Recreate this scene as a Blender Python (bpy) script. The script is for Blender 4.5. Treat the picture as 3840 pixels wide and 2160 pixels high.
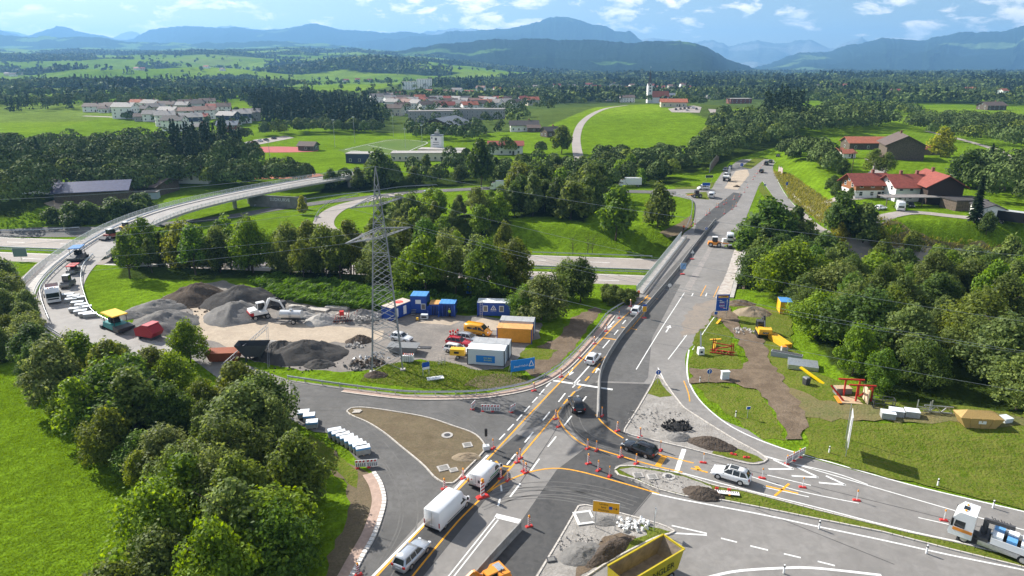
import bpy, math, random
import numpy as np
from mathutils import Matrix, Vector, Euler
R = math.radians
S = bpy.context.scene
for o in list(bpy.data.objects): bpy.data.objects.remove(o)
COL = S.collection
cd = bpy.data.cameras.new('camera'); cam = bpy.data.objects.new('camera', cd); COL.objects.link(cam)
cam.location = (0, 0, 46); cam.rotation_euler = (R(90 - 17.958), 0, 0)
cd.sensor_width = 36; cd.lens = 24; cd.clip_start = 0.5; cd.clip_end = 90000
S.camera = cam
SUN_EL, SUN_AZ = 35.0, 53.0            # azimuth measured from +Y towards -X
W = bpy.data.worlds.new('World'); S.world = W; W.use_nodes = True
wt = W.node_tree; wt.nodes.clear()
def wn(t, **k):
    n = wt.nodes.new(t)
    for a, b in k.items(): setattr(n, a, b)
    return n
wl = wt.links.new
sky = wn('ShaderNodeTexSky', sky_type='NISHITA', sun_disc=False, sun_elevation=R(SUN_EL), sun_rotation=R(-SUN_AZ), altitude=700, air_density=1.0, dust_density=1.2, ozone_density=2.0)
tc = wn('ShaderNodeTexCoord')
sep = wn('ShaderNodeSeparateXYZ'); wl(tc.outputs['Generated'], sep.inputs[0])
az = wn('ShaderNodeMath', operation='ARCTAN2'); wl(sep.outputs[0], az.inputs[0]); wl(sep.outputs[1], az.inputs[1])
cv = wn('ShaderNodeCombineXYZ'); wl(az.outputs[0], cv.inputs[0]); wl(sep.outputs[2], cv.inputs[1])
def cloud_noise(sc, loc, det, rough=0.55, dist=0.0):
    m_ = wn('ShaderNodeMapping'); m_.inputs['Scale'].default_value = sc; m_.inputs['Location'].default_value = loc; wl(cv.outputs[0], m_.inputs[0])
    n_ = wn('ShaderNodeTexNoise'); n_.inputs['Scale'].default_value = 1.0; n_.inputs['Detail'].default_value = det; n_.inputs['Roughness'].default_value = rough; n_.inputs['Distortion'].default_value = dist
    wl(m_.outputs[0], n_.inputs['Vector']); return n_.outputs[0]
c1 = cloud_noise((17, 46, 1), (9.1, 1.2, 0), 9, 0.6, 0.3); c2 = cloud_noise((4.2, 14, 1), (2.9, 6.1, 0), 2)
ad = wn('ShaderNodeMath', operation='MULTIPLY_ADD'); wl(c2, ad.inputs[0]); ad.inputs[1].default_value = 0.55; wl(c1, ad.inputs[2])
cr = wn('ShaderNodeValToRGB'); wl(ad.outputs[0], cr.inputs[0])
cr.color_ramp.elements[0].position = 0.80; cr.color_ramp.elements[0].color = (0, 0, 0, 1)
cr.color_ramp.elements[1].position = 0.91; cr.color_ramp.elements[1].color = (1, 1, 1, 1)
c3 = cloud_noise((17, 46, 1), (9.1, 1.5, 0), 5, 0.6, 0.3)      # grey undersides: the same field a little higher up
cr2 = wn('ShaderNodeValToRGB'); wl(c3, cr2.inputs[0])
cr2.color_ramp.elements[0].position = 0.44; cr2.color_ramp.elements[0].color = (19, 16.5, 13.0, 1)
cr2.color_ramp.elements[1].position = 0.68; cr2.color_ramp.elements[1].color = (12, 11.8, 11.2, 1)
mx = wn('ShaderNodeMix', data_type='RGBA'); wl(cr.outputs[0], mx.inputs[0]); wl(sky.outputs[0], mx.inputs[6]); wl(cr2.outputs[0], mx.inputs[7])
bg = wn('ShaderNodeBackground'); bg.inputs[1].default_value = 0.068; wl(mx.outputs[2], bg.inputs[0])
wo = wn('ShaderNodeOutputWorld'); wl(bg.outputs[0], wo.inputs[0])
sd = bpy.data.lights.new('sun', 'SUN'); sd.energy = 5.0; sd.angle = R(0.53); sd.color = (1.0, 0.95, 0.87)
so = bpy.data.objects.new('sun', sd); COL.objects.link(so); so.location = (-80, 60, 120)
sdir = Vector((-math.sin(R(SUN_AZ)) * math.cos(R(SUN_EL)), math.cos(R(SUN_AZ)) * math.cos(R(SUN_EL)), math.sin(R(SUN_EL))))
so.rotation_euler = sdir.to_track_quat('Z', 'Y').to_euler()
S.view_settings.view_transform = 'Standard'; S.view_settings.look = 'None'
S.view_settings.exposure = 0.95; S.view_settings.gamma = 1
S.render.engine = 'CYCLES'
S.cycles.use_denoising = True; S.cycles.max_bounces = 5; S.cycles.diffuse_bounces = 2; S.cycles.glossy_bounces = 2
S.cycles.transmission_bounces = 3; S.cycles.transparent_max_bounces = 6; S.cycles.volume_bounces = 0
S.cycles.caustics_reflective = False; S.cycles.caustics_refractive = False; S.cycles.sample_clamp_indirect = 4
S.cycles.use_adaptive_sampling = True; S.cycles.adaptive_threshold = 0.015
# ================================================================ terrain height
#HBEGIN
def _h(i, j, s):
    n = (np.asarray(i, dtype=np.int64) * 374761393 + np.asarray(j, dtype=np.int64) * 668265263 + s * 69069) & 0xffffffff
    n = ((n ^ (n >> 13)) * 1274126177) & 0xffffffff
    return ((n ^ (n >> 16)) & 0xffff) / 65535.0
def vnoise(x, y, s=0):
    x = np.asarray(x, dtype=float); y = np.asarray(y, dtype=float)
    i = np.floor(x).astype(np.int64); j = np.floor(y).astype(np.int64); u = x - i; v = y - j
    u = u * u * (3 - 2 * u); v = v * v * (3 - 2 * v)
    return (_h(i, j, s) * (1 - u) + _h(i + 1, j, s) * u) * (1 - v) + (_h(i, j + 1, s) * (1 - u) + _h(i + 1, j + 1, s) * u) * v
def fbm(x, y, s=0, o=4):
    t = 0; a = 0.5; n = 0
    for k in range(o):
        t = t + a * vnoise(np.asarray(x) * 2 ** k, np.asarray(y) * 2 ** k, s + k); n += a; a *= 0.5
    return t / n
def sm(t):
    t = np.clip(t, 0, 1); return t * t * (3 - 2 * t)
def yM(x): return 174 - 0.128 * (np.asarray(x, dtype=float) - 30)
def H(x, y):
    x = np.asarray(x, dtype=float); y = np.asarray(y, dtype=float)
    dy = (y - yM(x)) * 0.992
    z = -6.0 * (1 - sm((np.abs(dy) - 17) / 14))
    b = sm((dy - 8) / 12) * sm((312 - y) / 26) * sm((-5 - x) / 60) * sm((x + 185) / 30)
    z = np.minimum(z, -4.2 * b)
    z = z + 13.5 * np.exp(-(((x - 150) / 125) ** 2 + ((y - 640) / 140) ** 2)) * sm((y - 340) / 90)
    z = z + 7 * sm((y - 430) / 320) * sm((-40 - x) / 220)
    e = sm((x - (92 + (y - 200) * 0.28)) / 14) * sm((dy - 22) / 10)
    z = z + 4.0 * e * sm((430 - y) / 120)
    w = sm((x - 24 - np.maximum(0, (75 - y)) * 1.7) / 45) * sm((118 - y) / 30)
    z = z + 2.2 * w * sm((x - (50 + (70 - y) * 2.4)) / 25)
    far = sm((y - 900) / 1200)
    L = sm((0.17 - x / np.maximum(y, 50)) / 0.40)
    z = z + L * np.clip(y - 1900, 0, 5200) * (0.030 + 0.018 * fbm(x / 900, y / 700, 31, 2))
    z = z + far * (fbm(x / 520, y / 430, 11, 4) - 0.45) * (26 + L * 60)
    z = z + sm((y - 620) / 300) * sm((x - 260) / 200) * 10 * (fbm(x / 220, y / 220, 17, 2) - 0.3)
    return z
# ================================================================ helpers
class MB:
    """collects shapes; build() links them as one mesh object"""
    def __init__(s): s.v = []; s.f = []; s.mi = []
    def add(s, vs, fs, m=0, M=None):
        b = len(s.v)
        s.v += [tuple(M @ Vector(p)) for p in vs] if M is not None else [tuple(p) for p in vs]
        s.f += [tuple(i + b for i in f) for f in fs]; s.mi += [m] * len(fs); return s
    def bx(s, x0, x1, y0, y1, z0, z1, m=0, M=None):
        return s.add([(x0, y0, z0), (x1, y0, z0), (x1, y1, z0), (x0, y1, z0), (x0, y0, z1), (x1, y0, z1), (x1, y1, z1), (x0, y1, z1)],
                     [(3, 2, 1, 0), (4, 5, 6, 7), (0, 1, 5, 4), (1, 2, 6, 5), (2, 3, 7, 6), (3, 0, 4, 7)], m, M)
    def tb(s, x0, x1, y0, y1, z0, z1, tx=0.1, ty=0.1, m=0, M=None):   # box narrowing to the top
        return s.add([(x0, y0, z0), (x1, y0, z0), (x1, y1, z0), (x0, y1, z0), (x0 + tx, y0 + ty, z1), (x1 - tx, y0 + ty, z1), (x1 - tx, y1 - ty, z1), (x0 + tx, y1 - ty, z1)],
                     [(3, 2, 1, 0), (4, 5, 6, 7), (0, 1, 5, 4), (1, 2, 6, 5), (2, 3, 7, 6), (3, 0, 4, 7)], m, M)
    def cyl(s, p, q, r0, r1=None, n=8, m=0, cap=True, M=None):
        r1 = r0 if r1 is None else r1
        p = Vector(p); q = Vector(q); d = q - p
        if d.length < 1e-6: return s
        a = d.orthogonal().normalized(); b = d.normalized().cross(a)
        vs = []
        for k in range(n):
            t = 2 * math.pi * k / n; e = a * math.cos(t) + b * math.sin(t)
            vs += [p + e * r0, q + e * r1]
        fs = [(2 * k, 2 * ((k + 1) % n), 2 * ((k + 1) % n) + 1, 2 * k + 1) for k in range(n)]
        if cap: fs += [tuple(2 * k for k in range(n))[::-1], tuple(2 * k + 1 for k in range(n))]
        return s.add(vs, fs, m, M)
    def bar(s, p, q, w, h=None, m=0, M=None):     # square bar between two points
        h = w if h is None else h
        p = Vector(p); q = Vector(q); d = (q - p)
        if d.length < 1e-6: return s
        d.normalize(); u = Vector((0, 0, 1)) if abs(d.z) < 0.95 else Vector((0, 1, 0))
        a = d.cross(u).normalized() * (w / 2); b = a.cross(d).normalized() * (h / 2)
        vs = [p - a - b, p + a - b, p + a + b, p - a + b, q - a - b, q + a - b, q + a + b, q - a + b]
        return s.add(vs, [(3, 2, 1, 0), (4, 5, 6, 7), (0, 1, 5, 4), (1, 2, 6, 5), (2, 3, 7, 6), (3, 0, 4, 7)], m, M)
    def prism(s, poly, z0, z1, m=0, M=None):
        n = len(poly)
        vs = [(p[0], p[1], z0) for p in poly] + [(p[0], p[1], z1) for p in poly]
        fs = [tuple(range(n))[::-1], tuple(range(n, 2 * n))] + [(k, (k + 1) % n, (k + 1) % n + n, k + n) for k in range(n)]
        return s.add(vs, fs, m, M)
    def side(s, prof, y0, y1, m=0, M=None):       # outline in the x-z plane, extruded along y
        n = len(prof)
        vs = [(p[0], y0, p[1]) for p in prof] + [(p[0], y1, p[1]) for p in prof]
        fs = [tuple(range(n)), tuple(range(n, 2 * n))[::-1]] + [(k + n, (k + 1) % n + n, (k + 1) % n, k) for k in range(n)]
        return s.add(vs, fs, m, M)
    def loft(s, secs, m=0, M=None, closed=True, cap=True):
        n = len(secs[0]); vs = [p for c in secs for p in c]; fs = []
        for i in range(len(secs) - 1):
            for k in range(n if closed else n - 1):
                a = i * n + k; b = i * n + (k + 1) % n
                fs.append((a, b, b + n, a + n))
        if cap and closed: fs += [tuple(range(n))[::-1], tuple(range((len(secs) - 1) * n, len(secs) * n))]
        return s.add(vs, fs, m, M)
    def quad(s, a, b, c, d, m=0): return s.add([a, b, c, d], [(0, 1, 2, 3)], m)
    def mesh(s, name, mats, smooth=False):
        me = bpy.data.meshes.new(name); me.from_pydata(s.v, [], s.f)
        for x in (mats if isinstance(mats, (list, tuple)) else [mats]): me.materials.append(x)
        if max(s.mi, default=0) > 0: me.polygons.foreach_set('material_index', s.mi)
        if smooth: me.polygons.foreach_set('use_smooth', [True] * len(s.f))
        me.update(); return me
    def build(s, name, mats, parent=None, smooth=False, loc=None, rz=None):
        return link(name, s.mesh(name, mats, smooth), parent, loc, rz)
def link(name, data, parent=None, loc=None, rz=None):
    o = bpy.data.objects.new(name, data); COL.objects.link(o)
    if parent is not None: o.parent = parent
    if loc is not None: o.location = loc
    if rz is not None: o.rotation_euler = (0, 0, rz)
    return o
def tag(o, label, cat, group=None):
    o['label'] = label; o['category'] = cat
    if group: o['group'] = group
    return o
def thing(name, label, cat, loc=(0, 0, 0), rz=0.0, group=None):
    return tag(link(name, None, None, loc, rz), label, cat, group)
def struct(o, kind='structure'): o['kind'] = kind; return o
def dup(src, label=None, loc=None, rz=None, group=None):
    def cp(o, par):
        c = o.copy(); COL.objects.link(c); c.parent = par
        for ch in KIDS.get(o.name, ()): cp(ch, c)
        return c
    KIDS = {}
    def walk(o):
        for ch in o.children: KIDS.setdefault(o.name, []).append(ch); walk(ch)
    walk(src)
    r = cp(src, None)
    if label: r['label'] = label
    if group: r['group'] = group
    if loc is not None: r.location = loc
    if rz is not None: r.rotation_euler = (0, 0, rz)
    return r
MATS = {}
def mat(name, col, rough=0.7, var=0.0, scale=8.0, metal=0.0, bump=0.0, bscale=None, col2=None, spec=0.3, detail=4, contrast=None):
    if name in MATS: return MATS[name]
    m = bpy.data.materials.new(name); m.use_nodes = True; t = m.node_tree
    b = t.nodes['Principled BSDF']; b.inputs['Roughness'].default_value = rough; b.inputs['Metallic'].default_value = metal
    b.inputs['Specular IOR Level'].default_value = spec
    b.inputs['Base Color'].default_value = (*col, 1)
    if var or col2 or bump:
        g = t.nodes.new('ShaderNodeNewGeometry')
        n = t.nodes.new('ShaderNodeTexNoise'); n.inputs['Scale'].default_value = scale; n.inputs['Detail'].default_value = detail; n.inputs['Roughness'].default_value = 0.62
        t.links.new(g.outputs['Position'], n.inputs['Vector'])
        if var or col2:
            r = t.nodes.new('ShaderNodeValToRGB'); t.links.new(n.outputs[0], r.inputs[0])
            a = contrast or (0.36, 0.64)
            r.color_ramp.elements[0].position = a[0]; r.color_ramp.elements[1].position = a[1]
            c1 = tuple(c * (1 - var) for c in col) if not col2 else col
            c2 = tuple(min(1, c * (1 + var)) for c in col) if not col2 else col2
            r.color_ramp.elements[0].color = (*c1, 1); r.color_ramp.elements[1].color = (*c2, 1)
            t.links.new(r.outputs[0], b.inputs['Base Color'])
        if bump:
            n2 = t.nodes.new('ShaderNodeTexNoise'); n2.inputs['Scale'].default_value = bscale or scale * 3; n2.inputs['Detail'].default_value = 5
            t.links.new(g.outputs['Position'], n2.inputs['Vector'])
            bm = t.nodes.new('ShaderNodeBump'); bm.inputs['Strength'].default_value = 1.0; bm.inputs['Distance'].default_value = bump
            t.links.new(n2.outputs[0], bm.inputs['Height']); t.links.new(bm.outputs[0], b.inputs['Normal'])
    MATS[name] = m; return m
def ground_mat(name, cols, scales, bump=0.05, bscale=3.0, rough=0.95):
    """two-scale noise mix of three colours for earth, gravel, asphalt, grass"""
    if name in MATS: return MATS[name]
    m = bpy.data.materials.new(name); m.use_nodes = True; t = m.node_tree; b = t.nodes['Principled BSDF']
    b.inputs['Roughness'].default_value = rough; b.inputs['Specular IOR Level'].default_value = 0.2 if rough < .9 else 0.03
    g = t.nodes.new('ShaderNodeNewGeometry'); prev = None
    for i, sc in enumerate(scales):
        n = t.nodes.new('ShaderNodeTexNoise'); n.inputs['Scale'].default_value = sc; n.inputs['Detail'].default_value = 6; n.inputs['Roughness'].default_value = 0.65
        if i == 1: n.inputs['Distortion'].default_value = 0.6
        t.links.new(g.outputs['Position'], n.inputs['Vector'])
        r = t.nodes.new('ShaderNodeMapRange'); r.inputs[1].default_value = 0.38; r.inputs[2].default_value = 0.62; r.clamp = True
        t.links.new(n.outputs[0], r.inputs[0])
        x = t.nodes.new('ShaderNodeMix'); x.data_type = 'RGBA'; t.links.new(r.outputs[0], x.inputs[0])
        if prev is None: x.inputs[6].default_value = (*cols[0], 1)
        else: t.links.new(prev, x.inputs[6])
        x.inputs[7].default_value = (*cols[i + 1], 1)
        if i > 0:
            mm = t.nodes.new('ShaderNodeMath'); mm.operation = 'MULTIPLY'; mm.inputs[1].default_value = 0.55
            t.links.new(r.outputs[0], mm.inputs[0]); t.links.new(mm.outputs[0], x.inputs[0])
        prev = x.outputs[2]
    t.links.new(prev, b.inputs['Base Color'])
    if bump:
        n2 = t.nodes.new('ShaderNodeTexNoise'); n2.inputs['Scale'].default_value = bscale; n2.inputs['Detail'].default_value = 6
        t.links.new(g.outputs['Position'], n2.inputs['Vector'])
        bm = t.nodes.new('ShaderNodeBump'); bm.inputs['Distance'].default_value = bump; t.links.new(n2.outputs[0], bm.inputs['Height']); t.links.new(bm.outputs[0], b.inputs['Normal'])
    MATS[name] = m; return m
def leaf_mat(name, c1, c2, trans=0.35):
    if name in MATS: return MATS[name]
    m = bpy.data.materials.new(name); m.use_nodes = True; t = m.node_tree; t.nodes.clear()
    out = t.nodes.new('ShaderNodeOutputMaterial'); g = t.nodes.new('ShaderNodeNewGeometry'); oi = t.nodes.new('ShaderNodeObjectInfo')
    r = t.nodes.new('ShaderNodeValToRGB'); t.links.new(g.outputs['Random Per Island'], r.inputs[0])
    r.color_ramp.elements[0].color = (*c1, 1); r.color_ramp.elements[1].color = (*c2, 1)
    x = t.nodes.new('ShaderNodeMix'); x.data_type = 'RGBA'; x.blend_type = 'MULTIPLY'; x.inputs[0].default_value = 1
    t.links.new(r.outputs[0], x.inputs[6]); t.links.new(oi.outputs['Color'], x.inputs[7])
    d = t.nodes.new('ShaderNodeBsdfPrincipled'); d.inputs['Roughness'].default_value = 0.6; d.inputs['Specular IOR Level'].default_value = 0.2
    t.links.new(x.outputs[2], d.inputs['Base Color'])
    tr = t.nodes.new('ShaderNodeBsdfTranslucent')
    hs = t.nodes.new('ShaderNodeHueSaturation'); hs.inputs['Hue'].default_value = 0.485; hs.inputs['Saturation'].default_value = 1.1; hs.inputs['Value'].default_value = 1.5
    t.links.new(x.outputs[2], hs.inputs['Color']); t.links.new(hs.outputs[0], tr.inputs[0])
    mx = t.nodes.new('ShaderNodeMixShader'); mx.inputs[0].default_value = trans
    t.links.new(d.outputs[0], mx.inputs[1]); t.links.new(tr.outputs[0], mx.inputs[2]); t.links.new(mx.outputs[0], out.inputs[0])
    MATS[name] = m; return m
ASPHALT = ground_mat('asphalt_worn', [(0.205, 0.195, 0.184), (0.255, 0.243, 0.23), (0.17, 0.162, 0.153)], [0.13, 0.9], 0.004, 60, 0.85)
ASPHALT_NEW = ground_mat('asphalt_fresh', [(0.052, 0.052, 0.053), (0.078, 0.077, 0.076), (0.10, 0.098, 0.095)], [0.16, 1.3], 0.004, 60, 0.8)
ASPHALT_MID = ground_mat('asphalt_mid', [(0.105, 0.103, 0.10), (0.15, 0.146, 0.142), (0.085, 0.083, 0.08)], [0.12, 1.1], 0.004, 60, 0.85)
CONC_ROAD = ground_mat('concrete_carriageway', [(0.30, 0.27, 0.245), (0.36, 0.32, 0.29), (0.26, 0.235, 0.215)], [0.08, 0.8], 0.004, 40, 0.85)
GRAVEL = ground_mat('gravel_yard', [(0.20, 0.185, 0.17), (0.29, 0.262, 0.235), (0.15, 0.14, 0.132)], [0.22, 2.2], 0.06, 5, 0.95)
SAND = ground_mat('sandy_track', [(0.40, 0.33, 0.255), (0.48, 0.40, 0.31), (0.31, 0.265, 0.215)], [0.3, 2.0], 0.04, 4, 0.95)
EARTH = ground_mat('brown_earth', [(0.14, 0.105, 0.074), (0.215, 0.165, 0.118), (0.10, 0.078, 0.058)], [0.5, 3.0], 0.10, 5, 0.97)
TOPSOIL = ground_mat('seeded_soil', [(0.15, 0.115, 0.078), (0.19, 0.15, 0.10), (0.095, 0.088, 0.048)], [0.35, 3.5], 0.05, 8, 0.97)
RUBBLE = ground_mat('rubble_fill', [(0.29, 0.272, 0.25), (0.38, 0.36, 0.335), (0.20, 0.185, 0.168)], [0.6, 3.0], 0.10, 6, 0.95)
DRYGRASS = ground_mat('dry_grass', [(0.16, 0.135, 0.062), (0.105, 0.125, 0.04), (0.20, 0.16, 0.085)], [0.25, 2.0], 0.15, 3, 0.97)
VERGE = ground_mat('verge_grass', [(0.072, 0.118, 0.008), (0.115, 0.155, 0.018), (0.17, 0.155, 0.045)], [0.35, 1.6], 0.22, 3.2, 0.97)
WHITE_L = mat('white_road_paint', (0.72, 0.72, 0.70), 0.6, var=0.12, scale=3)
YELL_L = mat('yellow_road_tape', (0.80, 0.36, 0.025), 0.5, var=0.08, scale=3)
CONC = mat('concrete', (0.42, 0.40, 0.375), 0.85, var=0.14, scale=1.5, bump=0.006, bscale=25)
CONC_D = mat('concrete_dark', (0.20, 0.195, 0.185), 0.9, var=0.2, scale=0.6)
GALV = mat('galvanised_steel', (0.52, 0.54, 0.56), 0.38, var=0.12, scale=4, metal=0.75)
STEEL_D = mat('dark_steel', (0.06, 0.06, 0.065), 0.5, var=0.2, scale=3)
KERB = mat('kerb_stone', (0.50, 0.465, 0.42), 0.85, var=0.12, scale=2.5)
BLACK = mat('black_rubber', (0.018, 0.018, 0.019), 0.7)
GLASS = mat('tinted_glass', (0.02, 0.026, 0.03), 0.07, spec=0.6)
WHITE = mat('white_paint', (0.78, 0.78, 0.77), 0.35, spec=0.5)
RED_P = mat('red_plastic', (0.52, 0.035, 0.03), 0.5)
ORANGE = mat('orange_paint', (0.78, 0.27, 0.03), 0.42, spec=0.5)
YELLOW = mat('machine_yellow', (0.78, 0.44, 0.03), 0.42, spec=0.5)
BLUE = mat('container_blue', (0.025, 0.075, 0.33), 0.45, var=0.08, scale=1.2)
SIGNBLUE = mat('sign_blue', (0.012, 0.085, 0.42), 0.4)
SIGNYEL = mat('sign_yellow', (0.80, 0.40, 0.02), 0.45)
WOOD = mat('pale_timber', (0.46, 0.34, 0.21), 0.8, var=0.15, scale=3)
WOOD_D = mat('weathered_boards', (0.115, 0.088, 0.066), 0.85, var=0.3, scale=2.2)
BARK = mat('bark', (0.085, 0.066, 0.05), 0.95, var=0.3, scale=6)
AMBER = mat('amber_lens', (0.85, 0.33, 0.02), 0.3, spec=0.5)
TAILRED = mat('tail_lamp', (0.35, 0.01, 0.01), 0.25, spec=0.6)
LAMPW = mat('headlamp', (0.75, 0.76, 0.78), 0.15, spec=0.7)
def inside(poly, x, y):
    c = False; n = len(poly); j = n - 1
    for i in range(n):
        xi, yi = poly[i][0], poly[i][1]; xj, yj = poly[j][0], poly[j][1]
        if (yi > y) != (yj > y) and x < (xj - xi) * (y - yi) / (yj - yi) + xi: c = not c
        j = i
    return c
def smooth_poly(pts, closed=True, n=4):
    out = []; L = len(pts)
    for i in range(L if closed else L - 1):
        p0, p1, p2, p3 = (pts[(i - 1) % L], pts[i], pts[(i + 1) % L], pts[(i + 2) % L]) if closed else (pts[max(i - 1, 0)], pts[i], pts[i + 1], pts[min(i + 2, L - 1)])
        for k in range(n):
            t = k / n
            out.append(tuple(0.5 * ((2 * b) + (-a + c) * t + (2 * a - 5 * b + 4 * c - d) * t * t + (-a + 3 * b - 3 * c + d) * t ** 3) for a, b, c, d in zip(p0, p1, p2, p3)))
    if not closed: out.append(tuple(pts[-1]))
    return out
def jitter_edge(pts, step, amp, seed):
    rng = random.Random(seed); out = []
    for i in range(len(pts)):
        a = Vector(pts[i][:2]); b = Vector(pts[(i + 1) % len(pts)][:2]); L = (b - a).length; n = max(1, int(L / step))
        nn = Vector((-(b - a).y, (b - a).x)).normalized()
        for k in range(n):
            p = a + (b - a) * (k / n) + nn * rng.uniform(-amp, amp); out.append((p.x, p.y))
    return out
import bmesh
def sheet(name, pts, z, m, kind='structure', drape=False, grid=None, parent=None, thick=0.0):
    """polygon laid z metres over level 0, or over the terrain when drape is set (then cut into a grid)"""
    bm = bmesh.new(); vs = [bm.verts.new((p[0], p[1], z)) for p in pts]
    try: f = bm.faces.new(vs)
    except ValueError: bm.free(); return None
    bm.normal_update()
    if f.normal.z < 0: f.normal_flip()
    if drape and grid:
        xs = [p[0] for p in pts]; ys = [p[1] for p in pts]
        for ax, lo, hi in ((0, min(xs), max(xs)), (1, min(ys), max(ys))):
            t = lo + grid
            while t < hi:
                co = (t, 0, 0) if ax == 0 else (0, t, 0); no = (1, 0, 0) if ax == 0 else (0, 1, 0)
                bmesh.ops.bisect_plane(bm, geom=bm.verts[:] + bm.edges[:] + bm.faces[:], plane_co=co, plane_no=no); t += grid
    bmesh.ops.triangulate(bm, faces=bm.faces[:])
    if drape:
        A = np.array([v.co[:2] for v in bm.verts]); hz = H(A[:, 0], A[:, 1])
        for v, q in zip(bm.verts, hz): v.co.z = float(q) + z
    me = bpy.data.meshes.new(name); bm.to_mesh(me); bm.free(); me.materials.append(m)
    o = link(name, me, parent)
    if kind and parent is None: o['kind'] = kind
    return o
def resample(pts, step):
    out = [Vector(pts[0])]; acc = 0
    for a, b in zip(pts[:-1], pts[1:]):
        a = Vector(a); b = Vector(b); L = (b - a).length; t = step - acc
        while t <= L: out.append(a + (b - a) * (t / L)); t += step
        acc = (acc + L) % step if L else acc
    if (out[-1] - Vector(pts[-1])).length > step * 0.3: out.append(Vector(pts[-1]))
    return out
def offs(pts, d):
    out = []
    for i, p in enumerate(pts):
        a = Vector(pts[max(i - 1, 0)]); b = Vector(pts[min(i + 1, len(pts) - 1)]); t = (b - a); t.z = 0
        if t.length < 1e-6: t = Vector((1, 0, 0))
        t.normalize(); out.append(Vector(p) + Vector((t.y, -t.x, 0)) * d)     # +d is to the right of travel
    return out
def ribbon(mb, pts, w, z=0.0, drape=False, across=1, m=0, w0=None):
    """strip of width w along pts; w0 shifts the strip sideways (to the right)"""
    s = -w / 2 + (w0 or 0); rows = []
    for j in range(across + 1):
        q = offs(pts, s + w * j / across)
        if drape:
            A = np.array([(p.x, p.y) for p in q]); hz = H(A[:, 0], A[:, 1]); q = [Vector((p.x, p.y, float(h) + z)) for p, h in zip(q, hz)]
        else: q = [Vector((p.x, p.y, p.z + z)) for p in q]
        rows.append(q)
    n = len(pts); vs = [p for r in rows for p in r]; fs = []
    for j in range(across):
        for i in range(n - 1): fs.append((j * n + i, (j + 1) * n + i, (j + 1) * n + i + 1, j * n + i + 1))
    mb.add(vs, fs, m)
def line(mb, pts, w, z, dash=None, m=0, drape=False):
    pts = resample(smooth_poly(pts, False, 6) if len(pts) > 2 else pts, 0.5 if dash else 1.0)
    if not dash: ribbon(mb, pts, w, z, drape, 1, m); return
    on, off = dash; k = 0; per = (on + off)
    i = 0; nn = max(1, int(on / 0.5)); oo = max(1, int(off / 0.5))
    while i < len(pts) - 2:
        seg = pts[i:i + nn + 1]
        if len(seg) > 1: ribbon(mb, seg, w, z, drape, 1, m)
        i += nn + oo
# ================================================================ terrain
def inpoly(poly, X, Y):
    c = np.zeros(X.shape, bool); n = len(poly); j = n - 1
    for i in range(n):
        xi, yi = poly[i][0], poly[i][1]; xj, yj = poly[j][0], poly[j][1]
        if yi != yj: c ^= ((yi > Y) != (yj > Y)) & (X < (xj - xi) * (Y - yi) / (yj - yi) + xi)
        j = i
    return c
def forest(X, Y):
    """0..1 cover of the far woods (a property of the land, used for the tree scatter and the forest floor)"""
    D = np.hypot(X, Y); az = X / np.maximum(Y, 60)
    th = 0.565 - 0.03 * sm((az - 0.12) / 0.3) - 0.03 * sm((Y - 3500) / 2500) + 0.03 * sm((-0.05 - az) / 0.3)
    th = th + 0.09 * (1 - sm((Y - 1900) / 500)) * sm((0.02 - az) / 0.12) + 0.03 * (1 - sm((Y - 1700) / 600))
    f = fbm(X / 420 + 3.3, Y / 210 + 1.7, 5, 4)
    return sm((f - th) / 0.02) * sm((Y - 860) / 120)
TOWN = [(-260.8,774.6,7),(-229.8,1429.2,12.6),(264.3,2236.4,2.1),(911.6,3473,5.6),(726.1,1706.1,3.4),(439.7,1026.8,1),(149.6,536.5,7.8),(129.9,655.5,13),(79.8,667.6,9.5),(15,505,1.7),(-25.1,500,0.7),(-94.4,504.8,0.3)]
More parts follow.
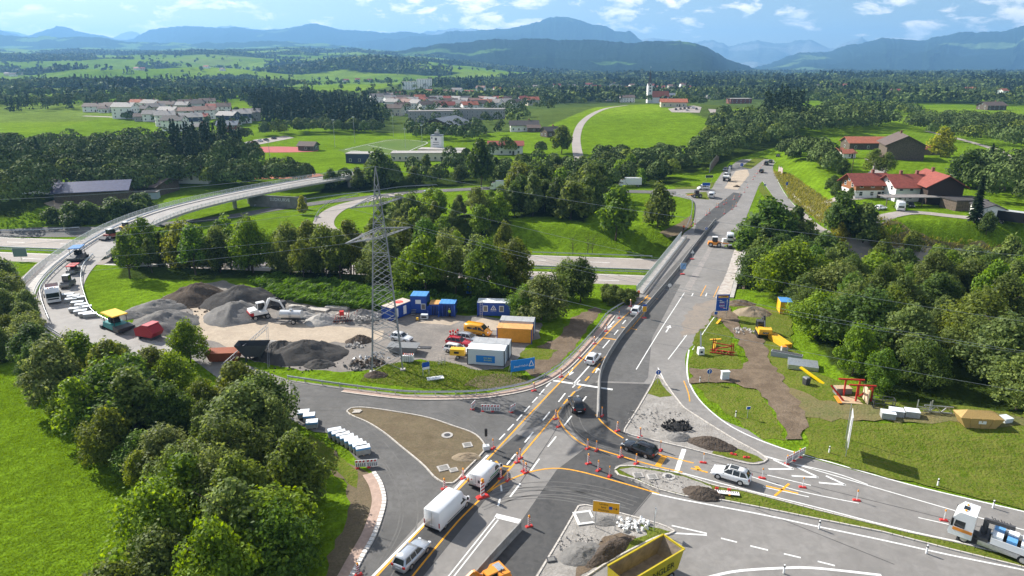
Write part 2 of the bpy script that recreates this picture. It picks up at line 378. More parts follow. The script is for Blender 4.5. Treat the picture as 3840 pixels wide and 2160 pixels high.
WOODS = {   # ground outlines of the tree stands
 'junction wood': [(-70.31,91.92,0),(-55.89,78.24,0),(-45.07,68.69,0),(-38.27,62.88,0),(-35.46,59.24,0),(-36.16,53.22,0),(-34.04,46.04,0),(-21.88,46.04,0),(-20.87,53.22,0),(-19.55,57.4,0),(-22.48,65.76,0),(-25.69,70.49,0),(-27.87,73.97,0),(-30.29,77.74,0),(-33.32,81.64,0),(-37.93,84.61,0),(-41.96,86.34,0),(-47.54,89.99,0),(-53.15,91.92,0),(-59.94,94.6,0),(-69.4,98.15,0),(-77.8,100.39,0)],
 'left verge': [(-119.8,143.2,0),(-111.2,144.7,0),(-91.28,123.19,0),(-80.92,111.22,0),(-80.57,103.52,0),(-86.81,99.63,0)],
 'yard belt': [(-89.8,149.1,0),(-72.8,147.6,0),(-62.5,149.1,0),(-54.7,147.6,0),(-35.4,141.8,0),(-23.3,136.35,0),(-7.19,132.52,0),(0.97,131.29,0),(1.02,139.02,0),(-9.5,144.7,0),(-35.4,172.2,-6),(-64.3,180.5,-6),(-88.4,185.7,-6),(-105.4,181.7,-6)],
 'loop wood': [(-45.6,207.8,-3.2),(-36.4,220.9,-2.3),(-21.9,220.4,-0.8),(-3.7,222.9,0),(0.2,208.1,-0.1),(-12.9,198.2,-5.8),(-26.4,192.2,-6),(-39.6,201.1,-5.9)],
 'junction copse': [(0.3,214.8,0),(14.4,216.6,0),(22.5,207.7,0),(27.7,233,0),(30.9,248,0),(1.8,254.5,0)],
 'ramp hedge': [(-81,283.3,-4.2),(-48.5,288.1,-3.4),(1.9,274.1,0),(34.2,276,0),(59.6,274.1,0),(75.3,292.4,0),(63,308.3,0),(29.9,318.2,0),(-16.2,318.2,0),(-51,304.7,-0.7),(-81.2,297.3,-2.5)],
 'hill foot': [(36.4,310.8,0),(57.1,315.7,0),(83.4,310.8,0),(93.4,338.4,0),(83.7,361.1,0),(61.6,353.3,0),(42.4,345.7,0)],
 'road slope': [(87.5,318.2,0),(114,357.9,0),(136.2,386.9,0.3),(170.3,423.5,1.2),(191.8,465.3,2.5),(184.8,498.2,4.5),(154.1,481.3,3.7),(122.9,436.5,1.6),(99.3,377.2,0.1)],
 'right wood': [(53.34,135.05,0),(57.3,125.41,0),(52.97,110.65,0.24),(50.71,98.13,1.03),(52.49,87.25,1.53),(56.94,84.32,1.81),(63.28,82.4,2.1),(70.3,78.97,2.2),(130.2,155.6,-6),(119.4,168.6,-6),(98.8,168.6,-6),(80.6,166.9,-6),(59.87,139.02,-0),(51.29,136.35,0)],
 'bridge wood': [(60.7,172.2,-6),(52.62,139.02,0),(59.87,139.02,-0),(80.6,166.9,-6),(88.5,187.7,-4.8),(82.5,193.7,-1.6),(73.5,194.5,-1.8),(68,190.9,-4.5)],
 'ramp bank': [(88.3,190.5,-3.2),(97.1,187,-4.6),(106,172.2,-6),(122.5,168.6,-6),(130.2,155.6,-6),(142.6,172.2,-6),(130.7,181.2,-5.3),(113.2,185.6,-4.2),(99.6,191,-0.9)],
 'left forest': [(-225.4,274.1,0),(-209.1,292.4,0),(-193.4,300.2,0),(-167.1,289.5,-2.6),(-148.8,297.3,-2.5),(-133.3,315.7,0),(-137.5,345.7,0),(-161.5,396.8,0),(-198.6,412.9,0),(-227.5,400.7,0),(-264.7,387.3,0),(-321.2,396.8,0)],
 'left copse': [(-189.6,227.4,-2.3),(-168.5,226.1,-2.4),(-169.5,244.2,-2.2),(-170.4,254.7,-2),(-191.8,274.1,0),(-225.4,274.1,0)],
}
FIELD = {'hill': [(51.4,495.4,2.5),(67.2,558.9,6.2),(98.9,645.1,11.4),(129.9,655.5,13),(141.4,579.3,11.1),(149,536.5,7.8),(114.7,410.4,0.7),(91.4,385.6,0.2),(62.1,369.2,0),(41.4,374.3,0.1),(41.4,432.9,0.7)]}
def terrain():
    ys = [12.0]
    while ys[-1] < 9500: ys.append(ys[-1] + max(0.7, ys[-1] * 0.0085))
    ys = np.array(ys); us = np.linspace(-1, 1, 470); us = np.sign(us) * np.abs(us) ** 1.05
    Y = np.repeat(ys[:, None], len(us), 1); X = us[None, :] * (ys[:, None] * 0.98 + 70)
    Z = H(X, Y)
    Z = Z - 0.5 * (np.abs(Y - yM(X)) < 0)          # keep level
    nr, nc = X.shape
    v = np.stack([X, Y, Z], -1).reshape(-1, 3)
    idx = np.arange(nr * nc).reshape(nr, nc)
    q = np.stack([idx[:-1, :-1], idx[:-1, 1:], idx[1:, 1:], idx[1:, :-1]], -1).reshape(-1, 4)
    me = bpy.data.meshes.new('ground'); me.vertices.add(len(v)); me.vertices.foreach_set('co', v.ravel())
    me.loops.add(q.size); me.loops.foreach_set('vertex_index', q.ravel().astype(np.int32))
    me.polygons.add(len(q)); me.polygons.foreach_set('loop_start', np.arange(0, q.size, 4, dtype=np.int32)); me.polygons.foreach_set('use_smooth', np.ones(len(q), bool))
    me.update(calc_edges=True)
    x, y = v[:, 0], v[:, 1]
    ca = np.array([0.097, 0.174, 0.007]); cb = np.array([0.148, 0.226, 0.018]);
    cs = 210.0; cellx = np.floor((x + 60 * fbm(x / 160, y / 160, 3, 2)) / (cs * 1.5)); celly = np.floor((y + 90 * fbm(x / 140, y / 140, 9, 2)) / cs)
    r = _h(cellx, celly, 77); near = 1 - sm((y - 420) / 200); r = r * (1 - near) + 0.35 * near
    C = ca[None] * (1 - r[:, None]) + cb[None] * r[:, None]
    dry = sm((_h(cellx, celly, 5) - 0.86) / 0.02) * (1 - near)
    C = C * (1 - dry[:, None] * 0.5) + np.array([0.15, 0.19, 0.06]) * dry[:, None] * 0.5
    C *= (0.86 + 0.28 * fbm(x / 35, y / 35, 21, 3))[:, None]
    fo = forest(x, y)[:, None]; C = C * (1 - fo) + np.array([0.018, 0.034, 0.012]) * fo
    tw = inpoly(TOWN, x, y)[:, None] * 0.75; C = C * (1 - tw) + np.array([0.055, 0.075, 0.03]) * tw
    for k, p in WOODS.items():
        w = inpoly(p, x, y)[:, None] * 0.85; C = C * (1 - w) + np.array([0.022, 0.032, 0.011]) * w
    A = np.concatenate([C, np.ones((len(C), 1))], 1).astype(np.float32)
    at = me.color_attributes.new('cover', 'FLOAT_COLOR', 'POINT'); at.data.foreach_set('color', A.ravel())
    m = bpy.data.materials.new('land'); m.use_nodes = True; t = m.node_tree; b = t.nodes['Principled BSDF']; b.inputs['Roughness'].default_value = 0.95; b.inputs['Specular IOR Level'].default_value = 0.0
    a = t.nodes.new('ShaderNodeAttribute'); a.attribute_name = 'cover'
    g = t.nodes.new('ShaderNodeNewGeometry'); prev = a.outputs['Color']
    for sc, lo, hi in ((1.1, 0.62, 1.36), (0.16, 0.78, 1.22), (0.02, 0.85, 1.15)):
        n = t.nodes.new('ShaderNodeTexNoise'); n.inputs['Scale'].default_value = sc; n.inputs['Detail'].default_value = 6; n.inputs['Roughness'].default_value = 0.7; t.links.new(g.outputs['Position'], n.inputs['Vector'])
        mr = t.nodes.new('ShaderNodeMapRange'); mr.inputs[1].default_value = 0.3; mr.inputs[2].default_value = 0.7; mr.inputs[3].default_value = lo; mr.inputs[4].default_value = hi; t.links.new(n.outputs[0], mr.inputs[0])
        vm = t.nodes.new('ShaderNodeVectorMath'); vm.operation = 'SCALE'; t.links.new(prev, vm.inputs[0]); t.links.new(mr.outputs[0], vm.inputs[3]); prev = vm.outputs[0]
    wv = t.nodes.new('ShaderNodeTexWave'); wv.inputs['Scale'].default_value = 0.11; wv.inputs['Distortion'].default_value = 2.5; wv.inputs['Detail'].default_value = 3; mv = t.nodes.new('ShaderNodeMapping'); mv.inputs['Rotation'].default_value = (0, 0, 0.6); t.links.new(g.outputs['Position'], mv.inputs[0]); t.links.new(mv.outputs[0], wv.inputs['Vector'])
    mr = t.nodes.new('ShaderNodeMapRange'); mr.inputs[3].default_value = 0.92; mr.inputs[4].default_value = 1.07; t.links.new(wv.outputs[1], mr.inputs[0]); vm = t.nodes.new('ShaderNodeVectorMath'); vm.operation = 'SCALE'; t.links.new(prev, vm.inputs[0]); t.links.new(mr.outputs[0], vm.inputs[3]); prev = vm.outputs[0]
    t.links.new(prev, b.inputs['Base Color'])
    n2 = t.nodes.new('ShaderNodeTexNoise'); n2.inputs['Scale'].default_value = 2.2; n2.inputs['Detail'].default_value = 7; t.links.new(g.outputs['Position'], n2.inputs['Vector'])
    bm = t.nodes.new('ShaderNodeBump'); bm.inputs['Distance'].default_value = 0.35; t.links.new(n2.outputs[0], bm.inputs['Height']); t.links.new(bm.outputs[0], b.inputs['Normal'])
    me.materials.append(m)
    return struct(link('ground', me))
terrain()
def rock_mat(name, wood, meadow, sc, th):
    m = bpy.data.materials.new(name); m.use_nodes = True; t = m.node_tree; b = t.nodes['Principled BSDF']; b.inputs['Roughness'].default_value = 1; b.inputs['Specular IOR Level'].default_value = 0
    g = t.nodes.new('ShaderNodeNewGeometry'); mp = t.nodes.new('ShaderNodeMapping'); mp.inputs['Scale'].default_value = (sc, sc, sc * 2.6); t.links.new(g.outputs['Position'], mp.inputs[0])
    n = t.nodes.new('ShaderNodeTexNoise'); n.inputs['Scale'].default_value = 1; n.inputs['Detail'].default_value = 6; t.links.new(mp.outputs[0], n.inputs['Vector'])
    r = t.nodes.new('ShaderNodeValToRGB'); t.links.new(n.outputs[0], r.inputs[0])
    r.color_ramp.elements[0].position = th; r.color_ramp.elements[0].color = (*wood, 1); r.color_ramp.elements[1].position = th + 0.025; r.color_ramp.elements[1].color = (*meadow, 1)
    n2 = t.nodes.new('ShaderNodeTexNoise'); n2.inputs['Scale'].default_value = sc * 26; n2.inputs['Detail'].default_value = 4; t.links.new(g.outputs['Position'], n2.inputs['Vector'])
    mr = t.nodes.new('ShaderNodeMapRange'); mr.inputs[1].default_value = 0.3; mr.inputs[2].default_value = 0.7; mr.inputs[3].default_value = 0.6; mr.inputs[4].default_value = 1.4; t.links.new(n2.outputs[0], mr.inputs[0])
    vm = t.nodes.new('ShaderNodeVectorMath'); vm.operation = 'SCALE'; t.links.new(r.outputs[0], vm.inputs[0]); t.links.new(mr.outputs[0], vm.inputs[3]); t.links.new(vm.outputs[0], b.inputs['Base Color'])
    bm = t.nodes.new('ShaderNodeBump'); bm.inputs['Distance'].default_value = 12; t.links.new(n2.outputs[0], bm.inputs['Height']); t.links.new(bm.outputs[0], b.inputs['Normal'])
    return m
def ridge(name, crest, depth, base, m, seed, rough=1.0, nx=420, nf=34):
    c = np.array(crest); xs = np.linspace(c[0, 0], c[-1, 0], nx); Y0 = c[0, 1]
    zc = np.interp(xs, c[:, 0], c[:, 2]); span = (c[-1, 0] - c[0, 0])
    zc = zc + (fbm(xs / (Y0 * 0.02), xs * 0, seed, 3) - 0.5) * Y0 * 0.006 * rough + (fbm(xs / (Y0 * 0.003), xs * 0 + 5, seed, 3) - 0.5) * Y0 * 0.0022 * rough
    ts = np.concatenate([np.linspace(-0.35, 0, 7)[:-1], np.linspace(0, 1, nf)])       # <0 behind the crest
    V = np.zeros((len(ts), nx, 3))
    for i, t in enumerate(ts):
        prof = (1 - t) ** 1.25 if t >= 0 else 1 + t * 1.6
        yy = Y0 - t * depth
        xx = xs * (yy / Y0)
        sp = (fbm(xs / (depth * 0.22) + 0.6 * t, xs * 0 + t * 2.6, seed + 9, 5) - 0.5)
        z = base + (zc - base) * prof + sp * (zc - base) * 1.1 * max(0, t) * (1 - t) * rough * 2.4
        V[i, :, 0] = xx; V[i, :, 1] = yy + (fbm(xs / (depth * 0.3), xs * 0, seed + 4, 3) - 0.5) * depth * 0.25 * (1 if t > 0.02 else 0) * min(1, max(t, 0) * 4); V[i, :, 2] = z
    idx = np.arange(len(ts) * nx).reshape(len(ts), nx)
    q = np.stack([idx[:-1, :-1], idx[1:, :-1], idx[1:, 1:], idx[:-1, 1:]], -1).reshape(-1, 4)
    me = bpy.data.meshes.new(name); me.from_pydata(V.reshape(-1, 3).tolist(), [], q.tolist()); me.polygons.foreach_set('use_smooth', [True] * len(q)); me.materials.append(m); me.update()
    return struct(link(name, me))
MW = rock_mat('wooded_ridge', (0.013, 0.024, 0.014), (0.07, 0.13, 0.03), 0.0013, 0.635)
MW2 = rock_mat('wooded_mountain', (0.014, 0.026, 0.016), (0.09, 0.14, 0.045), 0.0009, 0.62)
MF = rock_mat('foothill_meadows', (0.022, 0.042, 0.018), (0.11, 0.19, 0.035), 0.0022, 0.545)
MR = rock_mat('alpine_rock', (0.10, 0.115, 0.10), (0.20, 0.21, 0.20), 0.0006, 0.5)
ridge('alpine_chain', [(-20405.8,17000,560.6),(-14760.1,17000,735.7),(-11931.5,17000,909.6),(-11410.2,17000,753.1),(-9850.5,17000,648.3),(-9187.9,17000,709.5),(-8889.4,17000,822.8),(-8712.6,17000,770.6),(-8547,17000,648.3),(-7120.4,17000,866.2),(-6734.8,17000,978.8),(-6186,17000,926.9),(-5454.3,17000,840.2),(-4539.7,17000,692),(-2679.2,17000,692),(-2117.8,17000,770.6),(-1743,17000,866.2),(-1277.9,17000,926.9),(-907.8,17000,909.6),(-538.6,17000,788),(577.3,17000,648.3),(2534.6,17000,604.5),(2998,17000,648.3),(3274.5,17000,692),(3556,17000,657),(4030.3,17000,543),(4306.5,17000,586.9),(4672.3,17000,665.8),(5084.5,17000,543),(5486.7,17000,622),(5859.3,17000,622),(6171.9,17000,578.1),(6721,17000,657),(7104.2,17000,578.1),(7433.7,17000,490.2),(7619.2,17000,499),(7937.9,17000,613.2),(8175.6,17000,700.7),(8408,17000,586.9),(9446.1,17000,516.6),(13168.6,17000,560.6),(19630.6,17000,735.7)], 5200, -50, MR, 3, 1.3, 700)
ridge('mountain_range', [(-13632.8,12500,424.4),(-10843.9,12500,585.2),(-8780.5,12500,649.1),(-8395.5,12500,540.3),(-7978.9,12500,668.3),(-7815.6,12500,700.1),(-7549.6,12500,668.3),(-7094.1,12500,553.1),(-6764.9,12500,482.4),(-6537.9,12500,488.8),(-6211.5,12500,642.7),(-5635.1,12500,712.8),(-4909.4,12500,693.7),(-4416.8,12500,655.5),(-4009.8,12500,636.3),(-3662.7,12500,700.1),(-3385.3,12500,757.3),(-3119.6,12500,681),(-2932.4,12500,636.3),(-2252.3,12500,604.4),(-1910.4,12500,617.2),(-1523.3,12500,572.4),(-944.7,12500,488.8),(-261.2,12500,327.2),(428.8,12500,98.6)], 4200, -50, MW2, 12, 0.8, 500)
ridge('mountain', [(-3572.5,11000,150),(-2950.9,11000,310.6),(-2583.7,11000,367.6),(-1976,11000,435.7),(-1341.2,11000,492.3),(-948.7,11000,548.6),(-581.9,11000,576.7),(-101.9,11000,593.6),(119.8,11000,621.6),(376.7,11000,688.7),(537,11000,755.5),(673.8,11000,777.8),(817.5,11000,755.5),(1015.6,11000,716.6),(1215.2,11000,649.6),(1419.9,11000,621.6),(1579.1,11000,548.6),(1681.7,11000,537.4),(1782.6,11000,559.9),(1864.4,11000,492.3),(1971,11000,418.7),(2130.7,11000,276.3),(2509.6,11000,63.4)], 3600, -40, MW2, 25, 0.8, 500)
ridge('mountain_flank', [(3118,9500,26),(3342.9,9500,86),(3726.5,9500,210.3),(4160.5,9500,249.9),(4492.5,9500,333.6),(4831.1,9500,397.2),(5056.4,9500,387.5),(5354.7,9500,377.7),(5604.5,9500,431.4),(5854.3,9500,480.1),(6201.7,9500,480.1),(6372.9,9500,480.1),(6662,9500,552.8),(7272.8,9500,673.2),(8289.1,9500,721),(10398,9500,577)], 3600, -40, MW2, 38, 0.9, 500)
ridge('foothill', [(-8471.7,8200,357.6),(-5772.6,8200,387.1),(-5550.4,8200,378.7),(-5030.1,8200,357.6),(-4731.5,8200,370.2),(-4513.4,8200,336.5),(-4293.2,8200,311.1),(-3844.3,8200,306.9),(-3241.8,8200,306.9),(-2642,8200,323.8),(-1936.3,8200,268.8),(-1479.5,8200,226.2),(-1030.5,8200,175),(-399.2,8200,80.5)], 2600, -20, MF, 47, 0.8, 500)
ridge('wooded_hill', [(-2308.7,5400,-34.1),(-2002.6,5400,11.8),(-1758.3,5400,54.5),(-1306.4,5400,97.1),(-855.5,5400,164.7),(-676.1,5400,192.7),(-467.9,5400,215),(-112.3,5400,242.9),(271.9,5400,245.6),(627.3,5400,229),(923.7,5400,220.6),(1100.2,5400,237.3),(1248.5,5400,231.7),(1459.5,5400,187.1),(1616.6,5400,97.1),(1832.5,5400,31.8),(2106,5400,0.3)], 2300, -30, MW, 58, 0.8, 500)
hz = MB().bx(-24000, 24000, -2500, 19500, -60, 965)
HM = bpy.data.materials.new('haze'); HM.use_nodes = True; ht = HM.node_tree; ht.nodes.clear()
hv = ht.nodes.new('ShaderNodeVolumePrincipled'); hv.inputs['Color'].default_value = (0.27, 0.575, 1.0, 1); hv.inputs['Density'].default_value = 9.0e-5; hv.inputs['Anisotropy'].default_value = 0.2
hou = ht.nodes.new('ShaderNodeOutputMaterial'); ht.links.new(hv.outputs[0], hou.inputs['Volume'])
ho = hz.build('haze', HM); struct(ho, 'stuff')
# ================================================================ roads
MAINROAD = [(-15.12,46.01,0.03),(-16.13,51.58,0.03),(-15.2,53.19,0.03),(-14.83,55.55,0.03),(-14.27,58.71,0.03),(-14.1,61.54,0.03),(-14.13,64.03,0.03),(-14.39,65.79,0.03),(-15.22,68.33,0.03),(-16.42,70.53,0.03),(-18.56,72.59,0.03),(-21.26,76.91,0.03),(-23.48,79.7,0.03),(-26.22,80.11,0.03),(-29.69,82.88,0.03),(-37.64,89.93,0.03),(-44.42,95.23,0.03),(-53.34,104.26,0.03),(-62.01,111.14,0.03),(-72.12,116.86,0.03),(-81.28,123.11,0.03),(-85.87,123.11,0.03),(-89.31,123.11,0.03),(-98.23,134.97,0.03),(-103.1,143.1,0),(-107.4,155.5,0),(-112.4,176,0),(-114.7,196.8,0),(-113.1,191.8,0),(-104.3,160.6,0),(-98.4,149.1,0),(-91.07,137.59,0.03),(-81.81,125.33,0.03),(-73.23,118.88,0.03),(-63.67,114.51,0.03),(-54.09,109,0.03),(-44.81,102.65,0.03),(-34.57,95.93,0.03),(-25.03,93.18,0.03),(-15.72,90.95,0.03),(-8.08,90.82,0.03),(-3.42,91.47,0.03),(2.54,94.13,0.03),(7.1,99.57,0.03),(10.93,106.92,0.03),(15.52,117.26,0.03),(18.8,125.33,0.03),(23.84,132.44,0.03),(26.94,137.06,0.03),(35.7,158.2,0),(50.3,194.3,0),(55.1,202.6,0),(64.5,238.7,0),(64.9,245.5,0),(61.4,252.7,0),(52.5,254.3,0),(54.9,266.5,0),(63.1,268.3,0),(79,269.2,0),(95,310.6,0),(114,350,0),(135.7,385.2,0),(162.4,421.2,0),(179.8,434.7,0),(172.9,412.7,0),(155.1,392.7,0),(137.5,361.1,0),(123.3,324.5,0),(106.2,268.3,0),(98.3,235,0),(94.3,212.2,0),(90.7,191.8,0),(87.4,190.8,0),(89.4,211.7,0),(95.5,245.5,0),(106.1,289,0),(99.9,275.8,0),(76.9,219.6,0),(66,192.8,0),(45.57,135.48,0.03),(38.26,124.88,0.03),(32.59,112.99,0.03),(29.64,104.26,0.03),(28.24,97.36,0.03),(28.4,89.93,0.03),(30.18,83.43,0.03),(32.49,77.89,0.03),(36.51,73.92,0.03),(42.83,69.86,0.03),(49.8,65.94,0.03),(55.57,62.98,0.03),(62.08,59.21,0.03),(51.02,46.01,0.03)]
sheet('road', MAINROAD, 0.03, ASPHALT)
def strip(name, pts, z, m, off=None): return sheet(name, pts, z, m)
sheet('road_surface_patch', [(6.45,84.55,0.03),(8.94,91.2,0.03),(12.6,94.94,0.03),(21.07,94.39,0.03),(14.84,80.42,0.03),(15.19,78.98,0.03),(18.63,76.71,0.03),(17.81,73.91,0.03),(15.26,73.38,0.03),(12.51,71.97,0.03),(12.17,70.61,0.03),(14.41,68.48,0.03),(15.93,66.76,0.03),(12.94,62.42,0.03),(10.11,63.74,0.03),(7.58,64.6,0.03),(1.55,51.83,0.03),(0.4,46.01,0.03),(-5.67,46.01,0.03),(-3.25,51.83,0.03),(0.93,61.34,0.03),(5.34,71.11,0.03),(9.72,76.52,0.03)], 0.036, ASPHALT_NEW)
sheet('road_surface_patch', [(-16.47,46.01,0.03),(-12.75,53.18,0.03),(-5.83,67.38,0.03),(-2.14,74.83,0.03),(0.63,79.49,0.03),(2.27,78.28,0.03),(-2.39,66.46,0.03),(-8.41,53.18,0.03),(-11.07,46.01,0.03)], 0.036, ASPHALT_NEW)
sheet('road_surface_patch', [(0.95,80.21,0.03),(6.96,94.39,0.03),(13.75,107.94,0.03),(22.91,126.23,0.03),(27.83,135.47,0.03),(55.9,194.2,0),(62.9,207.6,0),(52.5,181.5,0),(38,151.5,0),(23.41,120.53,0.03),(15.31,104.25,0.03),(12.93,95.22,0.03),(8.99,91.85,0.03),(4.74,82.22,0.03)], 0.036, ASPHALT_MID)
sheet('road_surface_patch', [(12.97,95.5,0.03),(15.27,103.92,0.03),(23.34,120.11,0.03),(35.7,145.4,0),(37.4,144.3,0),(24.94,112.98,0.03),(21.13,96.63,0.03),(20.2,94.94,0.03)], 0.038, ASPHALT_MID)
sheet('road_surface_patch', [(-15.2,53.18,0.03),(-14.08,64.03,0.03),(-15.22,68.32,0.03),(-16.42,70.52,0.03),(-18.56,72.58,0.03),(-23.32,79.49,0.03),(-28.28,81.79,0.03),(-31.74,88.68,0.03),(-34.08,94.94,0.03),(-16.77,90.18,0.03),(-4.56,90.56,0.03),(1.92,93.17,0.03),(6.7,98.07,0.03),(0.11,80.21,0.03),(-2.88,74.83,0.03),(-7.57,66.46,0.03),(-12.66,54.76,0.03),(-14.18,51.07,0.03)], 0.034, ASPHALT_MID)
sheet('road_surface_patch', [(56.9,206.5,0),(71,234.3,0),(85.2,261.1,0),(87.6,257.6,0),(77.1,232.9,0),(60.9,204.2,0),(54.6,191.8,0),(53,194.2,0)], 0.037, ASPHALT_NEW)
def axis_line(x0, x1, off, step=4.0):
    xs = np.arange(x0, x1 + step, step); return [Vector((float(x), float(yM(x)) + off, 0)) for x in xs]
mb = MB(); ribbon(mb, axis_line(-420, 420, 8.3), 11.5, 0.10, True, 4); struct(mb.build('motorway', CONC_ROAD))
mb = MB(); ribbon(mb, axis_line(-420, 420, -8.3), 11.5, 0.10, True, 4); struct(mb.build('motorway', CONC_ROAD))
def draped_road(pts, w, m, name='ramp_road', step=2.5):
    mb = MB(); ribbon(mb, resample(smooth_poly(pts, False, 6), step), w, 0.12, True, 4); return struct(mb.build(name, m))
LOOP = [(-20,197.6,-6),(-33.4,200.2,-5.9),(-44.8,203.3,-5.5),(-54.1,206.8,-4.3),(-61.7,219.3,-4.2),(-65.2,236.4,-4.2),(-63.9,254.3,-4.2),(-56.3,267.6,-4),(-44.8,275.2,-3.1)]
draped_road(LOOP, 7.0, CONC_ROAD)
SLIP = [(-174.6,216.9,-6),(-158.7,216.5,-5.9),(-141.8,216.6,-5.1),(-125.1,219.5,-4.2),(-101.1,234.4,-4.2),(-86.9,250.5,-4.2),(-65.8,268.1,-4.2),(-45.1,277.2,-3.1),(-21.9,271.3,-0.8),(1.9,269.4,0),(32.9,264.8,0),(55.4,261.3,0),(62.6,259.6,0)]
draped_road(SLIP, 6.6, ASPHALT_MID)
RAMPE = [(95.1,229.6,0),(90.1,195.7,-0.3),(98.6,187.9,-3.9),(114.8,184.3,-4.8),(130,182.1,-5),(152.1,177.6,-5.6)]
draped_road(RAMPE, 6.0, CONC_ROAD)
HILLROAD = [(33.4,331.4,0),(37.3,395.2,0.2),(43,464.2,1.3),(53,536.3,4.3),(67.6,592,7.8),(86.9,636.9,10.5),(107.9,656,11.9)]
draped_road(HILLROAD, 5.5, CONC_ROAD, 'country_road', 5)
draped_road([(142.7,454.2,2.3),(152.7,503.1,5.2),(162.1,552.9,9.1),(170.1,594.6,11.8)], 9, CONC_ROAD, 'country_road', 6)
draped_road([(179.8,226.4,4),(219.4,290.5,4),(240.4,332.9,3.6),(278,399.4,0.8),(293.5,453.3,0.6),(302.4,509.3,1.3)], 4.5, CONC_ROAD, 'country_road', 5)
draped_road([(-379.1,621.3,4.5),(-340.1,607.8,4.1),(-298.5,579.5,3.2),(-258.5,542.5,2)], 5, CONC_ROAD, 'country_road', 6)
draped_road([(108.5,232.9,2.1),(113.3,226.4,4),(136.7,240.2,4),(152.3,250.3,4),(180.5,279.4,4)], 5, CONC_ROAD, 'farm_lane', 4)
draped_road([(127.5,250.3,4),(148,279.4,4),(162.4,302.6,4),(173.2,332.9,3.6)], 6, CONC_ROAD, 'farm_lane', 4)
draped_road([(105,194,3.1),(120.5,203.5,4),(130.2,197.8,4),(137.1,193.9,4)], 5, CONC_ROAD, 'farm_lane', 4)
draped_road([(-107.15,137.62,0.02),(-111.3,150.6,0),(-115.7,162.4,0),(-119.1,173.1,0)], 2.6, CONC_ROAD, 'footpath', 3)
draped_road([(110,274.1,0),(103.6,244.1,0),(98.5,215.4,0.3)], 1.2, KERB, 'footpath', 3)
mb = MB()
for o, d in ((13.4, None), (8.6, (6, 12)), (3.4, None), (-3.4, None), (-8.3, (6, 12)), (-13.4, None)): line(mb, axis_line(-300, 300, o), 0.3, 0.13, d, 0, True)
struct(mb.build('road_marking', WHITE_L))
mb = MB(); Z1 = 0.012
def wl_(pts, w=0.16, dash=None): line(mb, pts, w, Z1, dash)
wl_([(-14.69,50.09,0.03),(-13.2,53.19,0.03),(-9.02,61.54,0.03),(-6.39,67.54,0.03),(-2.97,74.47,0.03)], 0.28)
for a in ([(-1.65,78.09,0.03),(-0.94,79.6,0.03)], [(-0.58,80.43,0.03),(0.22,82.12,0.03)], [(0.65,83.1,0.03),(1.38,84.78,0.03)], [(1.73,85.59,0.03),(2.55,87.35,0.03)], [(2.92,88.32,0.03),(3.72,90.06,0.03)], [(4.04,90.82,0.03),(4.83,92.65,0.03)], [(5.16,93.45,0.03),(5.97,95.09,0.03)],
          [(-0.22,65.71,0.03),(0.97,68.33,0.03)], [(2.24,70.95,0.03),(3.38,73.56,0.03)], [(4.55,76.34,0.03),(5.77,78.89,0.03)], [(-0.63,72.24,0.03),(0.45,74.65,0.03)], [(1.64,77.4,0.03),(2.79,80.01,0.03)], [(4.18,83.1,0.03),(5.29,85.59,0.03)], [(6.71,88.57,0.03),(7.89,91.34,0.03)], [(9.1,93.18,0.03),(10.56,95.93,0.03)],
          [(-1.29,68.09,0.03),(-1.18,66.77,0.03)], [(-1.53,64.03,0.03),(-1.33,65.42,0.03)], [(7.07,81.8,0.03),(8.26,84.44,0.03)], [(10.23,88.81,0.03),(10.9,90.31,0.03)],
          [(20.76,119.91,0.03),(21.7,122.03,0.03)], [(18.43,114.51,0.03),(19.49,116.86,0.03)], [(15.56,108.3,0.03),(17.3,112.06,0.03)]): wl_(a, 0.2)
wl_([(9.33,94.4,0.03),(13.12,102.33,0.03)], 0.22)
wl_([(-6.28,52.61,0.03),(-1.71,62.15,0.03)], 0.14); wl_([(-5.76,52.61,0.03),(-1.36,61.88,0.03)], 0.14)
wl_([(-1.8,62.36,0.03),(0.84,61.34,0.03)], 0.75)
wl_([(6.25,95.65,0.03),(15.06,92.52,0.03)], 0.5)
wl_([(30.2,107.6,0.03),(28.27,101.09,0.03),(27.15,95.23,0.03),(27.12,89.93,0.03),(27.99,85.36,0.03),(29.88,80.74,0.03),(33.53,76.53,0.03),(39.32,72.5,0.03),(46.4,67.85,0.03),(55.62,63.05,0.03),(59.33,60.95,0.03)], 0.22)
wl_([(45.26,134.45,0.03),(38.77,123.11,0.03),(33.68,113.37,0.03),(30.81,107.6,0.03)], 0.16)
wl_([(23.43,100.32,0.03),(23.46,94.54,0.03),(23.7,88.94,0.03),(24.91,84.56,0.03),(27.07,80.53,0.03),(29.19,77.2,0.03),(31.01,74.38,0.03),(34.03,72.59,0.03),(38.39,70.45,0.03),(41.15,68.09,0.03)], 0.16)
wl_([(31.11,74.38,0.03),(36.31,71.12,0.03),(41.07,67.93,0.03),(48.67,62.91,0.03),(54.1,59.52,0.03)], 0.16)
wl_([(28.22,69.7,0.03),(32.7,66.85,0.03),(38.38,64.54,0.03)], 0.14); wl_([(43.55,62.02,0.03),(46.95,60.49,0.03)], 0.14); wl_([(28.89,67.62,0.03),(33.36,65.71,0.03)], 0.14); wl_([(30.21,70.03,0.03),(34.51,67.93,0.03)], 0.14)
wl_([(20.28,70.45,0.03),(26.08,67.39,0.03),(33.26,63.89,0.03),(41.24,59.84,0.03),(50.69,56.13,0.03),(54.28,54.49,0.03)], 0.18)
wl_([(15.87,66.46,0.03),(19.04,65.19,0.03),(26.72,62.63,0.03),(31.88,60.62,0.03),(37.73,58.4,0.03),(43.16,56.19,0.03),(49.16,54,0.03),(52.73,52.51,0.03)], 0.22)
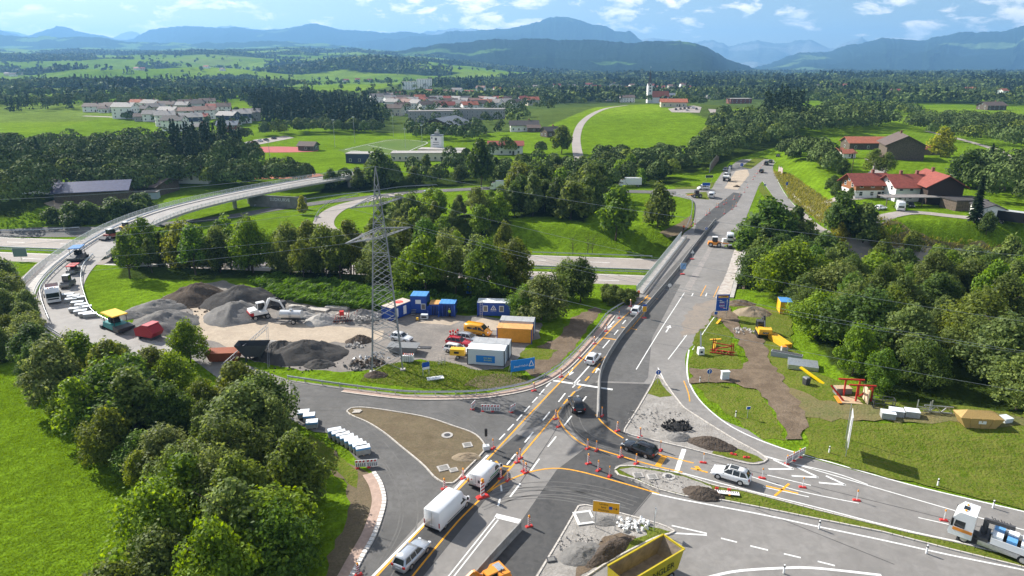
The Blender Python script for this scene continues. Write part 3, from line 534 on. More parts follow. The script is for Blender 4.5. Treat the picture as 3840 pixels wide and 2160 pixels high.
for a in ([(21.43,58.64,0.03),(22.87,58.03,0.03)], [(24.02,57.48,0.03),(25.59,56.83,0.03)], [(26.98,56.3,0.03),(28.41,55.73,0.03)], [(29.87,55.21,0.03),(31.27,54.6,0.03)]): wl_(a, 0.2)
wl_([(17.97,52.82,0.03),(21.4,53.83,0.03),(26.02,54.27,0.03),(29.2,54.27,0.03),(35.1,53.3,0.03)], 0.32)
wl_([(14.54,59.65,0.03),(20.1,59.14,0.03)], 0.22); wl_([(16.83,60.68,0.03),(20.17,59.4,0.03)], 0.2)
wl_([(19.44,70.28,0.03),(21.75,75.77,0.03)], 0.55)
for t in ([(32.13,73.38,0.03),(33.81,71.29,0.03),(30.66,71.29,0.03)], [(34.41,71.72,0.03),(36.02,69.54,0.03),(32.97,69.86,0.03)], [(37.1,69.86,0.03),(38.54,68.01,0.03),(35.67,68.49,0.03)]):
    wl_([t[0], t[1]], 0.3); wl_([t[1], t[2]], 0.3)
wl_([(44,140.3,0),(37.06,125.33,0.03),(30.75,112.99,0.03),(25.7,103.45,0.03)], 0.15); wl_([(41.5,149.1,0),(33.07,129.99,0.03),(26.39,114.9,0.03),(19.79,99.57,0.03)], 0.15)
wl_([(58.8,199.4,0),(67.9,220.8,0),(82.8,256,0),(96.6,289,0),(110.1,318,0),(130.5,357.8,0),(154,392.7,0)], 0.14); wl_([(58.3,199.4,0),(67.4,220.8,0),(82.2,256,0)], 0.14)
wl_([(56,207.6,0),(67.8,236.5,0),(78.8,268.3,0),(93.6,305.8,0),(112.2,345.5,0),(134.4,381.6,0),(160,414.8,0)], 0.16)
wl_([(75.6,219.6,0),(91.7,257.7,0),(105.1,289,0),(125,331.2,0),(144.1,369.3,0),(167.4,406.5,0)], 0.16)
wl_([(120.4,315.5,0),(105.6,264.7,0),(98,232.9,0),(94.1,211.1,0)], 0.16); wl_([(106.1,289,0),(96.4,247.8,0),(90.1,213.4,0)], 0.16)
wl_([(96.3,278.8,0),(115.6,318,0),(132.3,348.5,0),(155.2,387,0)], 0.15, (4, 6)); wl_([(98.1,305.8,0),(112.5,334,0),(130.7,364.3,0)], 0.15, (4, 6))
def arrow(p, q, w=0.18):
    p = Vector(p); q = Vector(q); d = (q - p).normalized(); n = Vector((d.y, -d.x, 0)); z = Vector((0, 0, Z1)); L = (q - p).length
    k = q - d * min(1.4, L * 0.45)
    mb.add([p - n * w / 2 + z, k - n * w / 2 + z, k + n * w / 2 + z, p + n * w / 2 + z], [(3, 2, 1, 0)])
    mb.add([k - n * 0.5 + z, q + z, k + n * 0.5 + z], [(2, 1, 0)])
for p, q in ([(28,115.67,0.03),(29.59,119.29,0.03)], [(30.79,113.75,0.03),(32.88,118.47,0.03)], [(40.79,136.27,0.03),(42.9,141.7,0)], [(37.86,136.27,0.03),(39.8,141.1,0)], [(19.41,121.38,0.03),(17.63,117.66,0.03)], [(9.83,100.32,0.03),(8.96,97.36,0.03)], [(13.18,98.38,0.03),(13.85,100.32,0.03)], [(65,216.5,0),(61.3,206.5,0)]): arrow(p, q, 0.22)
struct(mb.build('road_marking', WHITE_L))
mb = MB(); Z1 = 0.016
def yl(pts, w=0.2, dash=None): line(mb, pts, w, Z1, dash)
yl([(-14.4,49.61,0.03),(-12.83,53.19,0.03),(-8.88,61.41,0.03),(-5.94,67.54,0.03),(-2.15,75.21,0.03),(1.74,83.43,0.03),(7.09,94.4,0.03),(13.57,107.6,0.03),(19.05,118.88,0.03),(23.1,126.47,0.03)])
yl([(-10.83,49.61,0.03),(-9.43,53.19,0.03),(-5.89,61.08,0.03),(-3.55,65.27,0.03),(-0.94,69.95,0.03),(2.39,76.91,0.03),(6.27,85.24,0.03)])
yl([(6.27,85.24,0.03),(6.51,82.99,0.03),(7.06,80.84,0.03),(7.94,78.79,0.03),(9.16,76.91,0.03),(11.04,75.67,0.03),(13.34,74.28,0.03),(16.32,72.5,0.03),(20.32,70.61,0.03)])
yl([(11.6,84.78,0.03),(12.38,82.23,0.03),(13.5,79.91,0.03),(14.61,78.29,0.03)]); yl([(17.98,74.74,0.03),(20.94,73.2,0.03),(22.15,72.59,0.03)])
yl([(-3.23,66.01,0.03),(-1.38,68.09,0.03),(0.94,69.95,0.03),(3,71.03,0.03),(5.41,71.46,0.03),(8.07,70.78,0.03),(12.49,68.57,0.03),(16.65,66.31,0.03)])
for a in ([(6.27,85.24,0.03),(7,87,0.03)], [(7.41,87.96,0.03),(8.09,89.43,0.03)], [(8.64,90.44,0.03),(9.35,91.86,0.03)], [(9.92,92.92,0.03),(10.5,93.99,0.03)], [(11.26,95.51,0.03),(12.03,97.07,0.03)], [(12.68,98.38,0.03),(14.38,102.02,0.03)]): yl(a, 0.24)
yl([(14.63,102.97,0.03),(17.85,109,0.03),(19.41,112.99,0.03),(23.41,120.54,0.03),(30.32,136.27,0.03)], 0.16)
yl([(23.3,127.16,0.03),(27.64,134.45,0.03),(32,144.8,0),(41.3,166.1,0),(52.1,190.8,0),(60,207.6,0),(66.5,219.6,0),(79.2,241.6,0),(88.3,254.3,0),(98.7,273.9,0),(114.1,305.8,0)], 0.18)
yl([(16.3,112.99,0.03),(19.1,111.88,0.03)], 0.3); yl([(-2,73.03,0.03),(-1.44,71.98,0.03),(-0.14,71.8,0.03)], 0.3); yl([(17.66,71.98,0.03),(18.97,74.28,0.03)], 0.7)
yl([(39.7,136.27,0.03),(46.5,152.2,0),(54,169.9,0),(62.6,191.8,0),(69.3,207.6,0),(78.5,229.4,0)], 0.16); yl([(43.3,136.27,0.03),(50,152.2,0),(58.8,173.9,0),(65.7,191.8,0)], 0.14); yl([(42.24,135.48,0.03),(49.3,152.2,0),(57.9,173.9,0)], 0.14)
yl([(25.65,88.69,0.03),(26.1,91.21,0.03),(26.43,95.51,0.03)], 0.16); yl([(55.6,185.2,0),(61.5,196.8,0),(70.8,216.5,0),(78.8,232.9,0)], 0.14)
for c in ((30.84,67.08,0.03), (21.59,117.66,0.03), (29.06,134.97,0.03), (36.5,152.2,0)):
    c = Vector(c); s = 1.0 if c.y > 90 else 1.15
    for a in (0.25, 2.2):
        d = Vector((math.cos(a + 0.5), math.sin(a + 0.5), 0)) * 1.5 * s; yl([c - d, c + d], 0.26)
c = [(21.53,71.46,0.03),(22.47,71.03,0.03),(23.5,70.45,0.03)]; yl(c, 0.26); yl([c[1], (c[1][0] - 0.2, c[1][1] + 0.9, 0.03)], 0.5)
struct(mb.build('road_marking', YELL_L))
TYRE = ground_mat('tyre_rubber', [(0.13, 0.127, 0.122), (0.165, 0.16, 0.155), (0.12, 0.118, 0.115)], [0.5, 3.0], 0); SEAM = mat('bitumen_seam', (0.03, 0.03, 0.032), 0.6)
mb = MB(); rt = random.Random(4)
for base in ([(-3.4,63.89,0.03),(-0.36,65.71,0.03),(4.12,66.01,0.03),(8.48,64.83,0.03),(11.71,62.84,0.03)], [(-2.56,64.83,0.03),(0.54,66.85,0.03),(5.11,67.39,0.03),(9.56,66.46,0.03),(13.71,64.39,0.03)], [(7.58,88.69,0.03),(8.05,80.74,0.03),(10.76,76.72,0.03),(15.43,74.38,0.03)], [(-28.01,88.69,0.03),(-19.35,88.44,0.03),(-10.66,87.47,0.03),(-4.77,82.88,0.03),(-2.98,77.69,0.03)], [(-13.98,53.67,0.03),(-12.6,60.16,0.03),(-13.66,66.46,0.03),(-17.8,74.84,0.03),(-23.73,82.88,0.03)]):
    for k in range(2): q = rt.uniform(-1.8, 1.8); line(mb, [tuple(p) for p in offs(base, q)], 0.12, 0.0085); line(mb, [tuple(p) for p in offs(base, q + 1.6)], 0.16, 0.0085)
struct(mb.build('tyre_mark', TYRE))
mb = MB()
for p in ([(0.92,68.33,0.03),(4.72,77.69,0.03),(7.96,86.29,0.03),(13.44,99.57,0.03),(23.48,120.96,0.03),(42.4,162.4,0)], [(15.87,66.46,0.03),(12.89,62.15,0.03)], [(29.96,132.44,0.03),(45.3,169.9,0),(55.8,191.8,0)], [(28.36,109.35,0.03),(32.92,103.45,0.03)], [(19.27,112.99,0.03),(32.04,107.6,0.03)], [(30.37,132.44,0.03),(39.78,125.33,0.03)], [(26.6,63.54,0.03),(37.13,54.77,0.03)], [(24.45,73.03,0.03),(47.05,61.48,0.03),(52.66,58.89,0.03)]): line(mb, p, 0.07, 0.010)
struct(mb.build('asphalt_seam', SEAM))
# ================================================================ ground patches
def patch(name, pts, z, m, seed, amp=0.35, step=1.2, drape=False, grid=None):
    return sheet(name, jitter_edge(pts, step, amp, seed), z, m, 'structure', drape, grid)
patch('yard_ground', [(-72.92,123.19,0),(-73.12,137.14,0),(-69.5,144.4,0),(-65.6,147.6,0),(-49.86,135.57,0),(-39.07,129.59,0),(-25.83,127.24,0),(-6.02,124.29,0),(0.91,121.89,0),(5.56,120.62,0),(4.82,113.07,0),(2.2,109.07,0),(0.79,103.52,0),(-1.64,98.88,0),(-6.85,99.63,0),(-14.96,103.52,0),(-18.72,102.4,0),(-21.59,100.39,0),(-25.72,98.88,0),(-33.42,99.33,0),(-42.23,102.72,0),(-49.1,106.82,0),(-56.46,111.22,0),(-64.38,115.94,0),(-70.09,118.54,0)], 0.010, GRAVEL, 1)
patch('sandy_track', [(-64.9,130.07,0),(-60.89,132.03,0),(-53.41,123.19,0),(-44.15,120.62,0),(-31.74,118.95,0),(-23.89,116.54,0),(-23.19,112.69,0),(-29.91,111.22,0),(-35.94,110.31,0),(-39.81,111.58,0),(-43.14,109.07,0),(-46.59,107.33,0),(-50.29,109.78,0),(-55.16,113.07,0),(-59.18,118.95,0)], 0.016, SAND, 2, 0.5)
patch('sandy_patch', [(-17.87,120.62,0),(-11.75,119.37,0),(-9.7,121.89,0),(-13.62,123.19,0)], 0.016, SAND, 3, 0.25)
patch('sandy_patch', [(-8.11,120.62,0),(-5.59,123.19,0),(0.15,121.04,0),(-2.04,116.54,0),(-6.43,116.93,0)], 0.016, SAND, 4, 0.25)
patch('yard_grass', [(-23.38,95.29,0),(-22.46,99.93,0),(-18.72,102.4,0),(-10.98,103.04,0),(-5.58,99.63,0),(0.13,99.63,0),(2.6,96.99,0),(2.56,95.01,0),(-3.45,92.58,0),(-11.22,92.84,0),(-19.83,94.19,0)], 0.020, VERGE, 5)
patch('bare_soil', [(-7.11,93.92,0),(-5.48,97.42,0),(-1.75,98.15,0),(2.58,95.99,0),(3.83,96.7,0),(2.55,94.46,0),(-2.85,92.31,0)], 0.024, TOPSOIL, 6)
patch('bare_soil', [(1.44,103.52,0),(2.85,107.67,0),(7.94,113.07,0),(11.63,123.19,0),(17.03,130.07,0),(17.94,127.7,0),(10.32,107.67,0),(6.52,100.39,0),(3.83,96.7,0),(1.4,99.63,0)], 0.014, EARTH, 7, 0.4)
patch('yard_grass', [(1.14,105.98,0),(3.92,109.07,0),(7.61,107.67,0),(6.04,103.52,0),(2.1,103.52,0)], 0.026, VERGE, 8)
patch('dirt_track', [(38.87,125.41,0),(43.29,132.52,0),(43.69,125.41,0),(42.51,116.93,0),(44.48,112.13,0),(41.93,101.15,0),(41,91.27,0),(40.22,82.94,0),(37.5,77.55,0),(35.34,77.94,0),(36.43,82.94,0),(36.22,91.92,0),(32.28,94.6,0),(27.44,94.19,0),(28.37,99.63,0),(31.86,99.63,0),(36.57,98.88,0),(39.11,104.32,0),(39.85,113.07,0),(39.35,120.62,0)], 0.15, EARTH, 9, 0.5, 1.2, True, 1.6)
patch('dry_track', [(36.22,91.92,0),(41,91.27,0),(43.82,87.53,0),(50,84.05,0),(59.29,81.32,0),(67.55,79.75,0),(72.48,77.74,0),(71.12,76.01,0),(62.35,77.94,0),(50.73,80.27,0),(41.39,81.85,0),(38.06,82.94,0)], 0.14, DRYGRASS, 10, 0.7, 1.2, True, 1.6)
patch('verge', [(32.4,113.07,0),(38.72,124.29,0),(39.59,116.93,0),(37.79,104.32,0),(36.69,98.88,0),(32.49,99.63,0),(28.75,100.39,0)], 0.03, VERGE, 11, 0.35, 1.2, True, 2.0)
patch('verge', [(27.55,94.6,0),(32.16,94.19,0),(36.22,91.92,0),(36.16,82.94,0),(35.34,77.94,0),(32.62,78.24,0),(30.3,83.82,0),(28.49,90.25,0)], 0.03, VERGE, 12, 0.35, 1.2, True, 2.0)
patch('verge', [(40.22,82.94,0),(50.45,79.75,0),(62.08,77.55,0),(75.22,74.88,0),(62.38,59.56,0),(55.86,63.37,0),(50.07,66.36,0),(43.07,70.32,0),(36.72,74.42,0)], 0.11, VERGE, 13, 0.4, 1.2, True, 1.6)
patch('verge', [(45.91,132.52,0),(54.58,125.41,0),(48.07,108.77,0.27),(46.85,97.8,0.84),(51.05,86.59,1.43),(63.28,82.4,2.1),(72.88,78.97,2.2),(68.89,73.86,2.19),(56.78,77.83,1.8),(48.53,81.55,1.25),(42.92,85.7,0.84),(40.32,89.72,0.65),(41.38,99.79,0.48),(44.25,111.49,0.11),(42.38,116.52,0.01)], 0.11, VERGE, 24, 0.4, 1.5, True, 1.6)
patch('bare_soil', [(-26.08,77.74,0),(-23.07,76.01,0),(-19.69,72.2,0),(-17.26,70.91,0),(-15.99,69.26,0),(-15.16,66.51,0),(-14.78,62.88,0),(-15.26,58.93,0),(-15.76,54.8,0),(-16.02,51.11,0),(-17.85,51.11,0),(-17.98,55.93,0),(-17.43,62.19,0),(-19.21,68.06,0),(-24.03,73.97,0)], 0.014, TOPSOIL, 14)
patch('verge', [(-26.76,79.24,0),(-25.32,78.74,0),(-20.97,73.52,0),(-17.95,69.66,0),(-17.89,67.27,0),(-20.05,69.66,0),(-24.03,73.97,0)], 0.022, VERGE, 15)
patch('embankment_scrub', [(120.3,315.7,0),(123.7,303.2,0.4),(111.4,246.2,1.8),(102.6,201,3.3),(114.8,190,0.4),(130.1,186.8,-1.1),(149.5,182.2,-3.3),(147.2,178.3,-5.6),(128.7,183.6,-4.2),(108.1,186.7,-3.9),(97.5,191.4,-1.1),(95.1,207.5,0.1),(101.5,248,0)], 0.05, DRYGRASS, 16, 0.8, 2.0, True, 3.0)
patch('bridge_dust', [(41.57,134.54,0),(44.88,134.54,0),(39.42,125.41,0),(34.84,116.93,0),(30.28,113.07,0),(33.05,123.19,0),(37.83,131.29,0)], 0.05, ground_mat('dusty_asphalt', [(0.26, 0.22, 0.185), (0.20, 0.185, 0.17), (0.30, 0.255, 0.21)], [0.4, 2.0], 0), 17, 0.5)
patch('excavated_strip', [(84.4,270.3,0),(88.4,266.6,0),(106.1,306,0),(111,323.4,0),(103.7,318.2,0)], 0.05, SAND, 18, 0.2)
patch('median_grass', [(110.7,331.4,0),(112.9,324.7,0),(139.7,374.7,0),(158.2,400.7,0),(154.3,402.7,0),(130.4,369.6,0)], 0.05, VERGE, 19, 0.2)
patch('junction_grass', [(65.1,272.2,0),(74.5,276,0),(85.4,286.1,0),(79.9,271.3,0),(64.7,268.5,0)], 0.05, VERGE, 20, 0.2)
patch('junction_grass', [(65.8,258.7,0),(75.2,262.2,0),(71.5,245.6,0),(68,248,0)], 0.05, VERGE, 21, 0.2)
patch('ramp_gore_grass', [(103.3,284,0),(101.3,272.2,0),(94.7,244.1,0),(92.8,248,0),(96.7,266.6,0)], 0.05, VERGE, 22, 0.15)
patch('walkway_soil', [(43.1,194.4,0),(52.1,207.7,0),(58.8,219.7,0),(55.3,204.9,0),(48.6,191.9,0),(44.1,188.1,0)], 0.03, TOPSOIL, 23, 0.2)
RUNT = mat('running_track', (0.36, 0.085, 0.075), 0.9, var=0.1, scale=0.3)
CLAY = mat('tennis_clay', (0.44, 0.155, 0.075), 0.95, var=0.12, scale=0.3)
PITCH = ground_mat('turf_pitch', [(0.09, 0.15, 0.03), (0.12, 0.17, 0.045), (0.08, 0.13, 0.03)], [0.05, 0.5], 0)
sheet('running_track', smooth_poly([(-158.8,404.7,0),(-154.3,415,0),(-141.4,419.3,0),(-120.4,412.9,0),(-111.3,396.7,0),(-118.7,391,0),(-136.1,389.1,0),(-150.9,392.9,0)], True, 5), 0.10, RUNT, drape=True, grid=8)
sheet('sports_pitch', [(-100.8,400.6,0),(-81.6,463.5,0.1),(-52,447.9,0.2),(-54,412.4,0.1),(-62.2,374.7,0),(-89.7,381.8,0)], 0.10, PITCH, drape=True, grid=8)
sheet('tennis_court', [(-126.9,310.9,-0),(-89.9,310.9,-0),(-79.1,303.5,-1),(-120.9,301.7,-1.5)], 0.15, CLAY, drape=True, grid=8)
sheet('car_park', [(-172.6,412.9,0),(-169.9,458.4,0.1),(-156.8,483.6,0.3),(-147.5,471,0.2),(-158.2,425.9,0),(-163,400.7,0)], 0.10, CONC_ROAD, drape=True, grid=8)
sheet('car_park', [(132,597,12),(160.7,623.9,13.2),(163.7,608.8,12.7),(151.9,569.5,10.5),(130.3,573.8,10.5)], 0.15, CONC_ROAD, drape=True, grid=8)
sheet('yard_ground', [(-171.8,247.8,-1.7),(-171.9,257.2,-1.7),(-166.7,264.6,-2.8),(-158.8,253.4,-4),(-163.3,243,-3.4)], 0.10, SAND, drape=True, grid=5)
mb = MB()
pl = [(-97.1,402.6,0),(-79,455.9,0.1),(-54.8,443.2,0.1),(-56.6,414.5,0.1),(-65,381.7,0),(-97.1,402.6,0)]
line(mb, pl, 0.35, 0.2, None, 0, True); line(mb, [(-88.6,425.6,0),(-60,389,0)], 0.35, 0.2, None, 0, True)
struct(mb.build('pitch_marking', WHITE_L))
# ================================================================ kerbed islands
KST = MB().tb(-0.48, 0.48, -0.11, 0.11, -0.05, 0.135, 0.01, 0.025).mesh('kerb_stone', KERB)
def island(name, pts, fill, z=0.10, smooth=True, amp=0, setback=0.1, stones=True):
    e = struct(link(name, None))
    p = smooth_poly(pts, True, 4) if smooth else pts
    s = sheet('infill', p, z, fill, None, parent=e)
    loop = [Vector(q) for q in p] + [Vector(p[0])]
    if stones:
        q = resample(loop, 1.0)
        for a, b in zip(q[:-1], q[1:]):
            if (b - a).length < 0.3 or max(a.y, b.y) < 42: continue
            o = link('kerb_stone', KST, e, ((a.x + b.x) / 2, (a.y + b.y) / 2, 0.03), math.atan2(b.y - a.y, b.x - a.x)); o.scale = ((b - a).length, 1, 1)
    return e
I1 = [(-23.16,85.82,0.03),(-22.73,86.64,0.03),(-20.84,86.76,0.03),(-16.48,85.59,0.03),(-11.66,83.88,0.03),(-7.8,81.48,0.03),(-5.03,79.6,0.03),(-3.73,77.4,0.03),(-3.37,75.77,0.03),(-3.95,74.28,0.03),(-4.66,72.76,0.03),(-5.52,71.03,0.03),(-6.09,69.62,0.03),(-6.61,68.57,0.03),(-7.18,68.17,0.03),(-7.98,68.41,0.03),(-9.18,69.62,0.03),(-10.34,71.54,0.03),(-11.92,73.65,0.03),(-14.17,76.43,0.03),(-16.77,79.7,0.03),(-19.6,82.56,0.03),(-22.18,84.44,0.03)]
island('traffic_island', I1, TOPSOIL)
I2 = [(22.79,98.08,0.03),(21.26,94.13,0.03),(17.81,86.52,0.03),(14.67,80.01,0.03),(15.73,79.09,0.03),(18.81,77.59,0.03),(21.79,76.15,0.03),(25.27,74.19,0.03),(28.61,72.32,0.03),(30.3,72.32,0.03),(31.45,73.38,0.03),(30.99,74.74,0.03),(28.89,77.89,0.03),(26.51,82.34,0.03),(24.33,86.76,0.03),(23.75,91.21,0.03),(23.33,95.93,0.03)]
island('traffic_island', I2, RUBBLE, 0.09, False)
I3 = [(12.3,71.12,0.03),(12.87,71.8,0.03),(14.63,71.98,0.03),(17.73,71.12,0.03),(20.21,70.11,0.03),(23.43,67.7,0.03),(25.95,67,0.03),(33.03,63.33,0.03),(41.07,59.52,0.03),(45.47,57.79,0.03),(50.32,55.61,0.03),(54.4,53.67,0.03),(53.31,52.3,0.03),(49.4,54.32,0.03),(43.66,57.01,0.03),(38.37,59.65,0.03),(32.39,61.81,0.03),(27.1,63.75,0.03),(23.43,65.05,0.03),(19.2,65.86,0.03),(16.47,67.23,0.03),(14.5,68.97,0.03),(12.6,69.95,0.03)]
island('median_strip', I3, VERGE, 0.09, False)
patch('rubble', [(12.78,71.18,0.1),(14.55,71.52,0.1),(17.63,70.67,0.1),(20.22,69.59,0.1),(22.94,67.59,0.1),(22.61,65.61,0.1),(19.37,66.06,0.1),(16.6,67.44,0.1),(14.72,69.19,0.1)], 0.125, RUBBLE, 31, 0.08, 0.6)
I4 = [(7.3,63.96,0.03),(7.72,64.32,0.03),(10.27,63.33,0.03),(12.89,62.15,0.03),(15.53,60.88,0.03),(16.91,59.91,0.03),(16.93,59.46,0.03),(15,58.89,0.03),(12.02,56.95,0.03),(9.17,54.93,0.03),(6.42,52.51,0.03),(4.75,50.09,0.03),(1.15,50.09,0.03),(2.13,52.51,0.03),(4.5,57.66,0.03)]
island('traffic_island', I4, RUBBLE, 0.09, False)
patch('island_grass', [(13.51,60.85,0.1),(16.58,59.56,0.1),(14.8,58.93,0.1),(10.7,56.16,0.1),(8.11,54.13,0.1),(8.27,55.53,0.1),(11.42,58.18,0.1),(14.02,59.12,0.1)], 0.115, VERGE, 32, 0.1, 0.6)
patch('island_soil', [(6.19,54.13,0.1),(9.47,58.8,0.1),(11.18,59.3,0.1),(12.74,58.8,0.1),(10.83,56.98,0.1),(8.17,54.68,0.1),(5.68,52.53,0.1)], 0.12, EARTH, 33, 0.15, 0.6)
patch('island_grass', [(21.18,93.71,0.1),(22.64,96.49,0.1),(22.96,93.04,0.1),(23.45,90.43,0.1),(21.57,89.8,0.1),(20.08,91.07,0.1)], 0.11, VERGE, 34, 0.1, 0.6)
patch('island_grass', [(25.95,76.6,0.1),(27.92,76.41,0.1),(30.38,73.99,0.1),(30.8,73.09,0.1),(29.41,72.56,0.1),(26.63,73.81,0.1),(24.92,74.72,0.1)], 0.11, VERGE, 35, 0.1, 0.6)
e = struct(link('kerb', None)); KB = MB().tb(-0.27, 0.27, -0.25, 0.25, -0.05, 0.15, 0.02, 0.02).mesh('kerb_stone', mat('pale_kerb', (0.66, 0.63, 0.59), 0.85, var=0.08, scale=3))
q = resample(smooth_poly([(-16.49,70.61,0.03),(-15.26,68.33,0.03),(-14.39,65.79,0.03),(-14.13,64.03,0.03),(-14.1,61.54,0.03),(-14.27,58.71,0.03),(-14.83,55.55,0.03),(-15.2,53.19,0.03),(-15.71,50.58,0.03)], False, 6), 0.62)
for a, b in zip(q[:-1], q[1:]):
    o = link('kerb_stone', KB, e, ((a.x + b.x) / 2, (a.y + b.y) / 2, 0.03), math.atan2(b.y - a.y, b.x - a.x))
mb = MB(); ribbon(mb, offs(q, 0.75) if False else offs(q, 0.8), 1.1, 0.05);
struct(mb.build('paved_strip', mat('pink_paving', (0.40, 0.29, 0.235), 0.9, var=0.12, scale=2)))
def lid(name, label, c, w, d, m, rz=0.0, round_=False):
    t = thing(name, label, 'manhole', c, rz); b = MB()
    if round_: b.cyl((0, 0, 0), (0, 0, 0.07), w, n=20); b.build('ring', CONC, t); MB().cyl((0, 0, 0.07), (0, 0, 0.09), w * 0.55, n=20).build('cover', STEEL_D, t)
    else: b.bx(-w, w, -d, d, 0, 0.10); b.build('frame', m, t); MB().bx(-w * .72, w * .72, -d * .72, d * .72, 0.10, 0.115).build('cover', CONC_D, t)
lid('manhole_cover', 'round concrete manhole ring in the soil of the teardrop island', (-8.48,79.07,0.1), 0.75, 0, CONC, 0, True)
lid('shaft_cover', 'square pale shaft frame below the round manhole on the teardrop island', (-5.68,76.6,0.1), 0.6, 0.55, CONC, 0.3)
lid('shaft_cover', 'larger square concrete shaft cover near the tip of the teardrop island', (-8.22,71.35,0.1), 0.7, 0.6, CONC, 0.4)
lid('shaft_cover', 'small square shaft in gravel beside the teardrop island kerb', (-6.99,70.93,0.1), 0.5, 0.4, CONC, 0.4)
lid('shaft_cover', 'open square shaft in the rubble at the nose of the median', (14.87,69.81,0.12), 0.6, 0.5, CONC, 0.1)
lid('shaft_cover', 'second square shaft in the median rubble next to the round ring', (16.5,69.48,0.12), 0.6, 0.55, CONC, 0.1)
lid('manhole_ring', 'round concrete ring in the rubble of the median', (18.43,69.56,0.12), 0.75, 0, CONC, 0, True)
lid('drain_grate', 'iron drain grate in the rubble island by the bottom kerb', (3.85,55.33,0.12), 0.45, 0.35, STEEL_D, 0.2)
lid('foundation_slab', 'white concrete slab beside the yellow direction sign', (7.73,61.83,0.12), 1.0, 1.1, mat('fresh_concrete', (0.68, 0.67, 0.64), 0.8, var=0.06), 0.2)
# ================================================================ barriers and rails
BARR = MB().side([(-0.24, 0), (0.24, 0), (0.22, 0.1), (0.1, 0.25), (0.07, 0.95), (-0.07, 0.95), (-0.1, 0.25), (-0.22, 0.1)], -0.5, 0.5).mesh('barrier_element', mat('barrier_grey', (0.27, 0.265, 0.255), 0.8, var=0.15, scale=1.5))
def concrete_barrier(label, pts, L=3.0):
    t = thing('concrete_barrier', label, 'barrier')
    q = resample(smooth_poly(pts, False, 5), L)
    for a, b in zip(q[:-1], q[1:]):
        d = b - a; o = link('barrier_element', BARR, t, (a + b) / 2, math.atan2(d.y, d.x) - math.pi / 2); o.scale = (1, d.length * 0.985, 1)
concrete_barrier('long grey concrete barrier between the live lane and the closed carriageway over the bridge', [(11.86,83.77,0.03),(12.87,91.21,0.03),(14.33,99.57,0.03),(18.99,112.06,0.03),(24.9,124.66,0.03),(31.7,138.93,0.03),(39.4,155.5,0),(48.3,176,0),(55.4,191.8,0),(63.8,209.9,0)])
concrete_barrier('short concrete barrier beside the double white line near the lower edge', [(-3.65,52.35,0.03),(-1.5,56.13,0.03),(1.34,60.81,0.03)])
POST = MB().bx(-0.05, 0.05, -0.04, 0.04, 0, 0.75).mesh('post', GALV)
def guard_rail(label, pts, side=0.08, h=0.75, sp=4.0, drape=False, kick=0.0):
    t = thing('guard_rail', label, 'guard rail')
    q = resample(smooth_poly(pts, False, 5), 2.0)
    if drape:
        for p in q: p.z = float(H(p.x, p.y)) + 0.05
    secs = []
    for p, o in zip(q, offs(q, 1.0)):
        n = o - p; n.z = 0; n.normalize(); B = p + n * side
        secs.append([B + n * dx + Vector((0, 0, h + dz)) for dx, dz in ((0, 0), (0.05, -0.05), (0, -0.15), (0.05, -0.26), (0, -0.31), (-0.03, -0.3), (-0.03, -0.01))])
    MB().loft(secs).build('rail', GALV, t)
    for p in resample(q, sp): o = link('post', POST, t, p); o.scale = (1, 1, h / 0.75)
    return t
guard_rail('curved steel guard rail along the outer edge of the construction yard', [(-34.55,95.87,0.06),(-24.98,92.99,0.06),(-15.69,90.76,0.06),(-8.07,90.64,0.06),(-3.41,91.28,0.06),(2.53,93.93,0.06),(7.09,99.35,0.06),(10.91,106.68,0.06),(15.49,116.98,0.06),(18.76,125.02,0.06),(23.78,132.1,0.06),(26.83,136.44,0.06)], 0.1, 0.8, 3.0)
guard_rail('steel guard rail on the near verge of the motorway', [(x, float(yM(x)) - 16, 0) for x in range(-150, 160, 10)], 0.08, 0.75, 4, True)
guard_rail('first steel rail of the motorway median', [(x, float(yM(x)) - 1.0, 0) for x in range(-160, 170, 10)], 0.08, 0.75, 4, True)
guard_rail('second steel rail of the motorway median, farther from the yard', [(x, float(yM(x)) + 1.2, 0) for x in range(-160, 170, 10)], 0.08, 0.75, 4, True)
guard_rail('steel guard rail at the foot of the mown bank beyond the motorway', [(x, float(yM(x)) + 15.5, 0) for x in range(-90, 50, 10)], 0.08, 0.75, 4, True)
guard_rail('guard rail beside the slip road on the left grass', [(-176.5,219.5,-5.7),(-159.8,218.2,-5.4),(-149.1,217.9,-4.9),(-141.2,217.9,-4.4)], 0.08, 0.75, 4, True)
guard_rail('guard rail along the far side of the slip road behind the pylon', [(-97.1,254.3,-4.2),(-82.4,265.5,-4.2),(-66.9,279.5,-4.2),(-48.7,289.5,-3.3),(-31.4,286.4,-1.7)], 0.08, 0.75, 4, True)
guard_rail('guard rail on the outer side of the loop ramp', [(-67.4,228,-4.2),(-70.3,246.8,-4.2),(-69.5,263.9,-4.2),(-63.2,277.6,-4.2)], 0.08, 0.75, 4, True)
guard_rail('guard rail on the inner edge of the bend by the yard grass', [(-72.62,117.78,0.06),(-81.49,124.8,0.06),(-90.06,136.18,0.06),(-97.5,147.4,0.1),(-103.9,159.4,0.1),(-106.6,167.8,0.1)], 0.08, 0.8, 3)
guard_rail('outer guard rail of the bend next to the cycle path', [(-86.81,119.83,0.06),(-97.49,133.6,0.06),(-103,142.4,0.1),(-107.8,155.4,0.1),(-111.2,167.8,0.1),(-113.8,180.1,0.1),(-115.8,196.7,0.1)], 0.08, 0.8, 3)
guard_rail('bright guard rail at the far right above the slip road', [(124.1,185.5,-3.3),(134.1,183.7,-3.7),(143.8,181.6,-4.3)], 0.08, 0.8, 4, True)
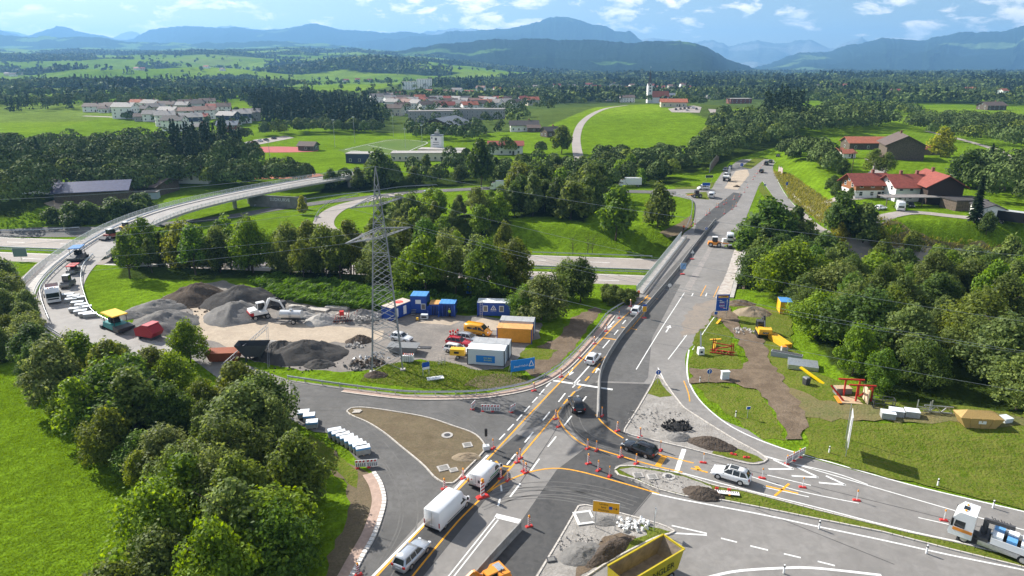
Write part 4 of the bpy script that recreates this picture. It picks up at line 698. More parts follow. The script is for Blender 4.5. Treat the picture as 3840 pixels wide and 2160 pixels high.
guard_rail('guard rail curving round the north junction corner', [(51.5,197.7,0.1),(57.6,216.3,0.1),(63.5,238.5,0.1),(64,247.7,0.1),(61.4,254.1,0.1)], 0.08, 0.8, 3)
mb = MB(); ribbon(mb, offs(resample(smooth_poly([(-24.99,93.03,0.04),(-15.69,90.8,0.04),(-8.07,90.68,0.04),(-3.41,91.32,0.04),(2.53,93.97,0.04),(7.09,99.39,0.04),(10.92,106.73,0.04),(15.5,117.03,0.04),(18.77,125.08,0.04)], False, 5), 1.5), 0.75), 1.0, 0.03); struct(mb.build('paved_strip', MATS['pink_paving']))
mb = MB(); ribbon(mb, offs(resample(smooth_poly([(-24.99,93.03,0.04),(-15.69,90.8,0.04),(-8.07,90.68,0.04),(-3.41,91.32,0.04),(2.53,93.97,0.04),(7.09,99.39,0.04),(10.92,106.73,0.04),(15.5,117.03,0.04),(18.77,125.08,0.04)], False, 5), 1.5), 1.4), 0.2, 0.10); struct(mb.build('kerb', KERB))
# ================================================================ main bridge
t = thing('road_bridge', 'main road bridge carrying the wide carriageway over the motorway', 'bridge')
out = [(26.28,137.14,0),(29.3,144.7,0),(36.2,160.7,0),(47.7,188.1,0),(50,191.9,0),(67.8,191.9,0),(57.6,166.2,0),(45.53,135.05,0)]
MB().prism([(p[0], p[1]) for p in out][::-1], -1.3, -0.02).build('deck', CONC_D, t)
for y0, xa, xb in ((145.5, 26, 45), (206, 51, 70)): MB().bx(xa, xb, y0 - 1, y0 + 1.5, -6.3, -1.3).build('abutment', CONC_D, t)
for k in range(5): MB().cyl((43 + k * 3.8, 171.5, -6.3), (43 + k * 3.8, 171.5, -1.3), 0.5, n=12).build('pier', CONC, t)
wl0, wl1 = Vector((26.47,138.21,0)), Vector((47.9,188.5,0)); wi0, wi1 = Vector((27.85,137.41,0)), Vector((49.1,187.1,0))
up = Vector((0, 0, 1))
MB().add([wl0 + up * .2, wi0 + up * .2, wi1 + up * .2, wl1 + up * .2, wl0 - up, wi0 - up, wi1 - up, wl1 - up], [(0, 1, 2, 3), (0, 4, 5, 1), (1, 5, 6, 2), (2, 6, 7, 3), (3, 7, 4, 0)]).build('walkway', CONC, t)
MESH = mat('railing_mesh', (0.62, 0.66, 0.68), 0.35, metal=0.3)
d = (wl1 - wl0); n = int(d.length / 2.0)
PST = MB().bx(-0.04, 0.04, -0.04, 0.04, 0, 1.5).mesh('railing_post', GALV)
BARSM = MB()
for k in range(13): BARSM.bx(-0.012, 0.012, k * 0.15 + 0.06, k * 0.15 + 0.09, 0.08, 1.4)
BARSM.bx(-0.03, 0.03, 0, 2.0, 1.4, 1.47); BARSM.bx(-0.02, 0.02, 0, 2.0, 0.05, 0.09); BARS = BARSM.mesh('railing_panel', MESH)
ang = math.atan2(d.y, d.x) - math.pi / 2
def railing(par, a, b, z, step=2.0, panel=BARS, post=PST):
    d = b - a; n = max(1, round(d.length / step)); an = math.atan2(d.y, d.x) - math.pi / 2
    for k in range(n + 1):
        link('railing_post', post, par, a + d * (k / n) + Vector((0, 0, z)), an)
        if k < n: o = link('railing_panel', panel, par, a + d * (k / n) + Vector((0, 0, z)), an); o.scale = (1, d.length / n / 2.0, 1)
railing(t, wl0, wl1, 0.2)
di = wi1 - wi0
gsec = []
for s_ in (0, 1):
    B = wi0 + di * s_; gsec.append([B + Vector((dx, 0, dz)) for dx, dz in ((0, .85), (.06, .78), (0, .7), (.06, .6), (0, .54), (-.03, .54), (-.03, .84))])
MB().loft(gsec).build('guard_rail', GALV, t)
for k in range(46): link('post', POST, t, wi0 + di * (k / 45))
e0, e1 = Vector((45.53,135.05,0)), Vector((67.5,190.9,0)); de = e1 - e0
MB().bar(e0 + Vector((.35, 0, .05)), e1 + Vector((.35, 0, .05)), 0.8, 0.35).build('edge_beam', CONC, t)
BRK = MB().bx(0, 0.9, -0.07, 0.07, -0.15, 0.0).bx(0, 0.1, -0.07, 0.07, -1.0, -0.1).mesh('formwork_bracket', STEEL_D)
for k in range(40): link('formwork_bracket', BRK, t, e0 + de * (k / 39) + Vector((0.75, 0, -0.1)))
MB().bar(e0 + Vector((2.3, 0, -0.25)), e1 + Vector((2.3, 0, -0.25)), 0.5, 0.06).build('scaffold_board', WOOD_D, t)
patch('bare_deck_edge', [(42.51,134.97,0.03),(45.34,134.97,0.03),(67.2,190.8,0),(65,190.8,0),(51.2,155.5,0)], 0.05, mat('ground_off_deck', (0.36, 0.30, 0.26), 0.9, col2=(0.50, 0.47, 0.43), scale=0.9), 41, 0.1)
patch('bare_deck_edge', [(36.39,138.93,0.03),(38.1,138.93,0.03),(55.7,181.5,0),(54.9,182.4,0)], 0.05, mat('milled_strip', (0.30, 0.27, 0.25), 0.9, col2=(0.22, 0.21, 0.2), scale=1.2), 42, 0.1)
# ================================================================ curved bridge on the left
t = thing('road_bridge', 'curved road bridge with pale deck and railings sweeping over the motorway on the left', 'bridge')
CP = smooth_poly([(-56.95,103.52,0),(-68.25,109.78,0),(-78.14,116.54,0),(-86.61,124.29,0),(-94.23,134.54,0),(-100.3,145.5,0),(-105.7,159.6,0),(-110.3,179,0),(-112.6,200.6,0),(-110.8,221,0),(-103.8,242.6,0),(-92.7,264.8,0),(-80.8,284,0),(-63.6,306,0)], False, 6)
CP = resample([Vector(p) for p in CP], 2.0)
def dz(p): return 0.9 * float(sm((p.y - 150) / 80))
for p in CP: p.z = dz(p)
mb = MB(); ribbon(mb, CP, 8.6, 0.09, False, 2); mb.build('carriageway', mat('pale_deck_asphalt', (0.30, 0.285, 0.27), 0.9, var=0.1, scale=0.3), t)
br = [p for p in CP if p.y > 165]
secs = []
for l, r in zip(offs(br, -7.9), offs(br, 5.0)):
    secs.append([l, r, r - up * 0.55, r + (l - r) * .25 - up * 1.3, l + (r - l) * .25 - up * 1.3, l - up * 0.55])
MB().loft(secs).build('deck', CONC, t)
mb = MB(); ribbon(mb, offs(CP, -6.1), 3.0, 0.07); mb.build('footway', CONC, t)
mb = MB(); ribbon(mb, offs(br, 4.65), 0.6, 0.22); ribbon(mb, offs(br, -4.5), 0.4, 0.2); mb.build('parapet_kerb', CONC, t)
for l, off in ((br, 4.75), (CP[8:], -7.7)):
    q = resample(offs(l, off), 2.0)
    for k, (a, b) in enumerate(zip(q[:-1], q[1:])):
        an = math.atan2((b - a).y, (b - a).x) - math.pi / 2
        link('railing_post', PST, t, a + up * 0.05, an).scale = (1, 1, 0.72 if off > 0 else 0.95)
        o = link('railing_panel', BARS, t, a + up * 0.05, an); o.scale = (1, (b - a).length / 2.0, 0.72 if off > 0 else 0.95)
for off in (-4.6, -4.2):
    q = offs(CP, off); gs = []
    for p in q: gs.append([p + Vector((dx, 0, z_)) for dx, z_ in ((0, .85), (.05, .75), (0, .55), (-.04, .55), (-.04, .85))])
    MB().loft(gs).build('guard_rail', GALV, t)
for c in ((-101.2,260.6,-4.2), (-103.2,251.3,-4.2), (-118,223,-4.2), (-70,293.8,-3.3), (-121.1,211.3,-5.9)):
    x, y = c[0], c[1]; MB().cyl((x, y, float(H(x, y)) - .3), (x, y, -0.35), 0.75, n=14).bx(x - 1.4, x + 1.4, y - .8, y + .8, -0.75, -0.3).build('pier', CONC, t)
MB().bx(-101, -88, 160, 163, -4, -0.5).build('abutment', CONC, t)
def text(s, name, par, loc, rot, size, m, ext=0.004, align='CENTER'):
    c = bpy.data.curves.new(name, 'FONT'); c.body = s; c.size = size; c.extrude = ext; c.align_x = align; c.align_y = 'CENTER'; c.resolution_u = 2
    tmp = bpy.data.objects.new(name, c); me = bpy.data.meshes.new_from_object(tmp); bpy.data.objects.remove(tmp); me.materials.clear(); me.materials.append(m)
    o = link(name, me, par, loc); o.rotation_euler = rot; return o
gw = thing('retaining_wall', 'shaded concrete wall with pale graffiti under the curved bridge', 'wall', (-90.1,246.8,-4.2), -0.25)
MB().bx(-11, 13, 6, 6.5, -1, 4.4).build('wall', CONC_D, gw)
text('SUDKURVE', 'graffiti', gw, (2.2, 5.97, 3.0), (R(90), 0, 0), 1.7, mat('graffiti_white', (0.7, 0.7, 0.7), 0.8))
# ================================================================ vegetation
LEAF = leaf_mat('foliage', (0.052, 0.082, 0.017), (0.195, 0.25, 0.055), 0.45)
NEEDLE = leaf_mat('needles', (0.016, 0.034, 0.013), (0.040, 0.064, 0.022), 0.15)
def quads_mesh(name, P, A, B, m, tint=None):
    """P centres, A/B half axes (n,3): one rhombus leaf each"""
    n = len(P); V = np.empty((n, 4, 3), np.float32)
    V[:, 0] = P - A; V[:, 1] = P + B * 0.55 - A * 0.1; V[:, 2] = P + A; V[:, 3] = P - B * 0.55 - A * 0.1
    me = bpy.data.meshes.new(name); me.vertices.add(n * 4); me.vertices.foreach_set('co', V.ravel())
    me.loops.add(n * 4); me.loops.foreach_set('vertex_index', np.arange(n * 4, dtype=np.int32))
    me.polygons.add(n); me.polygons.foreach_set('loop_start', np.arange(0, n * 4, 4, dtype=np.int32))
    me.update(calc_edges=True); me.materials.append(m)
    if tint is not None:
        at = me.color_attributes.new('tint', 'FLOAT_COLOR', 'POINT')
        c = np.ones((n, 4, 4), np.float32); c[:, :, :3] = tint[:, None, :]; at.data.foreach_set('color', c.ravel())
    return me
def rnd_dirs(g, n):
    v = g.normal(size=(n, 3)); return v / np.linalg.norm(v, axis=1)[:, None]
def leaf_axes(g, nrm, ls, asp=0.6):
    r = rnd_dirs(g, len(nrm)); a = np.cross(nrm, r); a /= np.linalg.norm(a, axis=1)[:, None] + 1e-9; b = np.cross(nrm, a)
    s = ls * g.uniform(0.6, 1.3, len(nrm))[:, None]; return a * s, b * s * asp * 1.8
def crown_pts(g, n, lobes):
    """points on and in overlapping lobes: lobes rows are x y z r squash"""
    w = lobes[:, 3] ** 2; k = g.choice(len(lobes), n, p=w / w.sum()); L = lobes[k]
    d = rnd_dirs(g, n); rr = L[:, 3] * (1 - 0.55 * g.random(n) ** 2.2)
    rr *= 0.70 + 0.60 * fbm(d[:, 0] * 3 + k, d[:, 1] * 3 + d[:, 2] * 2.1, 4, 2)
    rr += L[:, 3] * 1.5 * np.clip(fbm(d[:, 0] * 7 + k * 3.1, d[:, 1] * 7 + d[:, 2] * 5, 9, 2) - 0.58, 0, 1)
    P = L[:, :3] + d * rr[:, None] * np.stack([np.ones(n), np.ones(n), L[:, 4]], 1)
    nrm = d + g.normal(size=(n, 3)) * 0.55 + np.array([0, 0, 0.35]); nrm /= np.linalg.norm(nrm, axis=1)[:, None]
    return P, nrm
def broad_crown(name, seed, n, ls, h=12.0, rad=4.4, zb=0.16, nl=14, slim=1.0, top=0.0):
    g = np.random.default_rng(seed); lobes = []
    for i in range(nl):
        t = (i + 0.5) / nl; z = h * (zb + 0.14 + (0.72 - zb) * t); a = i * 2.4 + g.uniform(-.5, .5)
        env = math.sin(math.pi * min(1, 0.22 + 0.78 * t * (1 - top * 0.2))) ** 0.7
        q = rad * slim * env * g.uniform(0.40, 0.92); lr = rad * slim * g.uniform(0.18, 0.46) * (0.65 + 0.5 * env)
        lobes.append((q * math.cos(a), q * math.sin(a), z, lr, g.uniform(0.75, 1.1)))
    lobes.append((0, 0, h * 0.82, rad * slim * 0.42, 1.0)); lobes.append((0, 0, h * 0.52, rad * slim * 0.62, 1.1))
    P, nr = crown_pts(g, n, np.array(lobes)); A, B = leaf_axes(g, nr, ls)
    return quads_mesh(name, P, A, B, LEAF)
def branch_mesh(name, seed, h=12.0, r=0.22, n=7):
    g = random.Random(seed); mb = MB()
    pts = [Vector((0, 0, -0.4))]
    for k in range(1, 5): pts.append(Vector((g.uniform(-.25, .25), g.uniform(-.25, .25), h * 0.17 * k)))
    for k in range(4): mb.cyl(pts[k], pts[k + 1], r * (1 - k * 0.2), r * (0.8 - k * 0.2), 7, cap=False)
    for k in range(n):
        a = k * 2.4 + g.uniform(-.4, .4); b = pts[1 + k % 3] + Vector((0, 0, g.uniform(0, h * .1))); L = h * g.uniform(.16, .28)
        mb.cyl(b, b + Vector((math.cos(a) * L, math.sin(a) * L, L * 0.9)), r * .38, r * .12, 5, cap=False)
    return mb.mesh(name, BARK, True)
def conifer_crown(name, seed, n, ls, h=18.0, rad=3.2):
    g = np.random.default_rng(seed); t = g.random(n) ** 0.75; z = h * (0.10 + 0.90 * (1 - t))
    lay = np.round(z / 0.9) * 0.9; zz = lay + g.normal(0, 0.16, n)
    env = rad * np.clip((h - lay) / h, 0, 1) ** 0.85; a = g.uniform(0, 2 * math.pi, n)
    arm = 0.72 + 0.28 * np.cos(a * 5 + lay * 2.1); rr = env * arm * np.sqrt(g.uniform(0.15, 1, n))
    P = np.stack([rr * np.cos(a), rr * np.sin(a), zz - 0.28 * rr], 1)
    out = np.stack([np.cos(a), np.sin(a), -0.45 + g.normal(0, .2, n)], 1); out /= np.linalg.norm(out, axis=1)[:, None]
    sd_ = np.stack([-np.sin(a), np.cos(a), g.normal(0, .35, n)], 1)
    s = ls * g.uniform(.6, 1.3, n)[:, None]
    return quads_mesh(name, P, out * s, sd_ * s * 0.7, NEEDLE)
NEAR = [broad_crown('crown', 10 + k, 8200, 0.27, 12, r_, zb, 27, sl) for k, (r_, zb, sl) in enumerate(((4.6, .05, 1), (4.2, .02, 1), (5.0, .08, 1), (4.4, .0, .85), (4.8, .04, 1), (4.0, .06, .9)))]
MID = [broad_crown('crown', 40 + k, 2600, 0.50, 12, r_, zb, 20, sl) for k, (r_, zb, sl) in enumerate(((4.6, .03, 1), (4.2, .08, 1), (5.0, .02, 1), (4.3, .0, .78), (4.8, .04, 1)))]
LOOSE = [broad_crown('crown', 60 + k, 2600, 0.30, 12, 3.6, .16, 16, .9) for k in range(3)]          # thin see-through crowns
BR = [branch_mesh('trunk', 70 + k) for k in range(4)]; BRB = [branch_mesh('trunk', 90 + k, 12, 0.17, 16) for k in range(2)]
CONI = [conifer_crown('crown', 80 + k, 2600, 0.75, 18, r_) for k, r_ in enumerate((3.1, 3.6, 2.7))]
CTR = MB().cyl((0, 0, -.4), (0, 0, 16.5), 0.24, 0.04, 7, cap=False).mesh('trunk', BARK)
SHR = [broad_crown('foliage', 95 + k, 2600, 0.17, 3.2, 1.7, -0.1, 9) for k in range(3)]
TINTS = {'green': (1.0, 1.0, 1.0), 'dark': (0.62, 0.74, 0.66), 'bright': (1.25, 1.45, 0.62), 'yellow': (1.75, 1.5, 0.65), 'grey': (1.25, 1.2, 1.45), 'olive': (1.08, 1.02, 0.72), 'rust': (2.0, 1.2, 0.8), 'deep': (0.8, 1.05, 0.6), 'gold': (2.3, 1.75, 1.0)}
RT = random.Random(7); NT = [0]
def tree(loc, h, label, group, kind='broad', tint='green', w=1.0, near=None, name=None):
    D = math.hypot(loc[0], loc[1]); NT[0] += 1
    conif = kind == 'conifer'
    t = thing(name or ('conifer_tree' if conif else 'broadleaf_tree'), label, 'tree', loc, RT.uniform(0, 6.28), group)
    if conif: cm, tm, s = RT.choice(CONI), CTR, h / 18.0
    elif kind == 'loose': cm, tm, s = RT.choice(LOOSE), RT.choice(BR), h / 12.0
    else: cm, tm, s = RT.choice(NEAR if (D < 175 if near is None else near) else MID), RT.choice(BR), h / 12.0
    t.scale = (s * w, s * w, s)
    o = link('crown', cm, t); c = TINTS[tint]; j = RT.uniform(0.82, 1.16); o.color = (c[0] * j * RT.uniform(.93, 1.07), c[1] * j, c[2] * j * RT.uniform(.9, 1.1), 1)
    link('trunk', tm, t); return t
def scatter(poly, sp, seed, n=None, edge=0.0):
    g = random.Random(seed); xs = [p[0] for p in poly]; ys = [p[1] for p in poly]; out = []; tries = 0
    while tries < 9000 and (n is None or len(out) < n):
        tries += 1; x = g.uniform(min(xs), max(xs)); y = g.uniform(min(ys), max(ys))
        if not inside(poly, x, y) or any((x - a) ** 2 + (y - b) ** 2 < sp * sp for a, b in out): continue
        out.append((x, y))
    return out
TW = {'green': 'mid green', 'dark': 'dark green', 'bright': 'light green', 'yellow': 'yellow green', 'grey': 'grey green', 'olive': 'olive', 'rust': 'rusty', 'deep': 'deep green', 'gold': 'golden'}
def stand(zone, sp, hr, tints, label, group, seed, kinds=('broad',), w=(0.85, 1.15), n=None):
    g = random.Random(seed)
    for x, y in scatter(WOODS[zone], sp, seed, n):
        ti = g.choice(tints); h = g.uniform(*hr); k = g.choice(kinds)
        tree((x, y, float(H(x, y))), h, '%s %s %s' % ('tall' if h > sum(hr) / 2 else 'low', TW[ti], label), group, k, ti, g.uniform(*w))
stand('junction wood', 4.3, (4.5, 11.5), ['green', 'bright', 'dark', 'grey', 'deep', 'grey', 'olive', 'bright'], 'tree in the dense wood beside the lower left meadow', 'trees of the wood beside the lower left meadow', 1, ('broad', 'broad', 'broad', 'loose'), (.8, 1.35))
stand('left verge', 4.2, (4, 7), ['grey', 'grey', 'green', 'olive'], 'bushy tree outside the bend with the parked road machines', 'trees outside the bend', 2)
stand('yard belt', 5.2, (9, 15), ['green', 'olive', 'olive', 'bright', 'grey', 'deep'], 'slender tree in the belt between the construction yard and the motorway', 'trees between the yard and the motorway', 3, ('broad', 'loose', 'loose'), (.75, 1.05), 60)
stand('loop wood', 5.3, (7, 12), ['green', 'olive', 'grey', 'bright', 'deep'], 'tree in the copse inside the loop ramp behind the pylon', 'trees inside the loop ramp', 4, ('broad', 'broad', 'loose'), (.8, 1.1))
stand('junction copse', 6.0, (10, 15), ['green', 'dark', 'olive', 'bright', 'dark'], 'tree in the copse left of the north junction', 'trees on the mown bank', 5)
stand('ramp hedge', 9.5, (7, 11), ['green', 'dark', 'olive', 'bright', 'green', 'dark'], 'tree in the long belt behind the slip road below the football pitch', 'trees behind the slip road', 6, n=30)
stand('right wood', 6.4, (7, 13.5), ['green', 'bright', 'grey', 'dark', 'deep', 'olive', 'bright', 'grey'], 'broadleaf tree in the large wood right of the excavator', 'trees of the large wood on the right', 9, w=(.75, 1.3))
stand('bridge wood', 7.0, (10, 13), ['dark', 'deep', 'dark', 'green'], 'dark tree in the hollow beside the main bridge', 'trees beside the main bridge', 10)
stand('ramp bank', 8.0, (4.5, 8), ['green', 'gold', 'yellow', 'bright', 'olive'], 'tree between the large wood and the slip road at the right edge', 'trees along the right slip road', 11)
for loc, h, k, ti, w, lab in (
 ((30.8,197.9,-3.1), 17, 'broad', 'deep', .95, 'large rounded tree standing alone on the mown bank beside the north junction'),
 ((44.1,201.9,-0.2), 14, 'broad', 'green', .8, 'upright tree between the large lone tree and the bridge walkway'),
 ((72.6,189,-5.1), 17, 'broad', 'deep', 1.15, 'big dark tree overhanging the right edge of the main bridge'),
 ((94.9,193.4,-0.3), 13, 'broad', 'dark', .9, 'dark round tree on the scrubby bank below the farmhouses'),
 ((100.4,189.9,-1.9), 12, 'broad', 'green', 1.0, 'leafy tree in front of the red roofed farmhouse'),
 ((-1.9,172.2,-6), 15, 'broad', 'olive', .62, 'tall narrow tree with brownish leaves in front of the motorway'),
 ((-15,179.7,-6), 11, 'loose', 'bright', .8, 'slender pale green tree right of the pylon mast'),
 ((-74.6,239.8,-4.2), 7.5, 'broad', 'gold', .75, 'small yellowing tree on the grass beside the slip road'),
 ((-57.1,293.3,-3.2), 17, 'broad', 'dark', 1.0, 'dark rounded tree behind the top of the pylon'),
 ((-12.5,275.2,-0.2), 20, 'broad', 'dark', .7, 'tall dark tree left of the red roofed white house'),
 ((27.5,384.7,0.1), 16, 'broad', 'olive', 1.1, 'big brownish green tree beside the lane climbing the hill'),
 ((-82.6,192.2,-6), 12, 'broad', 'bright', .75, 'bright green tree below the curved bridge'),
 ((-110.9,185.7,-6), 9, 'conifer', 'dark', 1.4, 'dark conical tree beside the railing of the curved bridge'),
 ((-96.2,187.8,-6), 11, 'loose', 'olive', .9, 'airy olive tree under the curved bridge'),
 ((213.3,343.6,3.2), 15, 'broad', 'yellow', .95, 'yellow green tree on the meadow right of the dark barn'),
 ((144.6,274.1,4), 12, 'loose', 'olive', 1.1, 'gnarled old tree by the lane in front of the dark barn'),
 ((147.7,271,4), 11, 'loose', 'grey', 1.1, 'second gnarled tree beside the farm lane, nearer the barn'),
 ((132.1,191.4,3.6), 13, 'conifer', 'dark', 1.2, 'dark spruce at the corner of the brown barn house'),
 ((166.2,250.3,4), 14, 'broad', 'dark', 1.1, 'dense dark tree left of the shed at the right edge'),
 ((133.8,188,0.9), 7, 'broad', 'dark', .9, 'low dark fruit tree on the grass by the parked lorry'),
 ((136.8,290.5,4), 8, 'broad', 'green', .8, 'small round tree left of the farm lane'),
 ((135,279.4,4), 7, 'broad', 'dark', .8, 'small dark tree beside the utility pole'),
 ((-7.22,52.64,0), 1, None, None, 1, None)):
    if lab: tree(loc, h, lab, None, k, ti, w)
for loc, h, ti, w, lab in (((5.62,122.11,0), 9.5, 'grey', 1.25, 'broad silvery willow beside the white roofed blue container'), ((2.45,123.19,0), 7, 'deep', 1.1, 'low green bush tree right of the white roofed blue container'), ((14.05,132.52,0), 10, 'dark', .9, 'dark tree right of the silvery willow'), ((11.34,134.54,0), 9, 'green', .9, 'leafy tree behind the silvery willow')):
    tree(loc, h, lab, None, 'broad', ti, w)
for loc, h, ti, w, lab in (((-23.87,53.71,0), 9, 'bright', 1.25, 'rounded yellow green tree at the lower right end of the dark wood'), ((-41.44,66.13,0), 6, 'yellow', .8, 'small bright yellow green tree on the meadow side of the dark wood'), ((-33.44,78.24,0), 8.5, 'bright', .9, 'light green maple at the road side of the dark wood'), ((-52.3,101.93,0), 8, 'bright', .9, 'yellowish tree beside the red hopper'), ((-31.1,62.19,0), 9, 'grey', 1.1, 'grey green tree in the middle of the dark wood')):
    tree(loc, h, lab, None, 'broad', ti, w)
for k, c in enumerate([(23.4,192.2,-6),(22,192.2,-6),(17.6,192.2,-6),(-14.6,209.1,-0.3),(-18.2,206.6,-1.6),(-37.3,218.3,-2.3)]):     # bare trees
    t = thing('bare_tree', ['bare dead tree on the mown bank, taller of the pair', 'thin bare tree beside the taller dead one', 'bare sapling near the motorway edge', 'leafless tree in the loop copse', 'thin leafless tree at the edge of the loop copse', 'bare twiggy tree left in the loop copse'][k], 'tree', c, k * 1.0)
    link('trunk', BRB[k % 2], t); t.scale = (0.62,) * 3
def shrub(loc, s, label, tint='green', group=None):
    t = thing('shrub', label, 'bush', loc, RT.uniform(0, 6), group); t.scale = (s, s, s * 0.8); o = link('foliage', RT.choice(SHR), t); c = TINTS[tint]; o.color = (*c, 1)
for c in scatter([(19.79,139.02,0),(25.09,135.05,0),(24.06,131.29,0),(20.24,130.07,0)], 1.8, 5, 12): shrub((c[0], c[1], float(H(*c))), RT.uniform(.7, 1.1), 'low bush under the start of the bridge walkway', 'green', 'bushes under the walkway')
for c in scatter([(-155.9,226.7,-4.2),(-143.9,236.4,-4.2),(-133.8,246.8,-4.2),(-128.5,236.4,-4.2),(-138,223.6,-4.2),(-149.6,218.8,-4.4)], 4.0, 6, 14): shrub((c[0], c[1], float(H(*c))), RT.uniform(1.9, 2.9), 'dark bush in the hedge before the solar roofed barn', 'dark', 'hedge before the solar roofed barn')
for c in scatter([(117.6,254.1,3.3),(123.1,250.3,4),(114.6,226.4,4),(110.4,231.5,3.1)], 3.5, 8, 8): shrub((c[0], c[1], float(H(*c))), RT.uniform(1.2, 1.8), 'bush on the bank left of the red roofed farmhouse', 'dark', 'bushes left of the farmhouse')
def cover(name, label, poly, n, seed, ls, hgt, mat_, tint, kind='stuff', lean=(0.75, 0.15, 0.5)):
    g = np.random.default_rng(seed); xs = [p[0] for p in poly]; ys = [p[1] for p in poly]
    P = np.stack([g.uniform(min(xs), max(xs), n * 4), g.uniform(min(ys), max(ys), n * 4)], 1); P = P[inpoly(poly, P[:, 0], P[:, 1])][:n]; n = len(P)
    hb = hgt * (0.25 + 1.2 * fbm(P[:, 0] / 2.2, P[:, 1] / 2.2, seed, 3)) * g.uniform(0.55, 1, n)
    Q = np.stack([P[:, 0], P[:, 1], H(P[:, 0], P[:, 1]) + hb], 1)
    A = np.array(lean)[None] + g.normal(0, .3, (n, 3)); A /= np.linalg.norm(A, axis=1)[:, None]; B = np.cross(A, rnd_dirs(g, n)); B /= np.linalg.norm(B, axis=1)[:, None]
    s = ls * g.uniform(.6, 1.3, n)[:, None]; o = link(name, quads_mesh(name, Q, A * s, B * s * 0.42, mat_)); o.color = (*tint, 1); struct(o, kind); o['label'] = label; return o
cover('ground_cover', 'dense creeping juniper on the bank behind the yard', [(-58.9,145.5,0),(-53.2,148.5,0),(-38.2,142.6,0),(-24.26,137.14,0),(-10.46,132.52,0),(-4.99,128.17,0),(-7.59,124.96,0),(-15.39,125.41,0),(-25.66,126.32,0),(-35.51,128.17,0),(-42.41,130.07,0),(-49.52,134.54,0)], 15000, 3, 0.55, 1.9, LEAF, (0.62, 0.92, 0.55))
cover('scrub', 'dry brown scrub on the bank below the farm', [(120.3,315.7,0),(123.7,303.2,0.4),(111.4,246.2,1.8),(102.6,201,3.3),(114.8,190,0.4),(130.1,186.8,-1.1),(149.5,182.2,-3.3),(147.2,178.3,-5.6),(128.7,183.6,-4.2),(108.1,186.7,-3.9),(97.5,191.4,-1.1),(95.1,207.5,0.1),(101.5,248,0)], 9000, 5, 0.55, 0.8, LEAF, (1.7, 1.25, 1.0), lean=(0.2, -0.2, 0.9))
FLEAF = bpy.data.materials.new('far_foliage'); FLEAF.use_nodes = True; ft = FLEAF.node_tree; fb = ft.nodes['Principled BSDF']; fb.inputs['Roughness'].default_value = 0.8; fb.inputs['Specular IOR Level'].default_value = 0.1
fa = ft.nodes.new('ShaderNodeAttribute'); fa.attribute_name = 'tint'; ft.links.new(fa.outputs['Color'], fb.inputs['Base Color'])
def far_trees(XY, q, size, seed, con=0.35, hmul=1.0):
    g = np.random.default_rng(seed); n = len(XY); h = g.uniform(9, 15, n) * hmul; cf = fbm(XY[:, 0] / 90, XY[:, 1] / 90, 8, 2) + g.normal(0, .08, n) < con
    rad = np.where(cf, h * 0.17, h * 0.36); Z = H(XY[:, 0], XY[:, 1])
    d = rnd_dirs(g, n * q).reshape(n, q, 3); d[:, :, 2] = np.abs(d[:, :, 2]) * 1.1 - 0.35
    u = g.random((n, q))
    Pb = np.stack([XY[:, :1] + d[:, :, 0] * rad[:, None], XY[:, 1:] + d[:, :, 1] * rad[:, None], Z[:, None] + h[:, None] * (0.52 + 0.42 * d[:, :, 2])], -1)
    zz = u ** 1.3; rr = rad[:, None] * 1.5 * (1 - zz); a = g.uniform(0, 6.283, (n, q))
    Pc = np.stack([XY[:, :1] + rr * np.cos(a), XY[:, 1:] + rr * np.sin(a), Z[:, None] + h[:, None] * 1.25 * (0.08 + 0.9 * zz)], -1)
    P = np.where(cf[:, None, None], Pc, Pb)
    nr = np.where(cf[:, None, None], np.stack([np.cos(a), np.sin(a), np.full_like(a, .5)], -1), d) + g.normal(0, .4, (n, q, 3)); nr /= np.linalg.norm(nr, axis=2)[:, :, None]
    nr = nr.reshape(-1, 3); A, B = leaf_axes(g, nr, size, 0.6)
    base = np.where(cf[:, None], np.array([[0.030, 0.052, 0.022]]), np.array([[0.085, 0.122, 0.034]]) * (0.6 + 0.8 * g.random((n, 1))))
    yel = (g.random((n, 1)) < 0.10) & ~cf[:, None]; base = np.where(yel, base * np.array([[1.7, 1.5, .8]]), base)
    T = np.repeat(base[:, None], q, 1).reshape(-1, 3) * g.uniform(.7, 1.3, (n * q, 1))
    return P.reshape(-1, 3), A, B, T
def scat_np(poly, n, seed):
    g = np.random.default_rng(seed); p = np.array([(a[0], a[1]) for a in poly]); lo, hi = p.min(0), p.max(0)
    X = g.uniform(lo, hi, (n * 6, 2)); X = X[inpoly(poly, X[:, 0], X[:, 1])]; return X[:n]
batch = []
